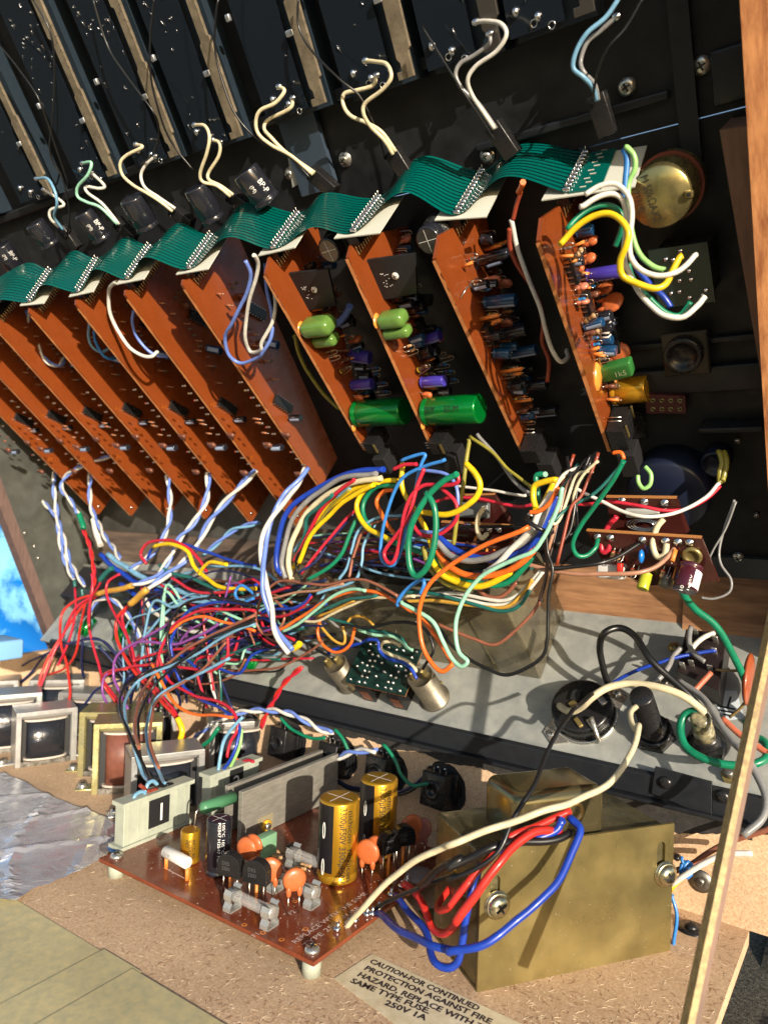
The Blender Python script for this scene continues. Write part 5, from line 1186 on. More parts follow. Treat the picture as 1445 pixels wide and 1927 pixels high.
rdu = random.Random(14); b = MB()
for k in range(70):
    a_ = rdu.uniform(.1, LT-.1); z_ = rdu.uniform(.1, HT-.1)*rdu.random()**.4; r_ = rdu.uniform(.004, .009)
    b.box(tl(a_, -.006, z_), ea*(r_*rdu.uniform(.6, 2.4)), EZ*r_, eb*.004)
tag(b.build('dust_specks', mat('pale_dust', (.5, .42, .36), .9), tf), kind='stuff')
# ------------------------------------------------------------------ wires
CR = {'X': (0, 0, 1), 'B': (450, 830, 2.89), 'C': (480, 860, 4.817), 'D': (760, 830, 4.516), 'L': (0, 880, 3.01), 'R': (945, 840, 2.89), 'Q': (945, 360, 2.89), 'E': (400, 1330, 2.89),
      'F': (845, 1330, 2.408), 'S': (580, 1100, 4.817), 'Z': (1180, 1120, 5.351), 'H': (0, 0, 2.89), 'I': (480, 0, 2.89), 'J': (945, 0, 2.89), 'A': (0, 480, 2.89), 'M': (480, 430, 2.89),
      'T': (0, 820, 4.015), 'N': (240, 1330, 4.516), 'P': (780, 420, 4.013)}
WC = {'blue': (18, 62, 175), 'navy': (22, 34, 84), 'periwinkle': (112, 142, 226), 'white': (224, 222, 214), 'cream': (226, 214, 178), 'yellow': (238, 200, 14), 'olive': (150, 142, 50), 'green': (0, 128, 92),
      'teal': (24, 104, 98), 'mint': (158, 218, 190), 'lime': (158, 216, 128), 'red': (200, 34, 58), 'scarlet': (212, 46, 36), 'orange': (240, 112, 34), 'brown': (150, 92, 70), 'tan': (178, 130, 104), 'purple': (140, 76, 160),
      'sky': (120, 172, 206), 'azure': (52, 132, 214), 'grey': (140, 140, 140), 'black': (16, 16, 18), 'amber': (208, 160, 60), 'salmon': (214, 118, 88), 'rust': (150, 62, 40), 'dark brown': (58, 36, 32)}
for k, v in WC.items(): mat('wire_'+k.replace(' ', '_'), tuple(c*.82+.004 for c in srgb(*v)), .36, coat=.12, var=.22, vscale=2.2)
rw = random.Random(21)
def wpt(mode, a, px, py):
    if mode == 'Y': return ay(px, py, a)
    if mode == 'L': return al(px, py, a)
    if mode == 'G': return ag(px, py, a)
    if mode == 'D': return CAM+ray(px, py)*a
    if mode == 'Z': return az(px, py, a)
def path(cr, mode, a, pts):
    if not isinstance(a, (list, tuple)): a = (a, a)
    n = len(pts); P = []
    for i, p in enumerate(pts):
        t = i/max(1, n-1)*(len(a)-1); j = min(int(t), len(a)-2); f = t-j; v = a[j]*(1-f)+a[j+1]*f
        if isinstance(p[0], str): o = CR[p[0]]; x, y = p[1], p[2]
        else: o = CR[cr]; x, y = p
        P.append(wpt(mode, v, o[0]+x/o[2], o[1]+y/o[2]))
    return P
from mathutils import noise as mno
def kink(P, r):       # small irregular bends, as in wire that has been handled
    out = [P[0]]; s = rw.uniform(0, 50)
    for i in range(1, len(P)-1): out.append(P[i]+mno.noise_vector(P[i]*.55+V((s, s, s)))*min(.14, r*.9))
    out.append(P[-1]); return out
def wire(cr, col, r, mode, a, pts, label, group=None, cat='wire', jit=True, name='wire', par=None):
    if isinstance(a, (int, float)): a = (a, a)
    if jit: d = rw.uniform(-.25, .25); a = tuple(q+d for q in a)
    P = kink(smooth(path(cr, mode, a, pts), 7), r); b = MB(); b.tube(P, r*.9, 8)
    o = b.build(name, MATS['wire_'+col.replace(' ', '_')], par)
    if par is None: tag(o, label, cat, group)
    return o
def twist(cr, c1, c2, r, mode, a, pts, label, group=None, turn=1.5, name='twisted_pair', kinds=('wire', 'wire')):
    P = smooth(path(cr, mode, a, pts), 9)
    L = [0]
    for i in range(1, len(P)): L.append(L[-1]+(P[i]-P[i-1]).length)
    n = max(8, int(L[-1]/.22)); Q = []; j = 0
    for i in range(n+1):
        s = L[-1]*i/n
        while j < len(P)-2 and L[j+1] < s: j += 1
        f = (s-L[j])/max(1e-6, L[j+1]-L[j]); Q.append(P[j].lerp(P[j+1], f))
    t = thing(name, Q[-1], label, 'wire pair', group)
    T = [(Q[min(i+1, n)]-Q[max(i-1, 0)]).normalized() for i in range(n+1)]
    u, _, _ = frame(T[0]); A_ = []; B_ = []
    for i in range(n+1):
        u = (u-T[i]*u.dot(T[i])).normalized(); w_ = T[i].cross(u); ph = 2*math.pi*(L[-1]*i/n)/turn
        d = (u*math.cos(ph)+w_*math.sin(ph))*r*.9; A_.append(Q[i]+d); B_.append(Q[i]-d)
    for k, (pp, c) in enumerate(((A_, c1), (B_, c2))): b = MB(); b.tube(pp, r*.88, 7); b.build('strand', MATS['wire_'+c.replace(' ', '_')], t)
    return t
# --- white and black leads on the lid
LW_ = [[('sky', 'H', [(200, 972), (260, 972), (300, 1040), (312, 1110), (298, 1180), (345, 1250)]), ('white', 'H', [(240, 1030), (350, 1110), (280, 1140), (275, 1185), (320, 1235)])],
       [('mint', 'H', [(450, 888), (498, 885), (480, 950), (425, 1015), (425, 1070), (475, 1100), (550, 1130), (640, 1220)]), ('white', 'H', [(500, 940), (570, 1010), (540, 1025), (470, 1015), (480, 1050), (560, 1110), (650, 1220)])],
       [('cream', 'H', [(740, 785), (775, 800), (690, 845), (655, 890), (670, 955), (730, 1010), (800, 1050), (870, 1095), (940, 1150)]), ('white', 'H', [(845, 850), (795, 895), (768, 955), (790, 1020), (860, 1070), (955, 1135)])],
       [('cream', 'H', [(1060, 680), (1115, 685), (1140, 745), (1125, 835), (1090, 940), (1105, 990), (1180, 1010), (1255, 1070)]), ('cream', 'H', [(1155, 760), (1195, 780), (1190, 850), (1135, 940), (1140, 980), (1200, 1010), (1270, 1060)])],
       [('cream', 'I', [(130, 472), (160, 495), (110, 560), (30, 600), (5, 660), (20, 730), (90, 790), (200, 850), (315, 950)]), ('cream', 'I', [(205, 535), (190, 590), (75, 650), (50, 700), (90, 750), (170, 830), (325, 940)])],
       [('cream', 'I', [(600, 330), (650, 335), (715, 350), (740, 420), (690, 490), (600, 560), (590, 620), (630, 690), (700, 760), (750, 840)]), ('cream', 'I', [(660, 410), (640, 465), (560, 490), (485, 510), (480, 570), (520, 630), (610, 670), (690, 720), (765, 825)])],
       [('white', 'I', [(1200, 120), (1260, 115), (1335, 130), (1365, 190), (1310, 280), (1200, 360), (1155, 435), (1180, 520), (1240, 610), (1300, 700)]), ('grey', 'I', [(1275, 185), (1270, 240), (1185, 305), (1115, 345), (1090, 410), (1130, 490), (1210, 560), (1310, 700)])],
       [('sky', 'J', [(640, -20), (560, 95), (460, 180), (400, 280), (385, 370), (440, 420), (490, 475), (512, 545)]), ('grey', 'J', [(620, 90), (530, 170), (460, 230), (425, 330), (440, 390), (500, 460), (520, 545)])]]
LL = ['left of the first black capacitor', 'above the second black capacitor', 'over the second ribbon crest', 'above the third ribbon crest', 'beside the tall lettered black capacitor', 'left of the loose lead and small screw', 'over the sixth ribbon crest', 'plugged in above the end of the ribbon']
for (w1, w2), lb in zip(LW_, LL):
    P1 = path(w1[1], 'L', (1.7, 2.6, 2.2, 1.6), w1[2]); t = thing('lead_pair', P1[-1], 'pale pair of leads '+lb, 'wire pair', 'pale leads soldered to the slider modules')
    for (c, cr, pts), hs in ((w1, (1.7, 2.4, 2.6, 2.0)), (w2, (1.6, 1.9, 2.3, 1.9))):
        P = smooth(path(cr, 'L', hs, pts), 7); b = MB(); b.tube(P, .085, 8); b.build('lead', MATS['wire_'+c], t)
        q = P[0]; b = MB(); b.ball(q, .17, 8, (1.2, .9, .8), LW); b.build('solder_joint', tin, t)
    e = P1[-1]; pr_ = path(w1[1], 'L', (1.6, 1.6), [w1[2][-2], w1[2][-1]]); d = (pr_[1]-pr_[0]).normalized(); 
    b = MB(); b.rbox(e+d*.55-LW*.15, d*.75, d.cross(LW).normalized()*.35, LW*.28, .05); b.build('black_plug', blackp, t)
for pts, lb in (([(60, -5), (95, 60), (103, 140), (100, 220), (95, 290), (120, 340), (132, 400), (124, 450)], 'thin black lead curving over the second slider module'), ([(0, 85), (40, 135), (75, 190), (100, 260), (130, 350)], 'thin black lead crossing at the far left of the lid'),
                ([(175, -5), (200, 80), (230, 130), (285, 205), (300, 245), (292, 285), (265, 310)], 'thin black lead over the third slider module'), ([(290, -5), (284, 80), (285, 150), (300, 210), (325, 270), (365, 320)], 'thin black lead hanging straight beside the fourth slider module'),
                ([(412, -5), (405, 80), (415, 140), (440, 210), (485, 262), (550, 300), (585, 335)], 'thin black lead over the fifth slider module'), ([(560, -5), (562, 50), (590, 100), (640, 150), (675, 180), (705, 240), (725, 300)], 'thin black lead over the sixth slider module'),
                ([(795, 50), (830, 110), (870, 170), (905, 225), (930, 262)], 'thin black lead right of the seventh slider module'), ([(1210, -5), (1180, 50), (1145, 90), (1125, 135), (1115, 190)], 'thin black lead beside the blue-grey pair at the top')):
    wire('X', 'black', .055, 'L', (2.0, 2.6, 2.0), pts, lb, 'thin black leads on the lid')
# --- black capacitors above the ribbon
for a, c, rp, lb, tx in (((462, 322), (506, 382), 27, 'black capacitor lettered BP-P standing proud right of the others', 1), ((368, 352), (404, 415), 24, 'plain black capacitor third from the right in the row', 0), ((248, 372), (280, 430), 24, 'plain black capacitor under the white lead pair', 0), ((158, 400), (196, 452), 20, 'black capacitor lettered BP-P left of the middle of the row', 1),
                     ((66, 420), (98, 462), 19, 'black capacitor with a plain shiny side in the left of the row', 0), ((2, 462), (34, 508), 18, 'leftmost black capacitor lettered BP-P at the frame edge', 1)):
    A_, C_ = al(*a, 2.6), al(*c, 2.2); d = C_-A_; r = pxr(A_, rp)
    t = thing('lid_capacitor', C_, lb, 'capacitor', 'black capacitors above the ribbon')
    cp = ecap(t, C_, A_-C_, r, d.length, capb, dark_top, lift=.02, n=26, legs=False)
    if tx:
        s_ = (CAM-A_).normalized(); ad = (A_-C_).normalized()
        for q, (s, wd_, h_) in enumerate((('BP-P', .62, .3), ('(M)', .34, .2))):
            text(s, print_w, cp, C_+ad*(d.length*(.62-.0*q))+s_*r+ad.cross(s_).normalized()*(.16 if q == 0 else -.3), -ad, (-ad).cross(-s_)*-1 if False else s_.cross(-ad), h_, wrap=(C_, -ad, r, s_), width=wd_, lift=.015)
# --- loops in front of the channel boards
wire('A', 'white', .12, 'Y', (25.2, 27, 28), [(640, 145), (600, 175), (588, 230), (600, 320), (640, 410), (700, 500), (770, 548), (830, 556), (862, 528)], 'thick white wire loop hanging in front of the striped brown boards')
wire('A', 'periwinkle', .1, 'Y', (26, 28.5), [(732, 300), (722, 360), (745, 440), (800, 510), (860, 548), (915, 552)], 'periwinkle wire crossing under the thick white loop')
wire('A', 'sky', .1, 'Y', (27, 29), [(486, 378), (480, 430), (500, 490), (545, 522), (592, 508)], 'pale blue wire loop between two striped boards')
wire('A', 'azure', .1, 'Y', (27.3, 29.2), [(512, 412), (520, 470), (560, 540), (600, 565), (632, 560)], 'bright blue wire loop just below the pale blue one')
twist('A', 'periwinkle', 'white', .1, 'Y', (27, 29.5), [(150, 300), (165, 380), (200, 480), (255, 575), (325, 602), (352, 560)], 'blue and white twisted pair over the second striped board', turn=2.6)
twist('A', 'periwinkle', 'azure', .1, 'Y', (28, 30), [(8, 460), (38, 520), (34, 610), (0, 640)], 'blue twisted loop at the left frame edge', turn=2.6)
wire('A', 'periwinkle', .11, 'Y', (25, 28.5, 27), [(1335, 30), (1360, 110), (1330, 230), (1265, 360), (1226, 450), (1240, 540), (1310, 586), (1400, 560), ('M', 40, 680), ('M', 88, 590), ('M', 92, 470), ('M', 60, 330), ('M', 55, 190)], 'periwinkle wire in a long hanging loop left of the first heat plate')
wire('A', 'white', .11, 'Y', (24.6, 28, 26.5), [(1380, 0), (1402, 60), (1375, 190), (1345, 330), (1338, 450), (1365, 530), (1420, 520), ('M', 40, 620), ('M', 90, 510), ('M', 108, 390), ('M', 90, 290)], 'white wire in a long hanging loop left of the first heat plate')
wire('M', 'olive', .12, 'Y', (29.5, 33), [(212, 585), (240, 680), (300, 800), (370, 890), (470, 985)], 'olive yellow wire behind the first heat plate board')
wire('M', 'periwinkle', .2, 'Y', (29.5, 30), [(515, 420), (480, 470), (430, 525)], 'short periwinkle sleeve between the two heat plates')
# --- wires between the right hand boards
wire('P', 'rust', .11, 'Y', (27.5, 32), [(715, 40), (728, 180), (790, 330), (890, 480), (945, 610), (972, 760), (965, 900), (1010, 1050), (1000, 1200)], 'long rust red wire between the two right boards')
wire('P', 'white', .11, 'Y', (27.6, 32), [(725, -30), (770, 180), (860, 420), (950, 620), (990, 800), (1030, 950), (1095, 1042), (1155, 1010), (1150, 955)], 'long white wire between the two right boards')
wire('J', 'orange', .13, 'Y', (25.6, 26.5), [(112, 990), (95, 1045)], 'short bright orange wire end under the ribbon')
wire('J', 'rust', .1, 'Y', (26.5, 27), [(98, 1040), (75, 1110), (55, 1200)], 'rust red wire below the orange wire end')
wire('Q', 'yellow', .125, 'Y', (24.6, 25, 26.4), [(312, 290), (390, 205), (480, 145), (570, 122), (640, 150), (680, 215), (665, 290), (635, 370), (650, 450), (720, 492), (820, 522), (890, 500), (935, 430), (978, 350)], 'thick bright yellow wire from the rightmost board to the green board', jit=False)
wire('J', 'white', .105, 'Y', (24.4, 25.3, 26.5), [(450, 1058), (530, 1015), (610, 1010), (670, 1070), (690, 1170), (690, 1320), (705, 1410), (760, 1475), (850, 1505), (940, 1490), (1000, 1450), (1052, 1385)], 'upper thick white wire arching from the rightmost board', jit=False)
wire('J', 'white', .11, 'Y', (24.4, 25.8, 27), [(420, 1125), (510, 1065), (590, 1048), (650, 1090), (672, 1200), (655, 1390), (690, 1490), (740, 1590), ('Q', 800, 622), ('Q', 880, 682), ('Q', 980, 692), ('Q', 1060, 625), ('Q', 1100, 572)], 'lower thick white wire arching from the rightmost board', jit=False)
wire('J', 'green', .11, 'Y', (24.7, 26), [(350, 1250), (430, 1165), (520, 1118), (600, 1122), (650, 1180), (640, 1260), (612, 1340)], 'green wire under the yellow arch of the rightmost board', jit=False)
wire('J', 'lime', .105, 'Y', (25.5, 26.5), [(668, 800), (715, 850), (728, 920), (695, 1010), (690, 1150), (705, 1280), (745, 1385), (815, 1450), (882, 1470)], 'pale lime wire falling from the end of the ribbon', jit=False)
wire('J', 'azure', .12, 'Y', (25.4, 25.8), [(655, 815), (672, 880), (662, 1000), (650, 1080)], 'blue wire beside the lime one at the end of the ribbon')
wire('Q', 'green', .11, 'Y', (26, 27.3), [(680, 400), (710, 480), (800, 565), (890, 640), (970, 662), (1022, 600)], 'green wire looping to the small green board')
wire('Q', 'blue', .12, 'Y', (26.3, 27), [(715, 360), (740, 420), (800, 500), (870, 570), (912, 632)], 'blue wire under the yellow loop by the green board')
# --- wires at right bottom corner
wire('R', 'green', .12, 'Y', (31, 32, 33), [(658, 80), (600, 185), (500, 330), (425, 430), (385, 525), (405, 590), (455, 595), (508, 550), (520, 505)], 'green wire looping from plug blocks to the front brown board')
wire('R', 'red', .14, 'Y', 33.2, [(620, 380), (575, 425), (540, 500), (545, 562), (575, 560), (586, 515)], 'short thick red loop between the two brown boards at right', jit=False)
wire('R', 'cream', .15, 'Y', 33, [(875, 395), (835, 445), (815, 530), (838, 600), (878, 592), (890, 520)], 'short thick cream loop between the two brown boards at right', jit=False)
wire('R', 'white', .09, 'Y', (34.5, 32.3, 32), [(1180, 200), (1120, 272), (1020, 332), (900, 372), (780, 380), (650, 350), (540, 300), (460, 262), (400, 225)], 'thin white wire sweeping in front of the two brown boards')
wire('R', 'red', .09, 'Y', (34.6, 33, 32.5), [(1182, 215), (1105, 290), (1000, 342), (880, 350), (740, 320), (580, 298), (450, 310), (380, 305)], 'thin red wire sweeping behind the thin white one')
wire('R', 'olive', .13, 'Y', (35, 34.6), [(1172, 28), (1192, 90), (1180, 145), (1182, 200)], 'left olive yellow sleeve below the meter'); wire('R', 'olive', .13, 'Y', (35.2, 34.7), [(1205, 28), (1218, 95), (1195, 190)], 'right olive yellow sleeve below the meter')
wire('R', 'tan', .11, 'Y', (33, 31.5, 31), [(952, 535), (900, 605), (820, 660), (700, 690), (520, 690), (280, 680), (130, 640)], 'tan wire running left from the front brown board')
wire('R', 'black', .11, 'Y', (33, 31.5, 31), [(748, 528), (640, 590), (520, 630), (350, 655), (240, 662)], 'black wire running left from the front brown board')
wire('R', 'cream', .08, 'Y', (31.5, 32), [(520, 80), (440, 160), (392, 260), (388, 380), (402, 452)], 'thin cream wire dropping beside the black plug blocks')
wire('R', 'lime', .1, 'Y', 31.5, [(775, 110), (805, 150), (800, 205), (765, 228), (740, 200), (735, 160)], 'small pale lime loop under the rightmost plug block')
wire('R', 'orange', .1, 'Y', 31.8, [(600, 40), (640, 40), (658, 70)], 'orange wire stub at the foot of the rightmost board')
wire('R', 'green', .18, 'Y', (34, 35.5, 37, 38), [(958, 725), (978, 800), (1050, 885), (1150, 970), (1240, 1095), (1300, 1220), (1340, 1350), (1346, 1480), (1320, 1590)], 'thick dark green cable falling to the right corner')
wire('R', 'grey', .06, 'Y', (34, 33.5), [(1260, 290), (1210, 440), (1180, 560), (1190, 640), (1240, 720), (1230, 790), (1150, 825), (1080, 820)], 'thin grey speaker lead looping at the right')
wire('R', 'grey', .05, 'Y', (34, 34), [(1270, 300), (1215, 450), (1150, 560), (1120, 620)], 'second thin grey strand beside the looping grey lead')
wire('R', 'black', .19, 'G', (1.0, 4.0, 3.6, 2.0), [(585, 1320), (545, 1210), (528, 1100), (565, 1015), (645, 990), (720, 1030), (800, 1150), (900, 1250), (1000, 1345), (1085, 1430)], 'thick black cable arching over the mains socket', jit=False)
wire('R', 'blue', .1, 'G', (1.8, 2.2, 1.4), [(1160, 1110), (1050, 1120), (900, 1160), (760, 1210), (620, 1270), (520, 1345)], 'thin blue wire from the switch to the mains socket', jit=False)
wire('R', 'cream', .2, 'G', (1.3, 3.0, 3.2, 2.4), [(310, 1410), (360, 1450), (420, 1420), (480, 1365), (580, 1310), (700, 1290), (830, 1297), (950, 1340), (1040, 1395), (1105, 1455)], 'thick cream cable arching across the mains socket', jit=False)
wire('R', 'grey', .17, 'G', (2.0, 3.0, 3.0), [(960, 1275), (1050, 1340), (1130, 1430), (1200, 1520), (1262, 1618), ('F', 1320, 205), ('F', 1392, 320), ('F', 1432, 430), ('F', 1408, 520), ('F', 1330, 582)], 'thick grey cable sliding down past the lath', jit=False)
wire('Z', 'salmon', .16, 'G', (1.6, 1.6), [(950, 1240), (1100, 1370), (1250, 1470), (1430, 1605)], 'thick salmon cable at the right of the grey panel')
wire('Z', 'green', .2, 'G', (2.3, 1.8, 1.6, 1.0), [(720, 1192), (640, 1178), (562, 1225), (532, 1330), (556, 1450), (620, 1562), (740, 1650), (900, 1700), (1050, 1712), (1160, 1716), (1300, 1700), (1400, 1640), (1395, 1520), (1340, 1445), (1210, 1390), (1190, 1250)], 'thick green earth cable looping round the cable gland', jit=False)
for pts, c, lb in (([(640, 320), (630, 430), (640, 520), (680, 590), (780, 670)], 'grey', 'grey link'), ([(870, 380), (750, 430), (660, 500), (600, 590)], 'white', 'white link'), ([(540, 520), (460, 610), (420, 720), (330, 850), (150, 960), (60, 1200)], 'grey', 'long grey link'), ([(840, 780), (760, 860), (680, 950)], 'salmon', 'salmon link')):
    wire('Z', c, .14, 'G', 1.9, pts, lb+' wire on the back of the power switch')
wire('F', 'black', .1, 'D', (34, 31, 28, 26.3, 26.3, 29, 31), [('R', 490, 1345), ('R', 400, 1420), (570, 0), (500, 100), (420, 260), (370, 370), (290, 520), (225, 650), (120, 735), (0, 785), ('E', 1300, 915), ('E', 1100, 985), ('E', 950, 1060), ('E', 790, 1165)], 'thin black cord from mains socket across the transformer to the power board', jit=False)
wire('F', 'cream', .135, 'D', (34.5, 31, 28, 25.8, 26, 28, 29.4), [('R', 775, 1325), ('R', 735, 1400), ('R', 698, 1455), ('R', 720, 1530), (855, 90), (840, 185), (780, 280), (680, 370), (560, 430), (420, 475), (280, 522), (120, 572), (0, 625), ('E', 1250, 760), ('E', 1100, 840), ('E', 980, 930), ('E', 870, 1040), ('E', 780, 1130), ('E', 700, 1225)], 'long cream printed cable from fuse holder over the transformer to the power board', jit=False)
wire('F', 'black', .17, 'D', (27.6, 26.6, 26.8, 29.5), [(548, 560), (470, 592), (300, 612), (180, 638), (100, 680), (0, 722), ('E', 1350, 820), ('E', 1230, 872), ('E', 1160, 950), ('E', 1120, 985)], 'thick black cable leaving the transformer grommet', jit=False)
wire('F', 'scarlet', .15, 'D', (27.9, 26.6, 26.6, 29.5), [(548, 468), (440, 512), (350, 560), (260, 615), (190, 690), (130, 745), (60, 830), (0, 905), ('E', 1400, 950), ('E', 1340, 1005), ('E', 1270, 1100), ('E', 1228, 1108), ('E', 1235, 1050), ('E', 1290, 965)], 'upper red cable from the transformer with a hooked end', jit=False)
wire('F', 'scarlet', .17, 'D', (27.6, 26.1, 26, 28.5, 30.5), [(500, 562), (400, 560), (310, 622), (230, 705), (160, 785), (90, 885), (25, 985), ('E', 1380, 1085), ('E', 1330, 1180), ('E', 1260, 1228), ('E', 1190, 1190), ('E', 1140, 1095), ('E', 1100, 1025), ('E', 1040, 968)], 'lower red cable from the transformer looping to the power board', jit=False)
wire('F', 'blue', .16, 'D', (27.7, 26.2, 25.2, 26, 30), [(548, 505), (592, 565), (560, 665), (500, 780), (420, 872), (320, 965), (220, 1040), (120, 1088), (0, 1108), ('E', 1300, 1330), ('E', 1180, 1290), ('E', 1050, 1240), ('E', 960, 1175), ('E', 895, 1125)], 'blue cable sweeping across the transformer plate in a wide arc', jit=False)
wire('E', 'blue', .16, 'D', (27.4, 26.8, 27, 31), [('F', 515, 512), ('F', 470, 570), ('F', 230, 650), ('F', 120, 760), (1400, 1040), (1370, 1180), (1352, 1290), (1330, 1385), (1280, 1418), (1215, 1385), (1170, 1275), (1120, 1180), (1050, 1100), (988, 1040)], 'second blue cable dipping to the floor beside the transformer', jit=False)
# behind the transformer at right
wire('F', 'brown', .14, 'Y', (34, 33.5), [(1470, 545), (1300, 602), (1180, 660), (1080, 722), (1000, 760)], 'brown cable tied behind the transformer at right'); wire('F', 'white', .14, 'Y', (34, 33), [(1370, 665), (1260, 665), (1180, 690), (1100, 735), (1000, 800)], 'pale cable with an open end tied behind the transformer')
wire('F', 'yellow', .14, 'Y', (34.3, 33.3), [(1250, 690), (1150, 705), (1060, 770), (1000, 830)], 'yellow cable tied behind the transformer at right')
b = MB()
for k in range(2):
    c = path('F', 'Y', 33.3, [(1066+k*14, 738)])[0]; b.tube([c+V((0, 0, 1))*(.33*math.cos(t*.785))+V((.6, .8, 0))*(.22*math.sin(t*.785)) for t in range(8)], .09, 6, closed=True)
b.tube(smooth(path('F', 'Y', 33.1, [(1060, 712), (1052, 690), (1055, 680)]), 4), .07, 5); tag(b.build('cable_tie', MATS['wire_azure']), 'light blue wire tie round the cables behind the transformer', 'cable tie')
wire('F', 'azure', .085, 'Y', (32.5, 31.4), [(1010, 850), (1032, 950), (1018, 1070), (1018, 1150), (1060, 1192), (1090, 1168), (1070, 1142), (1035, 1160), (1045, 1190)], 'thin blue wire tail with a curled end on the floor')
# --- wires at the jacks
twist('E', 'periwinkle', 'white', .12, 'Y', (32.5, 33.5, 34), [('L', 1080, 1560), ('L', 1180, 1470), (60, 60), (150, 30), (270, 18), (400, 30), (500, 72), (580, 120), (655, 140)], 'blue and white twisted pair reaching the third jack socket', turn=2.6)
wire('E', 'green', .11, 'Y', 33.6, [(370, 60), (430, 122), (520, 168), (610, 170)], 'green wire between the two left visible jack sockets'); wire('E', 'green', .11, 'Y', 33.7, [(662, 125), (710, 175), (742, 240)], 'short green wire on the third jack socket')
twist('E', 'periwinkle', 'white', .12, 'Y', 33.6, [(682, 285), (740, 250), (800, 240), (890, 240)], 'short blue and white pair joining second and third jacks', turn=2.6)
wire('E', 'green', .11, 'Y', 33.5, [(925, 205), (990, 290), (1030, 370), (1090, 430), (1170, 418)], 'green wire drooping to the bare rightmost jack socket')
for dy, c in ((0, 'navy'), (12, 'black')): wire('E', c, .09, 'Y', 34.2, [(682, 400+dy), (760, 440+dy), (880, 450+dy), (1000, 465+dy), (1090, 430+dy), (1150, 380+dy)], 'dark %s wire drooping behind the gold capacitors' % c)
twist('B', 'scarlet', 'red', .1, 'Y', (33.5, 33.8), [(340, 1230), (250, 1310), (195, 1400), (140, 1500), (120, 1560)], 'red twisted pair crossing the black lip', turn=2.4)
for dx, sd_ in ((0, 'left'), (14, 'right')): wire('L', 'white', .1, 'Y', (33, 33.5), [(1185+dx, 1050), (1180+dx, 1140), (1200+dx, 1240), (1240+dx, 1340)], sd_+' one of two white wires dropping over the black lip', 'pair of white wires over the lip')
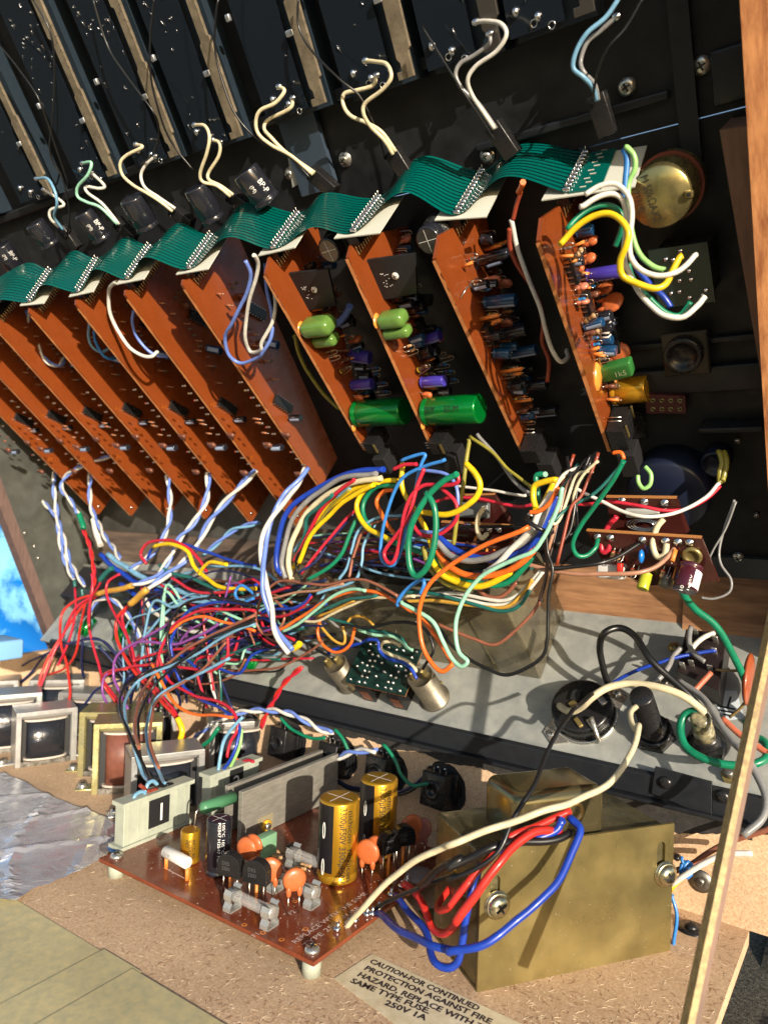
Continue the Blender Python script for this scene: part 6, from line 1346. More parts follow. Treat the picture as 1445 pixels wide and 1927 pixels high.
# --- big arc loom
arc = [('C', 'blue', .17, [(245, 1060), (205, 1000), (190, 880), (215, 720), (300, 520), (430, 370), (600, 250), (800, 170), (1000, 125), (1170, 112)], 'thick blue wire forming the outer edge of the big arc'),
       ('C', 'grey', .16, [(280, 1100), (250, 950), (275, 760), (350, 560), (500, 380), (700, 240), (900, 172), (1100, 150)], 'thick grey wire inside the blue one in the big arc'),
       ('C', 'cream', .17, [(335, 1110), (310, 950), (335, 770), (420, 570), (560, 410), (750, 285), (950, 212), (1150, 190)], 'thick cream wire in the big arc'),
       ('C', 'red', .12, [(350, 940), (430, 800), (520, 620), (620, 450), (760, 300), (900, 205)], 'red wire in the big arc'), ('C', 'teal', .12, [(380, 900), (450, 700), (480, 560), (560, 460), (700, 340)], 'dark teal wire behind the big arc'),
       ('C', 'sky', .11, [(350, 860), (470, 700), (600, 540), (750, 370), (860, 280)], 'dull blue wire in the big arc'), ('C', 'yellow', .17, [(350, 1010), (440, 830), (520, 660), (650, 490), (800, 350), (1000, 262), (1120, 225)], 'thick yellow wire in the big arc'),
       ('C', 'yellow', .14, [(400, 960), (480, 770), (600, 610), (760, 450), (900, 350), (1080, 250)], 'second yellow wire inside the big arc'), ('C', 'olive', .08, [(540, 640), (700, 430), (850, 300)], 'thin olive wire in the big arc'),
       ('C', 'yellow', .15, [(1290, 215), (1100, 230), (990, 300), (930, 420), (945, 540), (1030, 650), (1140, 715), (1230, 770)], 'yellow wire curling back in a half loop'), ('C', 'green', .15, [(1300, 255), (1120, 262), (1020, 340), (982, 450), (1010, 570), (1100, 680), (1250, 760), (1400, 830), (1520, 880)], 'thick green wire curling back in a half loop'),
       ('C', 'orange', .13, [(1250, 290), (1160, 312), (1100, 395), (1140, 490), (1200, 620), (1300, 750)], 'orange wire inside the yellow half loop'), ('C', 'red', .09, [(920, 470), (800, 580), (680, 730), (560, 880), (420, 1060)], 'thin red wire running diagonally under the arc'),
       ('C', 'navy', .09, [(900, 510), (700, 730), (560, 940), (400, 1050)], 'thin navy wire under the arc'), ('C', 'green', .12, [(930, 560), (860, 730), (780, 890), (650, 1020), (480, 1110)], 'green wire running diagonally under the arc'),
       ('C', 'sky', .09, [(1330, 530), (1150, 540), (1000, 610), (920, 700), (870, 850), (830, 1000), (760, 1110)], 'pale blue wire looping above the black terminal strip'), ('C', 'brown', .09, [(1300, 550), (1100, 590), (970, 680), (920, 800), (870, 950), (850, 1090)], 'brown wire looping above the black terminal strip'),
       ('C', 'sky', .09, [(1100, 600), (1040, 690), (980, 820), (960, 960), (900, 1110), (700, 1190), (560, 1240)], 'second pale blue wire curving down over the olive box'), ('C', 'black', .08, [(430, 1110), (375, 1020), (380, 900), (470, 820), (640, 795), (800, 840), (920, 950), (1000, 1080), (1150, 1200), (1290, 1280)], 'thin black wire in a wide open loop over the olive box'),
       ('C', 'brown', .09, [(5, 1450), (60, 1270), (180, 1150), (320, 1120), (480, 1150), (620, 1165), (800, 1120), (960, 1105), (1100, 1140), (1290, 1260)], 'brown wire starting in a loop and crossing the olive box'), ('C', 'brown', .09, [(160, 1280), (240, 1380), (250, 1500), (180, 1590), (80, 1600), (12, 1510), (5, 1400)], 'brown wire closing a round loop left of the olive box'),
       ('C', 'tan', .08, [(140, 1285), (400, 1222), (600, 1200), (800, 1150)], 'thin tan wire beside the brown one'), ('C', 'mint', .1, [(250, 1580), (400, 1500), (560, 1380), (700, 1262), (860, 1200), (1000, 1212)], 'mint wire over the left end of the olive box'),
       ('C', 'orange', .11, [(220, 1570), (350, 1500), (520, 1385), (700, 1275), (900, 1215), (1050, 1225), (1200, 1275), (1400, 1390), ('B', 960, 930), ('B', 1060, 1060), ('B', 1130, 1150), ('B', 1165, 1210)], 'long orange wire arching over the olive box to the right'), ('C', 'teal', .1, [(520, 1440), (700, 1350), (900, 1280), (1100, 1255)], 'teal wire on the front of the olive box'),
       ('C', 'amber', .08, [(560, 1450), (760, 1370), (900, 1300)], 'thin amber wire on the front of the olive box'), ('C', 'cream', .09, [(400, 1482), (560, 1490), (700, 1430), (850, 1350), (1000, 1290), (1200, 1268), (1445, 1262)], 'cream wire rising over the front of the olive box'),
       ('C', 'red', .09, [(0, 1410), (150, 1442), (300, 1428), (420, 1370), (512, 1265)], 'crimson wire ending left of the olive box'), ('C', 'blue', .09, [(180, 1380), (340, 1370), (450, 1320), (500, 1250)], 'blue wire beside the crimson one')]
Yb = 31.2
for k, (cr, c, r, pts, lb) in enumerate(arc): wire(cr, c, r, 'Y', (Yb-.2+(k % 7)*.12, Yb-.4-(k % 5)*.13), pts, lb, jit=False)
# --- loops below the green capacitors and the tied loom
lo = [('D', 'yellow', .16, [(530, 190), (600, 262), (640, 362), (600, 470), (480, 570), (350, 620), (200, 618), (90, 590)], 'thick yellow wire in a wide loop right of the green one', 30.0), ('D', 'olive', .12, [(550, -20), (540, 150), (520, 330), (480, 520), (450, 720), (420, 880)], 'olive yellow wire falling straight through the loops', 31),
      ('D', 'green', .17, [(450, 280), (330, 340), (220, 445), (130, 600), (70, 760), (45, 920), (50, 1080), (100, 1152), (180, 1080), (240, 920), (270, 740), (250, 560), (190, 440)], 'thick green wire in a long narrow hanging loop', 29.5), 
      ('B', 'red', .11, [(1185, 175), (1182, 225), (1100, 242), (1000, 240), (935, 300), (900, 400), (882, 520), (850, 640), (810, 662), (785, 605), (850, 520), (920, 420), (965, 250), (1003, 150)], 'crimson wire crossing itself in a narrow drop loop', 29.8), ('B', 'red', .11, [(1100, 250), (1170, 330), (1172, 430), (1090, 510), (990, 510), (942, 430), (935, 350)], 'crimson wire in a round loop behind the green one', 30.2),
      ('B', 'azure', .1, [(880, 110), (1000, 68), (985, 140), (940, 380), (905, 500), (880, 600), (840, 672), (790, 662), (770, 600), (790, 440), (830, 310), (900, 200), (1020, 130), (1120, 100)], 'blue wire in a narrow drop loop beside the crimson one', 30.1), ('B', 'periwinkle', .1, [(960, 150), (1120, 172), (1180, 240), (1190, 350), (1160, 440), (1080, 490), (980, 490)], 'blue wire in a round loop behind the green one', 30.5),
      ('B', 'yellow', .15, [(888, 120), (885, 230), (905, 300), (960, 380), (1010, 470), (1060, 600), (1130, 700), (1230, 770)], 'yellow wire bending down from the first green capacitor', 30.6), ('B', 'red', .11, [(840, 155), (900, 130), (965, 125)], 'short crimson stub at the first plug block', 30), 
      ('D', 'blue', .17, [(290, 820), (400, 905), (560, 980), (740, 1012), (920, 982), (1080, 880), (1180, 760), (1250, 600), (1300, 470)], 'thick blue wire in the tied loom', 30.2), ('D', 'grey', .17, [(270, 850), (380, 980), (540, 1025), (700, 1000), (850, 930), (1000, 860), (1130, 740), (1200, 610), (1262, 450)], 'thick grey wire in the tied loom', 30),
      ('D', 'white', .16, [(690, 1112), (800, 1030), (900, 905), (1010, 805), (1090, 730), (1160, 590), (1255, 430)], 'thick white wire in the tied loom', 29.8), ('D', 'orange', .17, [(280, 920), (380, 1060), (520, 1140), (680, 1150), (860, 1110), (1000, 1030), (1100, 930)], 'thick orange wire in the sagging loom', 30.3),
      ('D', 'yellow', .17, [(230, 1000), (330, 1132), (480, 1210), (640, 1230), (760, 1200), (900, 1110)], 'thick yellow wire at the bottom of the sagging loom', 30.4), ('D', 'green', .16, [(240, 960), (360, 1100), (520, 1190), (700, 1230), (850, 1210), (980, 1110), (1090, 980)], 'thick green wire at the bottom of the sagging loom', 30.6),
      ('D', 'olive', .15, [(160, 900), (220, 1060), (330, 1190), (480, 1240), (600, 1240)], 'thick olive wire at the left of the sagging loom', 30.7), ('D', 'mint', .11, [(1345, 400), (1320, 510), (1260, 650), (1190, 800), (1100, 930), (950, 1000), (780, 1080), (640, 1170), (520, 1330), ('B', 1180, 960), ('B', 1175, 1060), ('B', 1200, 1150), ('B', 1248, 1200), ('B', 1215, 1226), ('B', 1160, 1180), ('B', 1100, 1080), ('B', 1050, 990), ('B', 960, 920), ('B', 880, 872)], 'long mint wire hanging in a deep loop before the olive box', 29.3),
      ('D', 'orange', .11, [(1320, 400), (1240, 540), (1150, 602), (1068, 605)], 'orange wire hooking into the tied loom', 29.5), ('B', 'orange', .12, [('D', 1060, 730), (1300, 580), (1150, 680), (1040, 780), (990, 900), (985, 1020), (1010, 1150), (1060, 1230), (1110, 1258), (1160, 1215)], 'bright orange wire in a deep open loop before the olive box', 29.1),
      ('D', 'yellow', .15, [(1300, 335), (1180, 348), (1098, 375), (1088, 470), (1120, 580)], 'yellow wire hooked over the tied loom', 29.6), ('D', 'yellow', .13, [(1260, 350), (1210, 450), (1170, 560), (1130, 660)], 'second yellow wire entering the tied loom', 30.2), ('D', 'green', .14, [(1200, 282), (1122, 300), (1135, 400), (1150, 520)], 'green wire entering the tied loom', 30.5),
      ('D', 'red', .09, [(260, 520), (400, 480), (640, 490), (800, 520), (980, 552), (1085, 540)], 'crimson wire running level behind the yellow loop', 31.5), ('D', 'white', .08, [(440, 380), (700, 412), (900, 450), (1035, 460)], 'thin white wire running level behind the yellow loop', 31.8), ('D', 'grey', .1, [(620, -60), (720, 60), (800, 160), (900, 300), (1000, 400), (1070, 450)], 'grey wire slanting down to the tied loom', 31.2),
      ('D', 'olive', .09, [(560, -40), (740, 90), (860, 222), (950, 292), (1075, 395)], 'thin olive wire slanting down to the tied loom', 31), ('D', 'white', .1, [(0, 1312), (250, 1310), (500, 1340), (700, 1390), (850, 1390), (980, 1340), (1100, 1220), (1180, 1110)], 'lower white wire lying along the olive box edge', 31.3), ('D', 'white', .1, [(250, 1300), (450, 1300), (700, 1350), (860, 1350), (990, 1290), (1110, 1160), (1160, 1100)], 'upper white wire lying along the olive box edge', 31.4),
      ('D', 'amber', .1, [(0, 1355), (300, 1362), (600, 1400), (820, 1420), (930, 1380), (1020, 1290), (1090, 1180)], 'amber wire lying along the olive box edge', 31.2), ('D', 'teal', .1, [(0, 1295), (220, 1300), (480, 1360), (750, 1440), (900, 1440), (1000, 1380), (1070, 1270)], 'teal wire lying along the olive box edge', 31.1), ('D', 'brown', .11, [(630, 1250), (700, 1312), (800, 1332), (880, 1290), (960, 1210)], 'brown wire dipping behind the deep loops', 31.5),
      ('D', 'black', .09, [(1210, 780), (1222, 950), (1262, 1090), (1232, 1300), ('R', 250, 900), ('R', 240, 1060), ('R', 210, 1150), ('R', 120, 1212), ('B', 1445, 1272), ('B', 1350, 1242), ('B', 1250, 1190), ('B', 1150, 1100), ('B', 1080, 1010), ('B', 900, 870)], 'thin black wire falling from the cable tie and swinging left', 30), 
      ('D', 'dark brown', .09, [(1190, 860), (1212, 1000), (1190, 1180), (1150, 1360)], 'dark brown wire falling from the cable tie', 30.2), ('D', 'brown', .09, [(1150, 1360), (1050, 1500), ('B', 1400, 1100), ('B', 1280, 1072), ('B', 1150, 1022), ('B', 1040, 970), ('B', 900, 882)], 'pinkish brown wire crossing the face of the olive box', 30.6),
      ('B', 'black', .09, [(560, 1000), (700, 1020), (820, 990), (920, 985), (1010, 1020), (1050, 1080), (1060, 1140), (1030, 1190), (1000, 1240)], 'black wire reaching the lit metal can', 32), ('B', 'azure', .12, [(855, 895), (870, 850), (930, 790), (990, 752)], 'light blue tie tail on the olive box', 30.4), ('B', 'azure', .12, [(990, 752), (1002, 780), (985, 830)], 'light blue loop beside the tie tail', 30.6),
      ('S', 'teal', .1, [(180, 300), (350, 350), (500, 400), (700, 430), (830, 480), (890, 560)], 'dark teal wire above the green soldered board', 33.2), ('S', 'mint', .1, [(450, 410), (600, 450), (760, 470), (850, 520), (900, 570), (950, 595)], 'mint wire ending on the green soldered board', 33), ('S', 'orange', .1, [(120, 290), (85, 400), (120, 520), (220, 605), (320, 600), (385, 540), (405, 470), (420, 400)], 'orange wire curling above the shaded metal can', 32.8),
      ('S', 'amber', .09, [(70, 300), (140, 400), (230, 510), (310, 545), (330, 480), (310, 380)], 'amber wire curling above the shaded metal can', 33), ('S', 'amber', .09, [(350, 350), (400, 295), (480, 290), (550, 330), (590, 370)], 'amber wire arched behind the green soldered board', 33.4),
      ('S', 'cream', .11, [(830, 560), (760, 525), (670, 530), (660, 590), (740, 640), (850, 680), (930, 730), (975, 790)], 'cream wire curving into the lit metal can', 33.6), ('S', 'blue', .11, [(180, 640), (220, 590), (350, 560), (470, 530), (560, 500), (640, 510), (655, 600), (740, 680), (860, 710), (940, 770), (985, 850)], 'blue wire linking the two metal cans', 33.5), ('S', 'grey', .09, [(160, 280), (300, 400), (420, 480), (480, 510)], 'dark grey wire above the shaded metal can', 33.3)]
for cr, c, r, pts, lb, y in lo: wire(cr, c, r, 'Y', y, pts, lb, jit=False)
c = path('D', 'Y', 29.9, [(1148, 715)])[0]; ta = (path('D', 'Y', 29.9, [(1240, 560)])[0]-c).normalized(); u_, w_, _ = frame(ta)
b = MB(); b.tube([c+u_*(.62*math.cos(t*.52))+w_*(.62*math.sin(t*.52)) for t in range(12)], .11, 6, closed=True); tag(b.build('cable_tie', blackp), 'black cable tie gripping the loom of thick wires', 'cable tie')
# --- pairs falling from the channel boards
PB = 'blue and white twisted pairs falling from the channel boards'
twist('T', 'periwinkle', 'white', .12, 'Y', (37, 36, 35), [(265, 340), (290, 430), (350, 520), (420, 600), (460, 700), (500, 830), (530, 950), (580, 1040), (640, 1130)], 'leftmost blue and white twisted pair, crossing another', PB, 3.3)
twist('T', 'periwinkle', 'white', .12, 'Y', (37, 36.3, 35.4), [(415, 270), (410, 400), (425, 520), (440, 640), (450, 760), (480, 900), (520, 1010), (560, 1080)], 'blue and white twisted pair crossed by the leftmost one', PB, 3.3)
twist('T', 'periwinkle', 'white', .11, 'Y', (36, 35.5), [(830, 155), (700, 200), (560, 260), (480, 330), (470, 410), (530, 480), (590, 585)], 'blue and white twisted pair bending in a hook to a green sleeve', PB, 3.4)
wire('T', 'green', .26, 'Y', 35.4, [(588, 580), (605, 640), (630, 705)], 'green sleeve where blue-white pair meets red wires', None, 'sleeve', name='splice_sleeve')
twist('T', 'scarlet', 'red', .1, 'Y', (35.4, 34), [(635, 715), (680, 830), (702, 950), (716, 1080), (690, 1190)], 'red twisted pair hanging from the green sleeve', None, 2.6)
twist('T', 'periwinkle', 'white', .12, 'Y', (36.5, 35.5, 34), [(685, 290), (680, 400), (690, 540), (740, 650), (800, 770), (870, 860), (905, 930)], 'blue and white twisted pair beside the white strap end', PB, 3.3)
wire('T', 'white', .3, 'Y', 36, [(700, 620), (725, 720), (765, 825)], 'flat white strap end under the channel boards', None, 'strap', name='white_strap')
twist('L', 'periwinkle', 'white', .12, 'Y', (36, 35, 33), [(950, 45), (965, 180), (960, 300), (930, 390), (870, 480), (740, 580)], 'blue and white twisted pair falling nearly straight', PB, 3.3)
twist('L', 'periwinkle', 'white', .13, 'Y', (35, 33.5, 32), [(1180, 30), (1172, 170), (1100, 310), (1020, 400), (960, 520), (880, 620), (760, 665)], 'blue and white pair ending in the left yellow sleeve', PB, 3.4)
twist('L', 'periwinkle', 'white', .14, 'Y', (35, 33.5, 31.5), [(1450, 15), (1330, 140), (1200, 290), (1100, 470), (1010, 560), (900, 640), (840, 690)], 'long straight blue and white pair ending in the right yellow sleeve', PB, 4.4)
twist('L', 'periwinkle', 'sky', .11, 'Y', (35, 34), [(1470, 310), (1330, 350), (1230, 430), (1150, 500)], 'pale blue twisted pair behind the long straight one', PB, 3.3)
twist('L', 'periwinkle', 'white', .1, 'Y', 33, [(510, 840), (540, 765), (620, 740), (700, 800), (760, 890), (800, 980), (830, 1100)], 'blue and white twisted pair arching low at the left', PB, 3.3)
twist('C', 'periwinkle', 'white', .16, 'Y', (33, 31, 30, 30), [(465, 100), (400, 220), (300, 330), (230, 430), (150, 560), (90, 720), (70, 900), (80, 1060), (95, 1220), (140, 1380), (190, 1580), ('B', 280, 1145)], 'longest blue and white pair falling to the yellow taped joint', PB, 6.0)
wire('B', 'yellow', .2, 'Y', 30.2, [(262, 1105), (290, 1125), (330, 1100)], 'small yellow taped joint at the foot of the longest pair', None, 'sleeve', name='splice_sleeve')
wire('L', 'amber', .22, 'Y', (32, 32.2), [(752, 668), (650, 690), (550, 716)], 'left yellow sleeve joining pairs to red wires', None, 'sleeve', name='splice_sleeve'); wire('L', 'amber', .26, 'Y', (31.5, 31.6), [(836, 688), (790, 722), (738, 772)], 'right yellow sleeve joining pairs to red wires', None, 'sleeve', name='splice_sleeve')
wire('L', 'teal', .2, 'Y', 33, [(640, 570), (600, 600), (570, 640)], 'teal sleeve above the left yellow sleeve', None, 'sleeve', name='splice_sleeve')
for x, y, lb in ((420, 640, 'upper left small teal sleeve ending a twisted pair'), (465, 690, 'small teal sleeve under the leftmost twisted pair'), (515, 850, 'lowest small teal sleeve at the low arching pair')): wire('L', 'teal', .14, 'Y', 34.5, [(x, y), (x+4, y+38)], lb, 'small teal sleeves', 'sleeve', name='splice_sleeve')
RLB = ['outer left red wire from the left yellow sleeve to a back row transformer', 'inner red wire from the left yellow sleeve crossing the outer one', 'third red wire from the left yellow sleeve, lowest of them', 'thick red wire from the right yellow sleeve to the brown coil transformer', 'thin red wire twined with the thick one below the right yellow sleeve', 'long red wire falling from the red twisted pair to the yellow framed transformer', 'red wire bowing right from below the teal sleeve', 'red wire curving left above the back row transformers', 'red wire crossing behind the left fan of red wires', 'short red wire beside the small teal sleeves', 'red wire hooking up from the brown coil transformer']
RW = 'red wires fanning to the small transformers'
for k, (c, r, pts) in enumerate([('scarlet', .11, [(550, 715), (440, 750), (360, 820), (340, 920), (350, 1010), (390, 1150), (400, 1250), (390, 1340)]), ('scarlet', .11, [(560, 720), (480, 770), (400, 880), (340, 970), (290, 1060), (240, 1170), (210, 1290)]), ('red', .11, [(552, 720), (430, 800), (350, 960), (300, 1070), (255, 1180), (215, 1290)]),
        ('scarlet', .13, [(738, 772), (670, 850), (660, 950), (700, 1050), (770, 1160), (850, 1250), (930, 1340), (1000, 1420), (1060, 1560)]), ('red', .11, [(735, 775), (690, 840), (700, 900), (730, 980), (750, 1080), (820, 1190), (900, 1270), (1000, 1400), (1050, 1560)]), ('red', .1, [(520, 600), (520, 700), (500, 850), (520, 980), (560, 1120), (600, 1230), (680, 1330), (700, 1450), (690, 1570)]),
        ('red', .1, [(680, 605), (620, 640), (605, 700), (625, 780), (680, 880), (740, 1000), (760, 1100)]), ('scarlet', .1, [(270, 1175), (360, 1140), (430, 1060), (455, 900), (480, 780)]), ('red', .1, [(425, 680), (430, 800), (400, 950), (360, 1050), (330, 1120)]), ('red', .09, [(575, 640), (540, 700), (515, 760), (505, 900)]), ('scarlet', .1, [(690, 1570), (700, 1440), (660, 1330), (590, 1230), (580, 1180), (640, 1150), (720, 1140)])]):
    wire('L', c, r, 'Y', (33-.15*k % 1.2, 31.5, 30), pts, RLB[k], RW)
NLB = ['long dark blue wire arching from the left frame edge over the back transformers', 'dark blue wire just inside the arch at the left frame edge', 'dark blue wire lying on top of the brown coil transformer', 'dark blue wire crossing behind the fan of red wires', 'dark blue wire dropping straight to the back row transformers', 'dark blue wire slanting down right of the red fan', 'dark blue wire rising behind the purple arch', 'short dark blue wire under the purple arch', 'dark blue wire beside the yellow taped wire']
NV = 'dark blue wires at lower left'
for k, pts in enumerate([[(30, 1245), (60, 1170), (150, 1110), (300, 1040), (420, 990), (560, 970), (640, 1040), (700, 1140)], [(100, 1235), (180, 1160), (260, 1060), (400, 985)], [(480, 1340), (560, 1250), (700, 1200), (820, 1160)], [(370, 1000), (500, 975), (600, 990), (680, 1080), (740, 1180)], [(470, 990), (465, 1100), (480, 1190)], [(560, 1010), (640, 1100), (700, 1180), (760, 1230)], [(700, 1250), (740, 1180), (860, 1130)], [(740, 1300), (720, 1240), (760, 1180)], [(1000, 1250), (1020, 1330), (1000, 1400)]]):
    wire('L', 'navy', .1, 'Y', (31.5, 33), pts, NLB[k], NV)
# --- centre left looms
mid = [('red', .12, [(830, 545), (800, 490), (840, 430), (940, 410), (1040, 430), (1120, 510), (1175, 600)], 'crimson wire in a loop beside the yellow one at left centre', 33), ('yellow', .15, [(870, 450), (980, 432), (1060, 480), (1100, 560), (1180, 640), (1300, 682), (1450, 685)], 'thick yellow wire curving right at left centre', 32.6),
       ('blue', .11, [(840, 510), (880, 450), (1000, 430), (1120, 460), (1280, 520), (1450, 560)], 'blue wire running right above the thick yellow one', 33.2), ('teal', .14, [(905, 550), (960, 590), (1080, 620), (1180, 670), (1280, 710), (1380, 710)], 'teal wire below the thick yellow one', 32.8), ('red', .11, [(970, 625), (1080, 690), (1200, 715), (1340, 700)], 'crimson wire below the teal one', 32.4),
       ('blue', .2, [(570, 490), (640, 560), (760, 640), (900, 700), (1050, 750), (1200, 780)], 'thick blue cable slanting over the black tray', 33.4), ('sky', .22, [(610, 490), (720, 570), (850, 640), (1000, 690), (1120, 740), (1250, 780)], 'thick pale blue cable slanting over the black tray', 33.2), ('yellow', .13, [(1130, 610), (1150, 568), (1200, 532), (1285, 548)], 'yellow wire hook with bare strands', 32), 
       ('blue', .2, [(680, 660), (800, 740), (950, 810), (1100, 860), (1220, 860)], 'thick dark blue cable low over the black tray', 33.8), ('white', .16, [(810, 730), (860, 810), (960, 870), (1060, 920), (1200, 925)], 'cream wire sagging over the black tray', 33), ('azure', .1, [(1445, 720), (1370, 665), (1335, 710), (1370, 760), (1440, 740)], 'light blue curl left of the long pair', 31),
       ('black', .09, [(1445, 850), (1300, 920), (1150, 1000), (1050, 1080), (950, 1120), (820, 1160), (700, 1250), (680, 1370), (720, 1480), ('N', 150, 540), ('N', 190, 640)], 'left black wire dropping to plug housing 1', 30), ('sky', .1, [(1445, 885), (1250, 965), (1130, 1050), (1000, 1110), (880, 1160), (770, 1220), (715, 1310), (712, 1420), (750, 1540), ('N', 130, 560), ('N', 190, 645)], 'left pale blue wire dropping to plug housing 1', 29.8),
       ('black', .09, [(1445, 870), (1200, 960), (1080, 1060), (980, 1130), (880, 1230), (820, 1330), (782, 1450), ('N', 110, 380), ('N', 170, 560), ('N', 225, 645)], 'right black wire dropping to plug housing 1', 29.6), ('brown', .1, [(1445, 835), (1100, 1000), (900, 1150), (830, 1230), (780, 1340), (765, 1480), (790, 1590)], 'brown wire dropping to plug housing 1', 29.9),
       ('sky', .1, [(1300, 1080), (1150, 1160), (1000, 1230), (900, 1290), (850, 1380), (830, 1500), ('N', 200, 400), ('N', 280, 570), ('N', 325, 655)], 'right pale blue wire dropping to plug housing 1', 29.4), ('brown', .09, [(1280, 990), (1150, 1140), (1000, 1240), (910, 1300), (870, 1380), ('N', 195, 300), ('N', 270, 520)], 'second brown wire beside the right pale blue one', 29.5),
       ('red', .1, [(900, 1060), (930, 1150), (980, 1230), (1100, 1290), (1220, 1320), (1330, 1390), ('N', 940, 190), ('N', 880, 300), ('N', 850, 430)], 'crimson wire dropping to plug housing 2', 30), ('orange', .1, [(860, 1110), (920, 1220), (980, 1320), (1080, 1390), (1200, 1400), (1320, 1415)], 'orange wire drooping toward plug housing 2', 30.2),
       ('blue', .1, [(970, 1080), (1000, 1150), (1040, 1240), (1150, 1320), (1260, 1370), ('N', 940, 150), ('N', 935, 280), ('N', 890, 420), ('N', 790, 570)], 'blue wire dropping to plug housing 2', 30.3), ('black', .1, [(960, 1090), (1050, 1200), (1150, 1280), (1250, 1340), (1330, 1400), ('N', 930, 300), ('N', 880, 420)], 'black wire dropping to plug housing 2', 30.4),
       ('sky', .11, [('N', 982, 88), ('N', 900, 180), ('N', 820, 290), ('N', 782, 420), ('N', 768, 540)], 'light blue wire entering plug housing 2', 30), ('lime', .1, [('N', 972, 190), ('N', 960, 330), ('N', 900, 460), ('N', 840, 555)], 'pale green wire entering plug housing 2', 30.1), 
       ('purple', .1, [(1240, 880), (1130, 950), (1000, 1000), (860, 990), (760, 1000), (660, 1070), (640, 1180), (680, 1270), (730, 1370)], 'purple wire arching across the tangle', 30.5), ('purple', .09, [(620, 1150), (585, 1200), (590, 1290), (640, 1380), (690, 1430)], 'purple wire curving at the left of the tangle', 30.8), ('purple', .09, [(960, 880), (840, 950), (740, 1030)], 'mauve wire at the middle of the tangle', 31),
       ('blue', .1, [(1445, 780), (1250, 765), (1100, 790), (1020, 870), (970, 980), (975, 1080)], 'blue wire arching at the right of the tangle', 30.6), ('mint', .1, [(1445, 900), (1300, 830), (1200, 800), (1080, 830), (980, 900), (920, 990), (890, 1100)], 'mint wire arching at the right of the tangle', 30.8), ('red', .1, [(1445, 812), (1300, 802), (1150, 812), (1020, 862), (950, 950), (900, 1050), (890, 1130)], 'crimson wire arching at the right of the tangle', 30.4),
       ('orange', .1, [(1445, 925), (1300, 882), (1150, 846), (1040, 870), (960, 940)], 'orange wire arching at the right of the tangle', 30.3), ('black', .09, [(1445, 785), (1300, 742), (1180, 735), (1060, 762), (980, 850), (950, 960), (970, 1090), (1040, 1190)], 'black wire arching at the right of the tangle', 30.1),
       ('red', .1, [(760, 1100), (850, 1060), (1000, 1030), (1120, 1022)], 'red wire crossing level in the tangle', 31), ('red', .1, [(600, 1180), (700, 1140), (900, 1112), (1100, 1140), (1200, 1150), (1290, 1080), (1290, 960)], 'red wire sagging in the tangle', 30.9),
       ('orange', .1, [('N', 915, 440), ('N', 960, 475), ('N', 995, 492)], 'orange wire end on plug housing 2', 30), ('red', .1, [('N', 975, 465), ('N', 1020, 450), ('N', 1075, 462)], 'red wire end on plug housing 2', 30)]
for c, r, pts, lb, y in mid:
    ys = (y, y-.3); l_ = pts[-1]; o_ = CR[l_[0]] if isinstance(l_[0], str) else CR['L']; lx, ly = (l_[-2], l_[-1]); lx, ly = o_[0]+lx/o_[2], o_[1]+ly/o_[2]
    if 'housing 1' in lb or 'second brown' in lb: ye = ax(lx, ly, pg1[0].x-.35).y; ys = (y, y, y-.7, ye+1.6, ye)
    elif 'housing 2' in lb: ye = min(y, ax(lx, ly, p2_.x-.35).y); ys = (y, y, y*.4+ye*.6, ye) if len(pts) > 6 else (y*.5+ye*.5, ye)
    wire('L', c, r, 'Y', ys, pts, lb, jit=False)
q = [('L', 735, 1525)]
# wire ends hooked in housing 1
for c, pts, lb in (('rust', [(108, 668), (150, 695), (190, 725), (207, 762)], 'rust wire end hooked in plug housing 1'), ('rust', [(190, 725), (230, 705), (262, 715), (278, 742)], 'second rust wire end in plug housing 1'), ('sky', [(38, 820), (70, 750), (120, 722), (150, 735), (145, 790)], 'pale blue wire end in plug housing 1'), ('sky', [(150, 720), (180, 650), (220, 632), (255, 660)], 'pale blue wire arched on plug housing 1'), ('black', [(240, 672), (300, 672), (345, 718)], 'black wire end in plug housing 1'), ('black', [(330, 665), (380, 662), (405, 698)], 'second black wire end in plug housing 1')):
    P = path('N', 'Y', V((0, 0, 0)).x+1, []) if False else [ax(240+x/4.516, 1330+y/4.516, pg1[0].x-.3) for x, y in pts]
    b = MB(); b.tube(smooth(P, 6), .1, 7); tag(b.build('wire', MATS['wire_'+c]), lb, 'wire')
wire('X', 'azure', .11, 'Z', (.25, .4), [(232, 1590), (215, 1585), (206, 1595), (216, 1604), (235, 1600)], 'short blue wire loop beside plug housing 1 corner')
wire('X', 'green', .14, 'Y', 29.8, [(412, 1370), (398, 1392), (382, 1403)], 'cut green wire end above the transformers'); wire('X', 'green', .12, 'Y', 31, [(80, 1308), (76, 1335)], 'small green wire end at a back row transformer'); wire('X', 'yellow', .2, 'Y', 29.6, [(334, 1350), (342, 1375), (336, 1400)], 'yellow taped wire beside the brown coil')
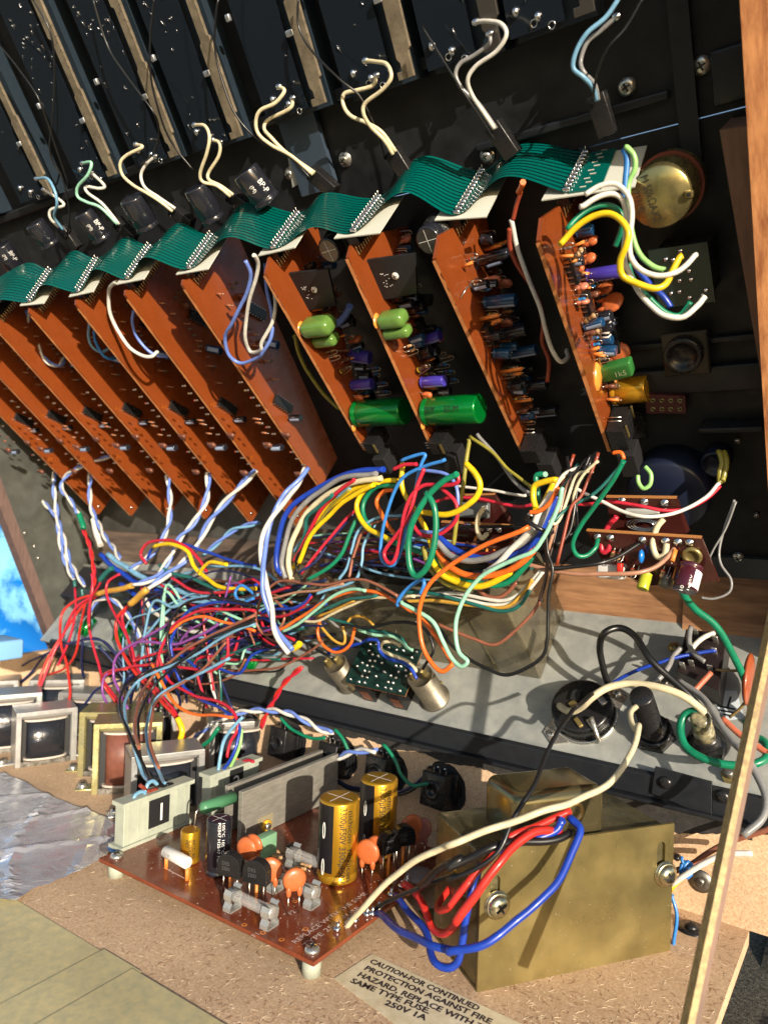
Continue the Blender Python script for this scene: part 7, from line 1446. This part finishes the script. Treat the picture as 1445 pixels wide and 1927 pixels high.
# --- anonymous tangle behind
cn = lambda c: {'sky': 'pale blue', 'navy': 'dark blue', 'mint': 'pale green'}.get(c, c)
rt_ = random.Random(77); TG = 'indistinct thin wires deep in the tangle'
cols = ['red', 'navy', 'purple', 'brown', 'black', 'sky', 'black', 'navy', 'mint', 'navy', 'red', 'black', 'dark brown', 'sky', 'teal', 'blue']
for k in range(96):
    x0 = rt_.uniform(240, 420); y0 = rt_.uniform(1110, 1260); x1 = rt_.uniform(430, 640); y1 = rt_.uniform(1090, 1240)
    n = 5; pts = []
    amp = rt_.uniform(-55, 45)
    for i in range(n+1):
        t = i/n; pts.append((x0+(x1-x0)*t+rt_.uniform(-16, 16), y0+(y1-y0)*t+amp*math.sin(math.pi*t)+rt_.uniform(-12, 12)))
    if k % 3 == 0: pts = [(x0+rt_.uniform(-40, 30), rt_.uniform(1290, 1345))]+pts
    wire('X', cols[k % len(cols)], rt_.choice([.07, .08, .1]), 'Y', (rt_.uniform(32, 34), rt_.uniform(32, 34.5)), pts, 'thin %s wire lost in the dense tangle left of the olive box' % cn(cols[k % len(cols)]), 'thin %s wires deep in the tangle' % cn(cols[k % len(cols)]))
for k in range(22):
    x0 = rt_.uniform(560, 700); y0 = rt_.uniform(1000, 1080); x1 = rt_.uniform(740, 1010); y1 = rt_.uniform(985, 1095); amp = rt_.uniform(-30, 30)
    wire('X', cols[(k*5+3) % len(cols)], .08, 'Y', (rt_.uniform(33, 34), rt_.uniform(32, 33)), [(x0+(x1-x0)*i/5+rt_.uniform(-8, 8), y0+(y1-y0)*i/5+amp*math.sin(math.pi*i/5)) for i in range(6)], 'thin %s wire in the shade above the olive box' % cn(cols[(k*5+3) % len(cols)]), 'thin %s wires above the olive box' % cn(cols[(k*5+3) % len(cols)]))
for k in range(16):
    x0 = 1000+rt_.uniform(-10, 60); x1 = rt_.uniform(1060, 1180)
    c8 = ['black', 'dark brown', 'white', 'cream', 'tan', 'teal', 'black', 'rust'][k % 8]
    wire('X', c8, .09, 'Y', (31.5, 32.5), [(x0, rt_.uniform(960, 1080)), (x0+25, rt_.uniform(930, 1000)), ((x0+x1)/2+10, rt_.uniform(890, 940)), (x1, rt_.uniform(850, 890))], 'thin %s wire rising from the tied loom to the rightmost plug' % c8, 'thin %s wires rising to the rightmost plug' % c8)

# ------------------------------------------------------------------ pairs of small brown boards by the meters
mb = mat('maroon_board', (.05, .012, .01), .22, coat=.5, var=.3, vscale=1)
edge_ = mat('tan_board_edge', srgb(170, 116, 66), .55)
def slab(label, poly, y, comps, group=None, tilt=(.15, 1.2)):
    """board whose visible face is given by its corners; y per corner"""
    P_ = [ay(px, py, y+dy) for px, py, dy in poly]; n_ = (P_[1]-P_[0]).cross(P_[3]-P_[0]).normalized()
    if n_.dot(CAM-P_[0]) < 0: n_ = -n_
    t = thing('small_board', P_[0], label, 'circuit board', group)
    b = MB(); b.prism(P_, -n_*.15); b.build('board_plate', mb, t)
    b = MB(); d = (P_[1]-P_[0]); b.box((P_[0]+P_[1])/2-n_*.06+d.cross(n_).normalized()*-.02*0, d/2, n_*.085, d.cross(n_).normalized()*.03); b.build('cut_edge', edge_, t)
    return t, n_, P_
t1, n1, P1 = slab('small brown board behind its twin at right with a coin-like part', [(1140, 935, 0), (1272, 937, 0), (1296, 1000, .8), (1290, 1004, .8), (1150, 1002, .8)], 33.6, None)
t2, n2_, P2 = slab('small brown board in front at right with maroon capacitor and wires', [(1103, 998, 0), (1319, 1012, 0), (1352, 1094, 1.1), (1225, 1102, 1.1), (1140, 1070, 1.0)], 32.8, None)
t3, n3, P3 = slab('small brown board behind its twin at the centre, half hidden by loops', [(860, 932, 0), (930, 930, 0), (962, 975, .6), (960, 990, .6), (862, 985, .6)], 33.8, None)
t4, n4, P4 = slab('small brown board in front at the centre, half hidden by loops', [(830, 982, 0), (964, 990, 0), (966, 1060, 1), (900, 1064, 1), (832, 1052, 1)], 33, None)
def onb(P_, n_, px, py, h=0): return hit(px, py, n_, n_.dot(P_[0])+h)
for P_, n_, t, pts in ((P2, n2_, t2, [(1124, 1010), (1148, 1012), (1208, 1016), (1252, 1018), (1275, 1020), (1297, 1021)]), (P1, n1, t1, [(1170, 942), (1212, 944), (1250, 946)]), (P4, n4, t4, [(882, 990), (905, 994), (920, 996), (938, 996)])):
    for x, y in pts:
        q = onb(P_, n_, x, y); b = MB(); b.lathe(q, n_, [(.2, 0), (.17, .06), (.07, .1), (.001, .2)], 12); b.build('solder_pad', tin, t)
q = onb(P2, n2_, 1302, 1045); b = MB(); b.lathe(q, n_, [(.42, 0), (.42, .12), (.3, .2), (.25, .1), (.001, .1)], 16); b.build('trimmer', gold, t2)
q = onb(P2, n2_, 1300, 1062, .15); dn_ = V((-.1, -.45, -.85)).normalized(); mc = ecap(t2, q, dn_, .52, 1.15, capm, captop, stripe=(V((1, -.4, 0)), MATS['white_sleeve'], .5), lift=.05, n=24, cross=True)
text('100\u00b5F', print_w, mc, q+dn_*1.1+V((0, -.5, 0)), -dn_, V((-1, 0, 0)), .2, wrap=(q, dn_, .52, V((.55, -1, 0)).normalized()), width=.7)
text('1r35V', print_w, mc, q+dn_*1.1+V((.3, -.5, 0)), -dn_, V((-1, 0, 0)), .17, wrap=(q, dn_, .52, V((.95, -.8, 0)).normalized()), width=.7)
b = MB(); b.ball(onb(P2, n2_, 1206, 1047, .3), .22, 12, (.9, .6, 1.4), EZ); b.build('blue_bead_capacitor', mat('blue_bead', (.01, .16, .55), .25, coat=.5), t2)
ecap(t2, onb(P2, n2_, 1217, 1078, .1), dn_, .26, .75, mat('lime_sleeve', (.4, .42, .03), .3), dark_top, lift=.05, n=18)
ecap(t2, onb(P2, n2_, 1257, 1078, .1), dn_, .27, .4, can, captop, lift=.25, n=18)
for x, y in ((1157, 1030), (1168, 1032), (1193, 1062), (1250, 1065)): resist(t2, onb(P2, n2_, x, y), dn_, EX, .4, .1, resm, bc=(k % 4, 2))
for x, y in ((1270, 1035), (1274, 1068)): lead_sleeve(t2, onb(P2, n2_, x, y, .1), dn_, .55, .1)
b = MB(); b.rbox(onb(P2, n2_, 1150, 1076, .0), EX*.62, EY*.3, EZ*.32, .14); rc_ = b.build('white_trimmer', mat('white_trimmer_plastic', (.6, .58, .56), .35), t2); b = MB(); b.rbox(onb(P2, n2_, 1166, 1068, .35), EX*.12, EY*.15, EZ*.2, .05); b.build('red_mark', MATS['wire_scarlet'], rc_)
b = MB(); q = onb(P1, n1, 1208, 966, .05); b.rbox(q, (P1[1]-P1[0]).normalized()*.75, n1*.1, (P1[1]-P1[0]).cross(n1).normalized()*.22, .08); b.build('pale_plate', mat('pale_grey_plate', (.4, .42, .4), .35), t1)
b = MB(); q = onb(P1, n1, 1210, 988, .05)
for r_ in (.75, .6, .45): b.tube([q+(P1[1]-P1[0]).normalized()*(r_*math.cos(t*.4))+(P1[1]-P1[0]).cross(n1).normalized()*(r_*.4*math.sin(t*.4)) for t in range(16)], .04, 5, closed=True)
b.build('coil_rings', tin, t1)
b = MB(); b.ball(onb(P4, n4, 890, 1030, .25), .2, 10, (1, .7, 1.4), EZ); b.build('blue_bead_capacitor', MATS['blue_bead'], t4)
for x, y in ((896, 1010), (918, 1030), (930, 1035), (880, 1020)): lead_sleeve(t4, onb(P4, n4, x, y, .1), dn_, .6, .08)
wire('X', 'cream', .14, 'Y', 32.4, [(913, 956), (900, 975), (897, 1000), (905, 1014), (915, 1004)], 'short thick cream loop between the two centre boards', jit=False)
b = MB(); b.rbox(onb(P3, n3, 890, 960, .3), EX*.9, EY*.2, EZ*.4, .1); b.build('grey_relay', mat('grey_relay', (.12, .13, .13), .35), t3)
for o in bpy.data.objects:
    if '_o' in o: del o['_o']
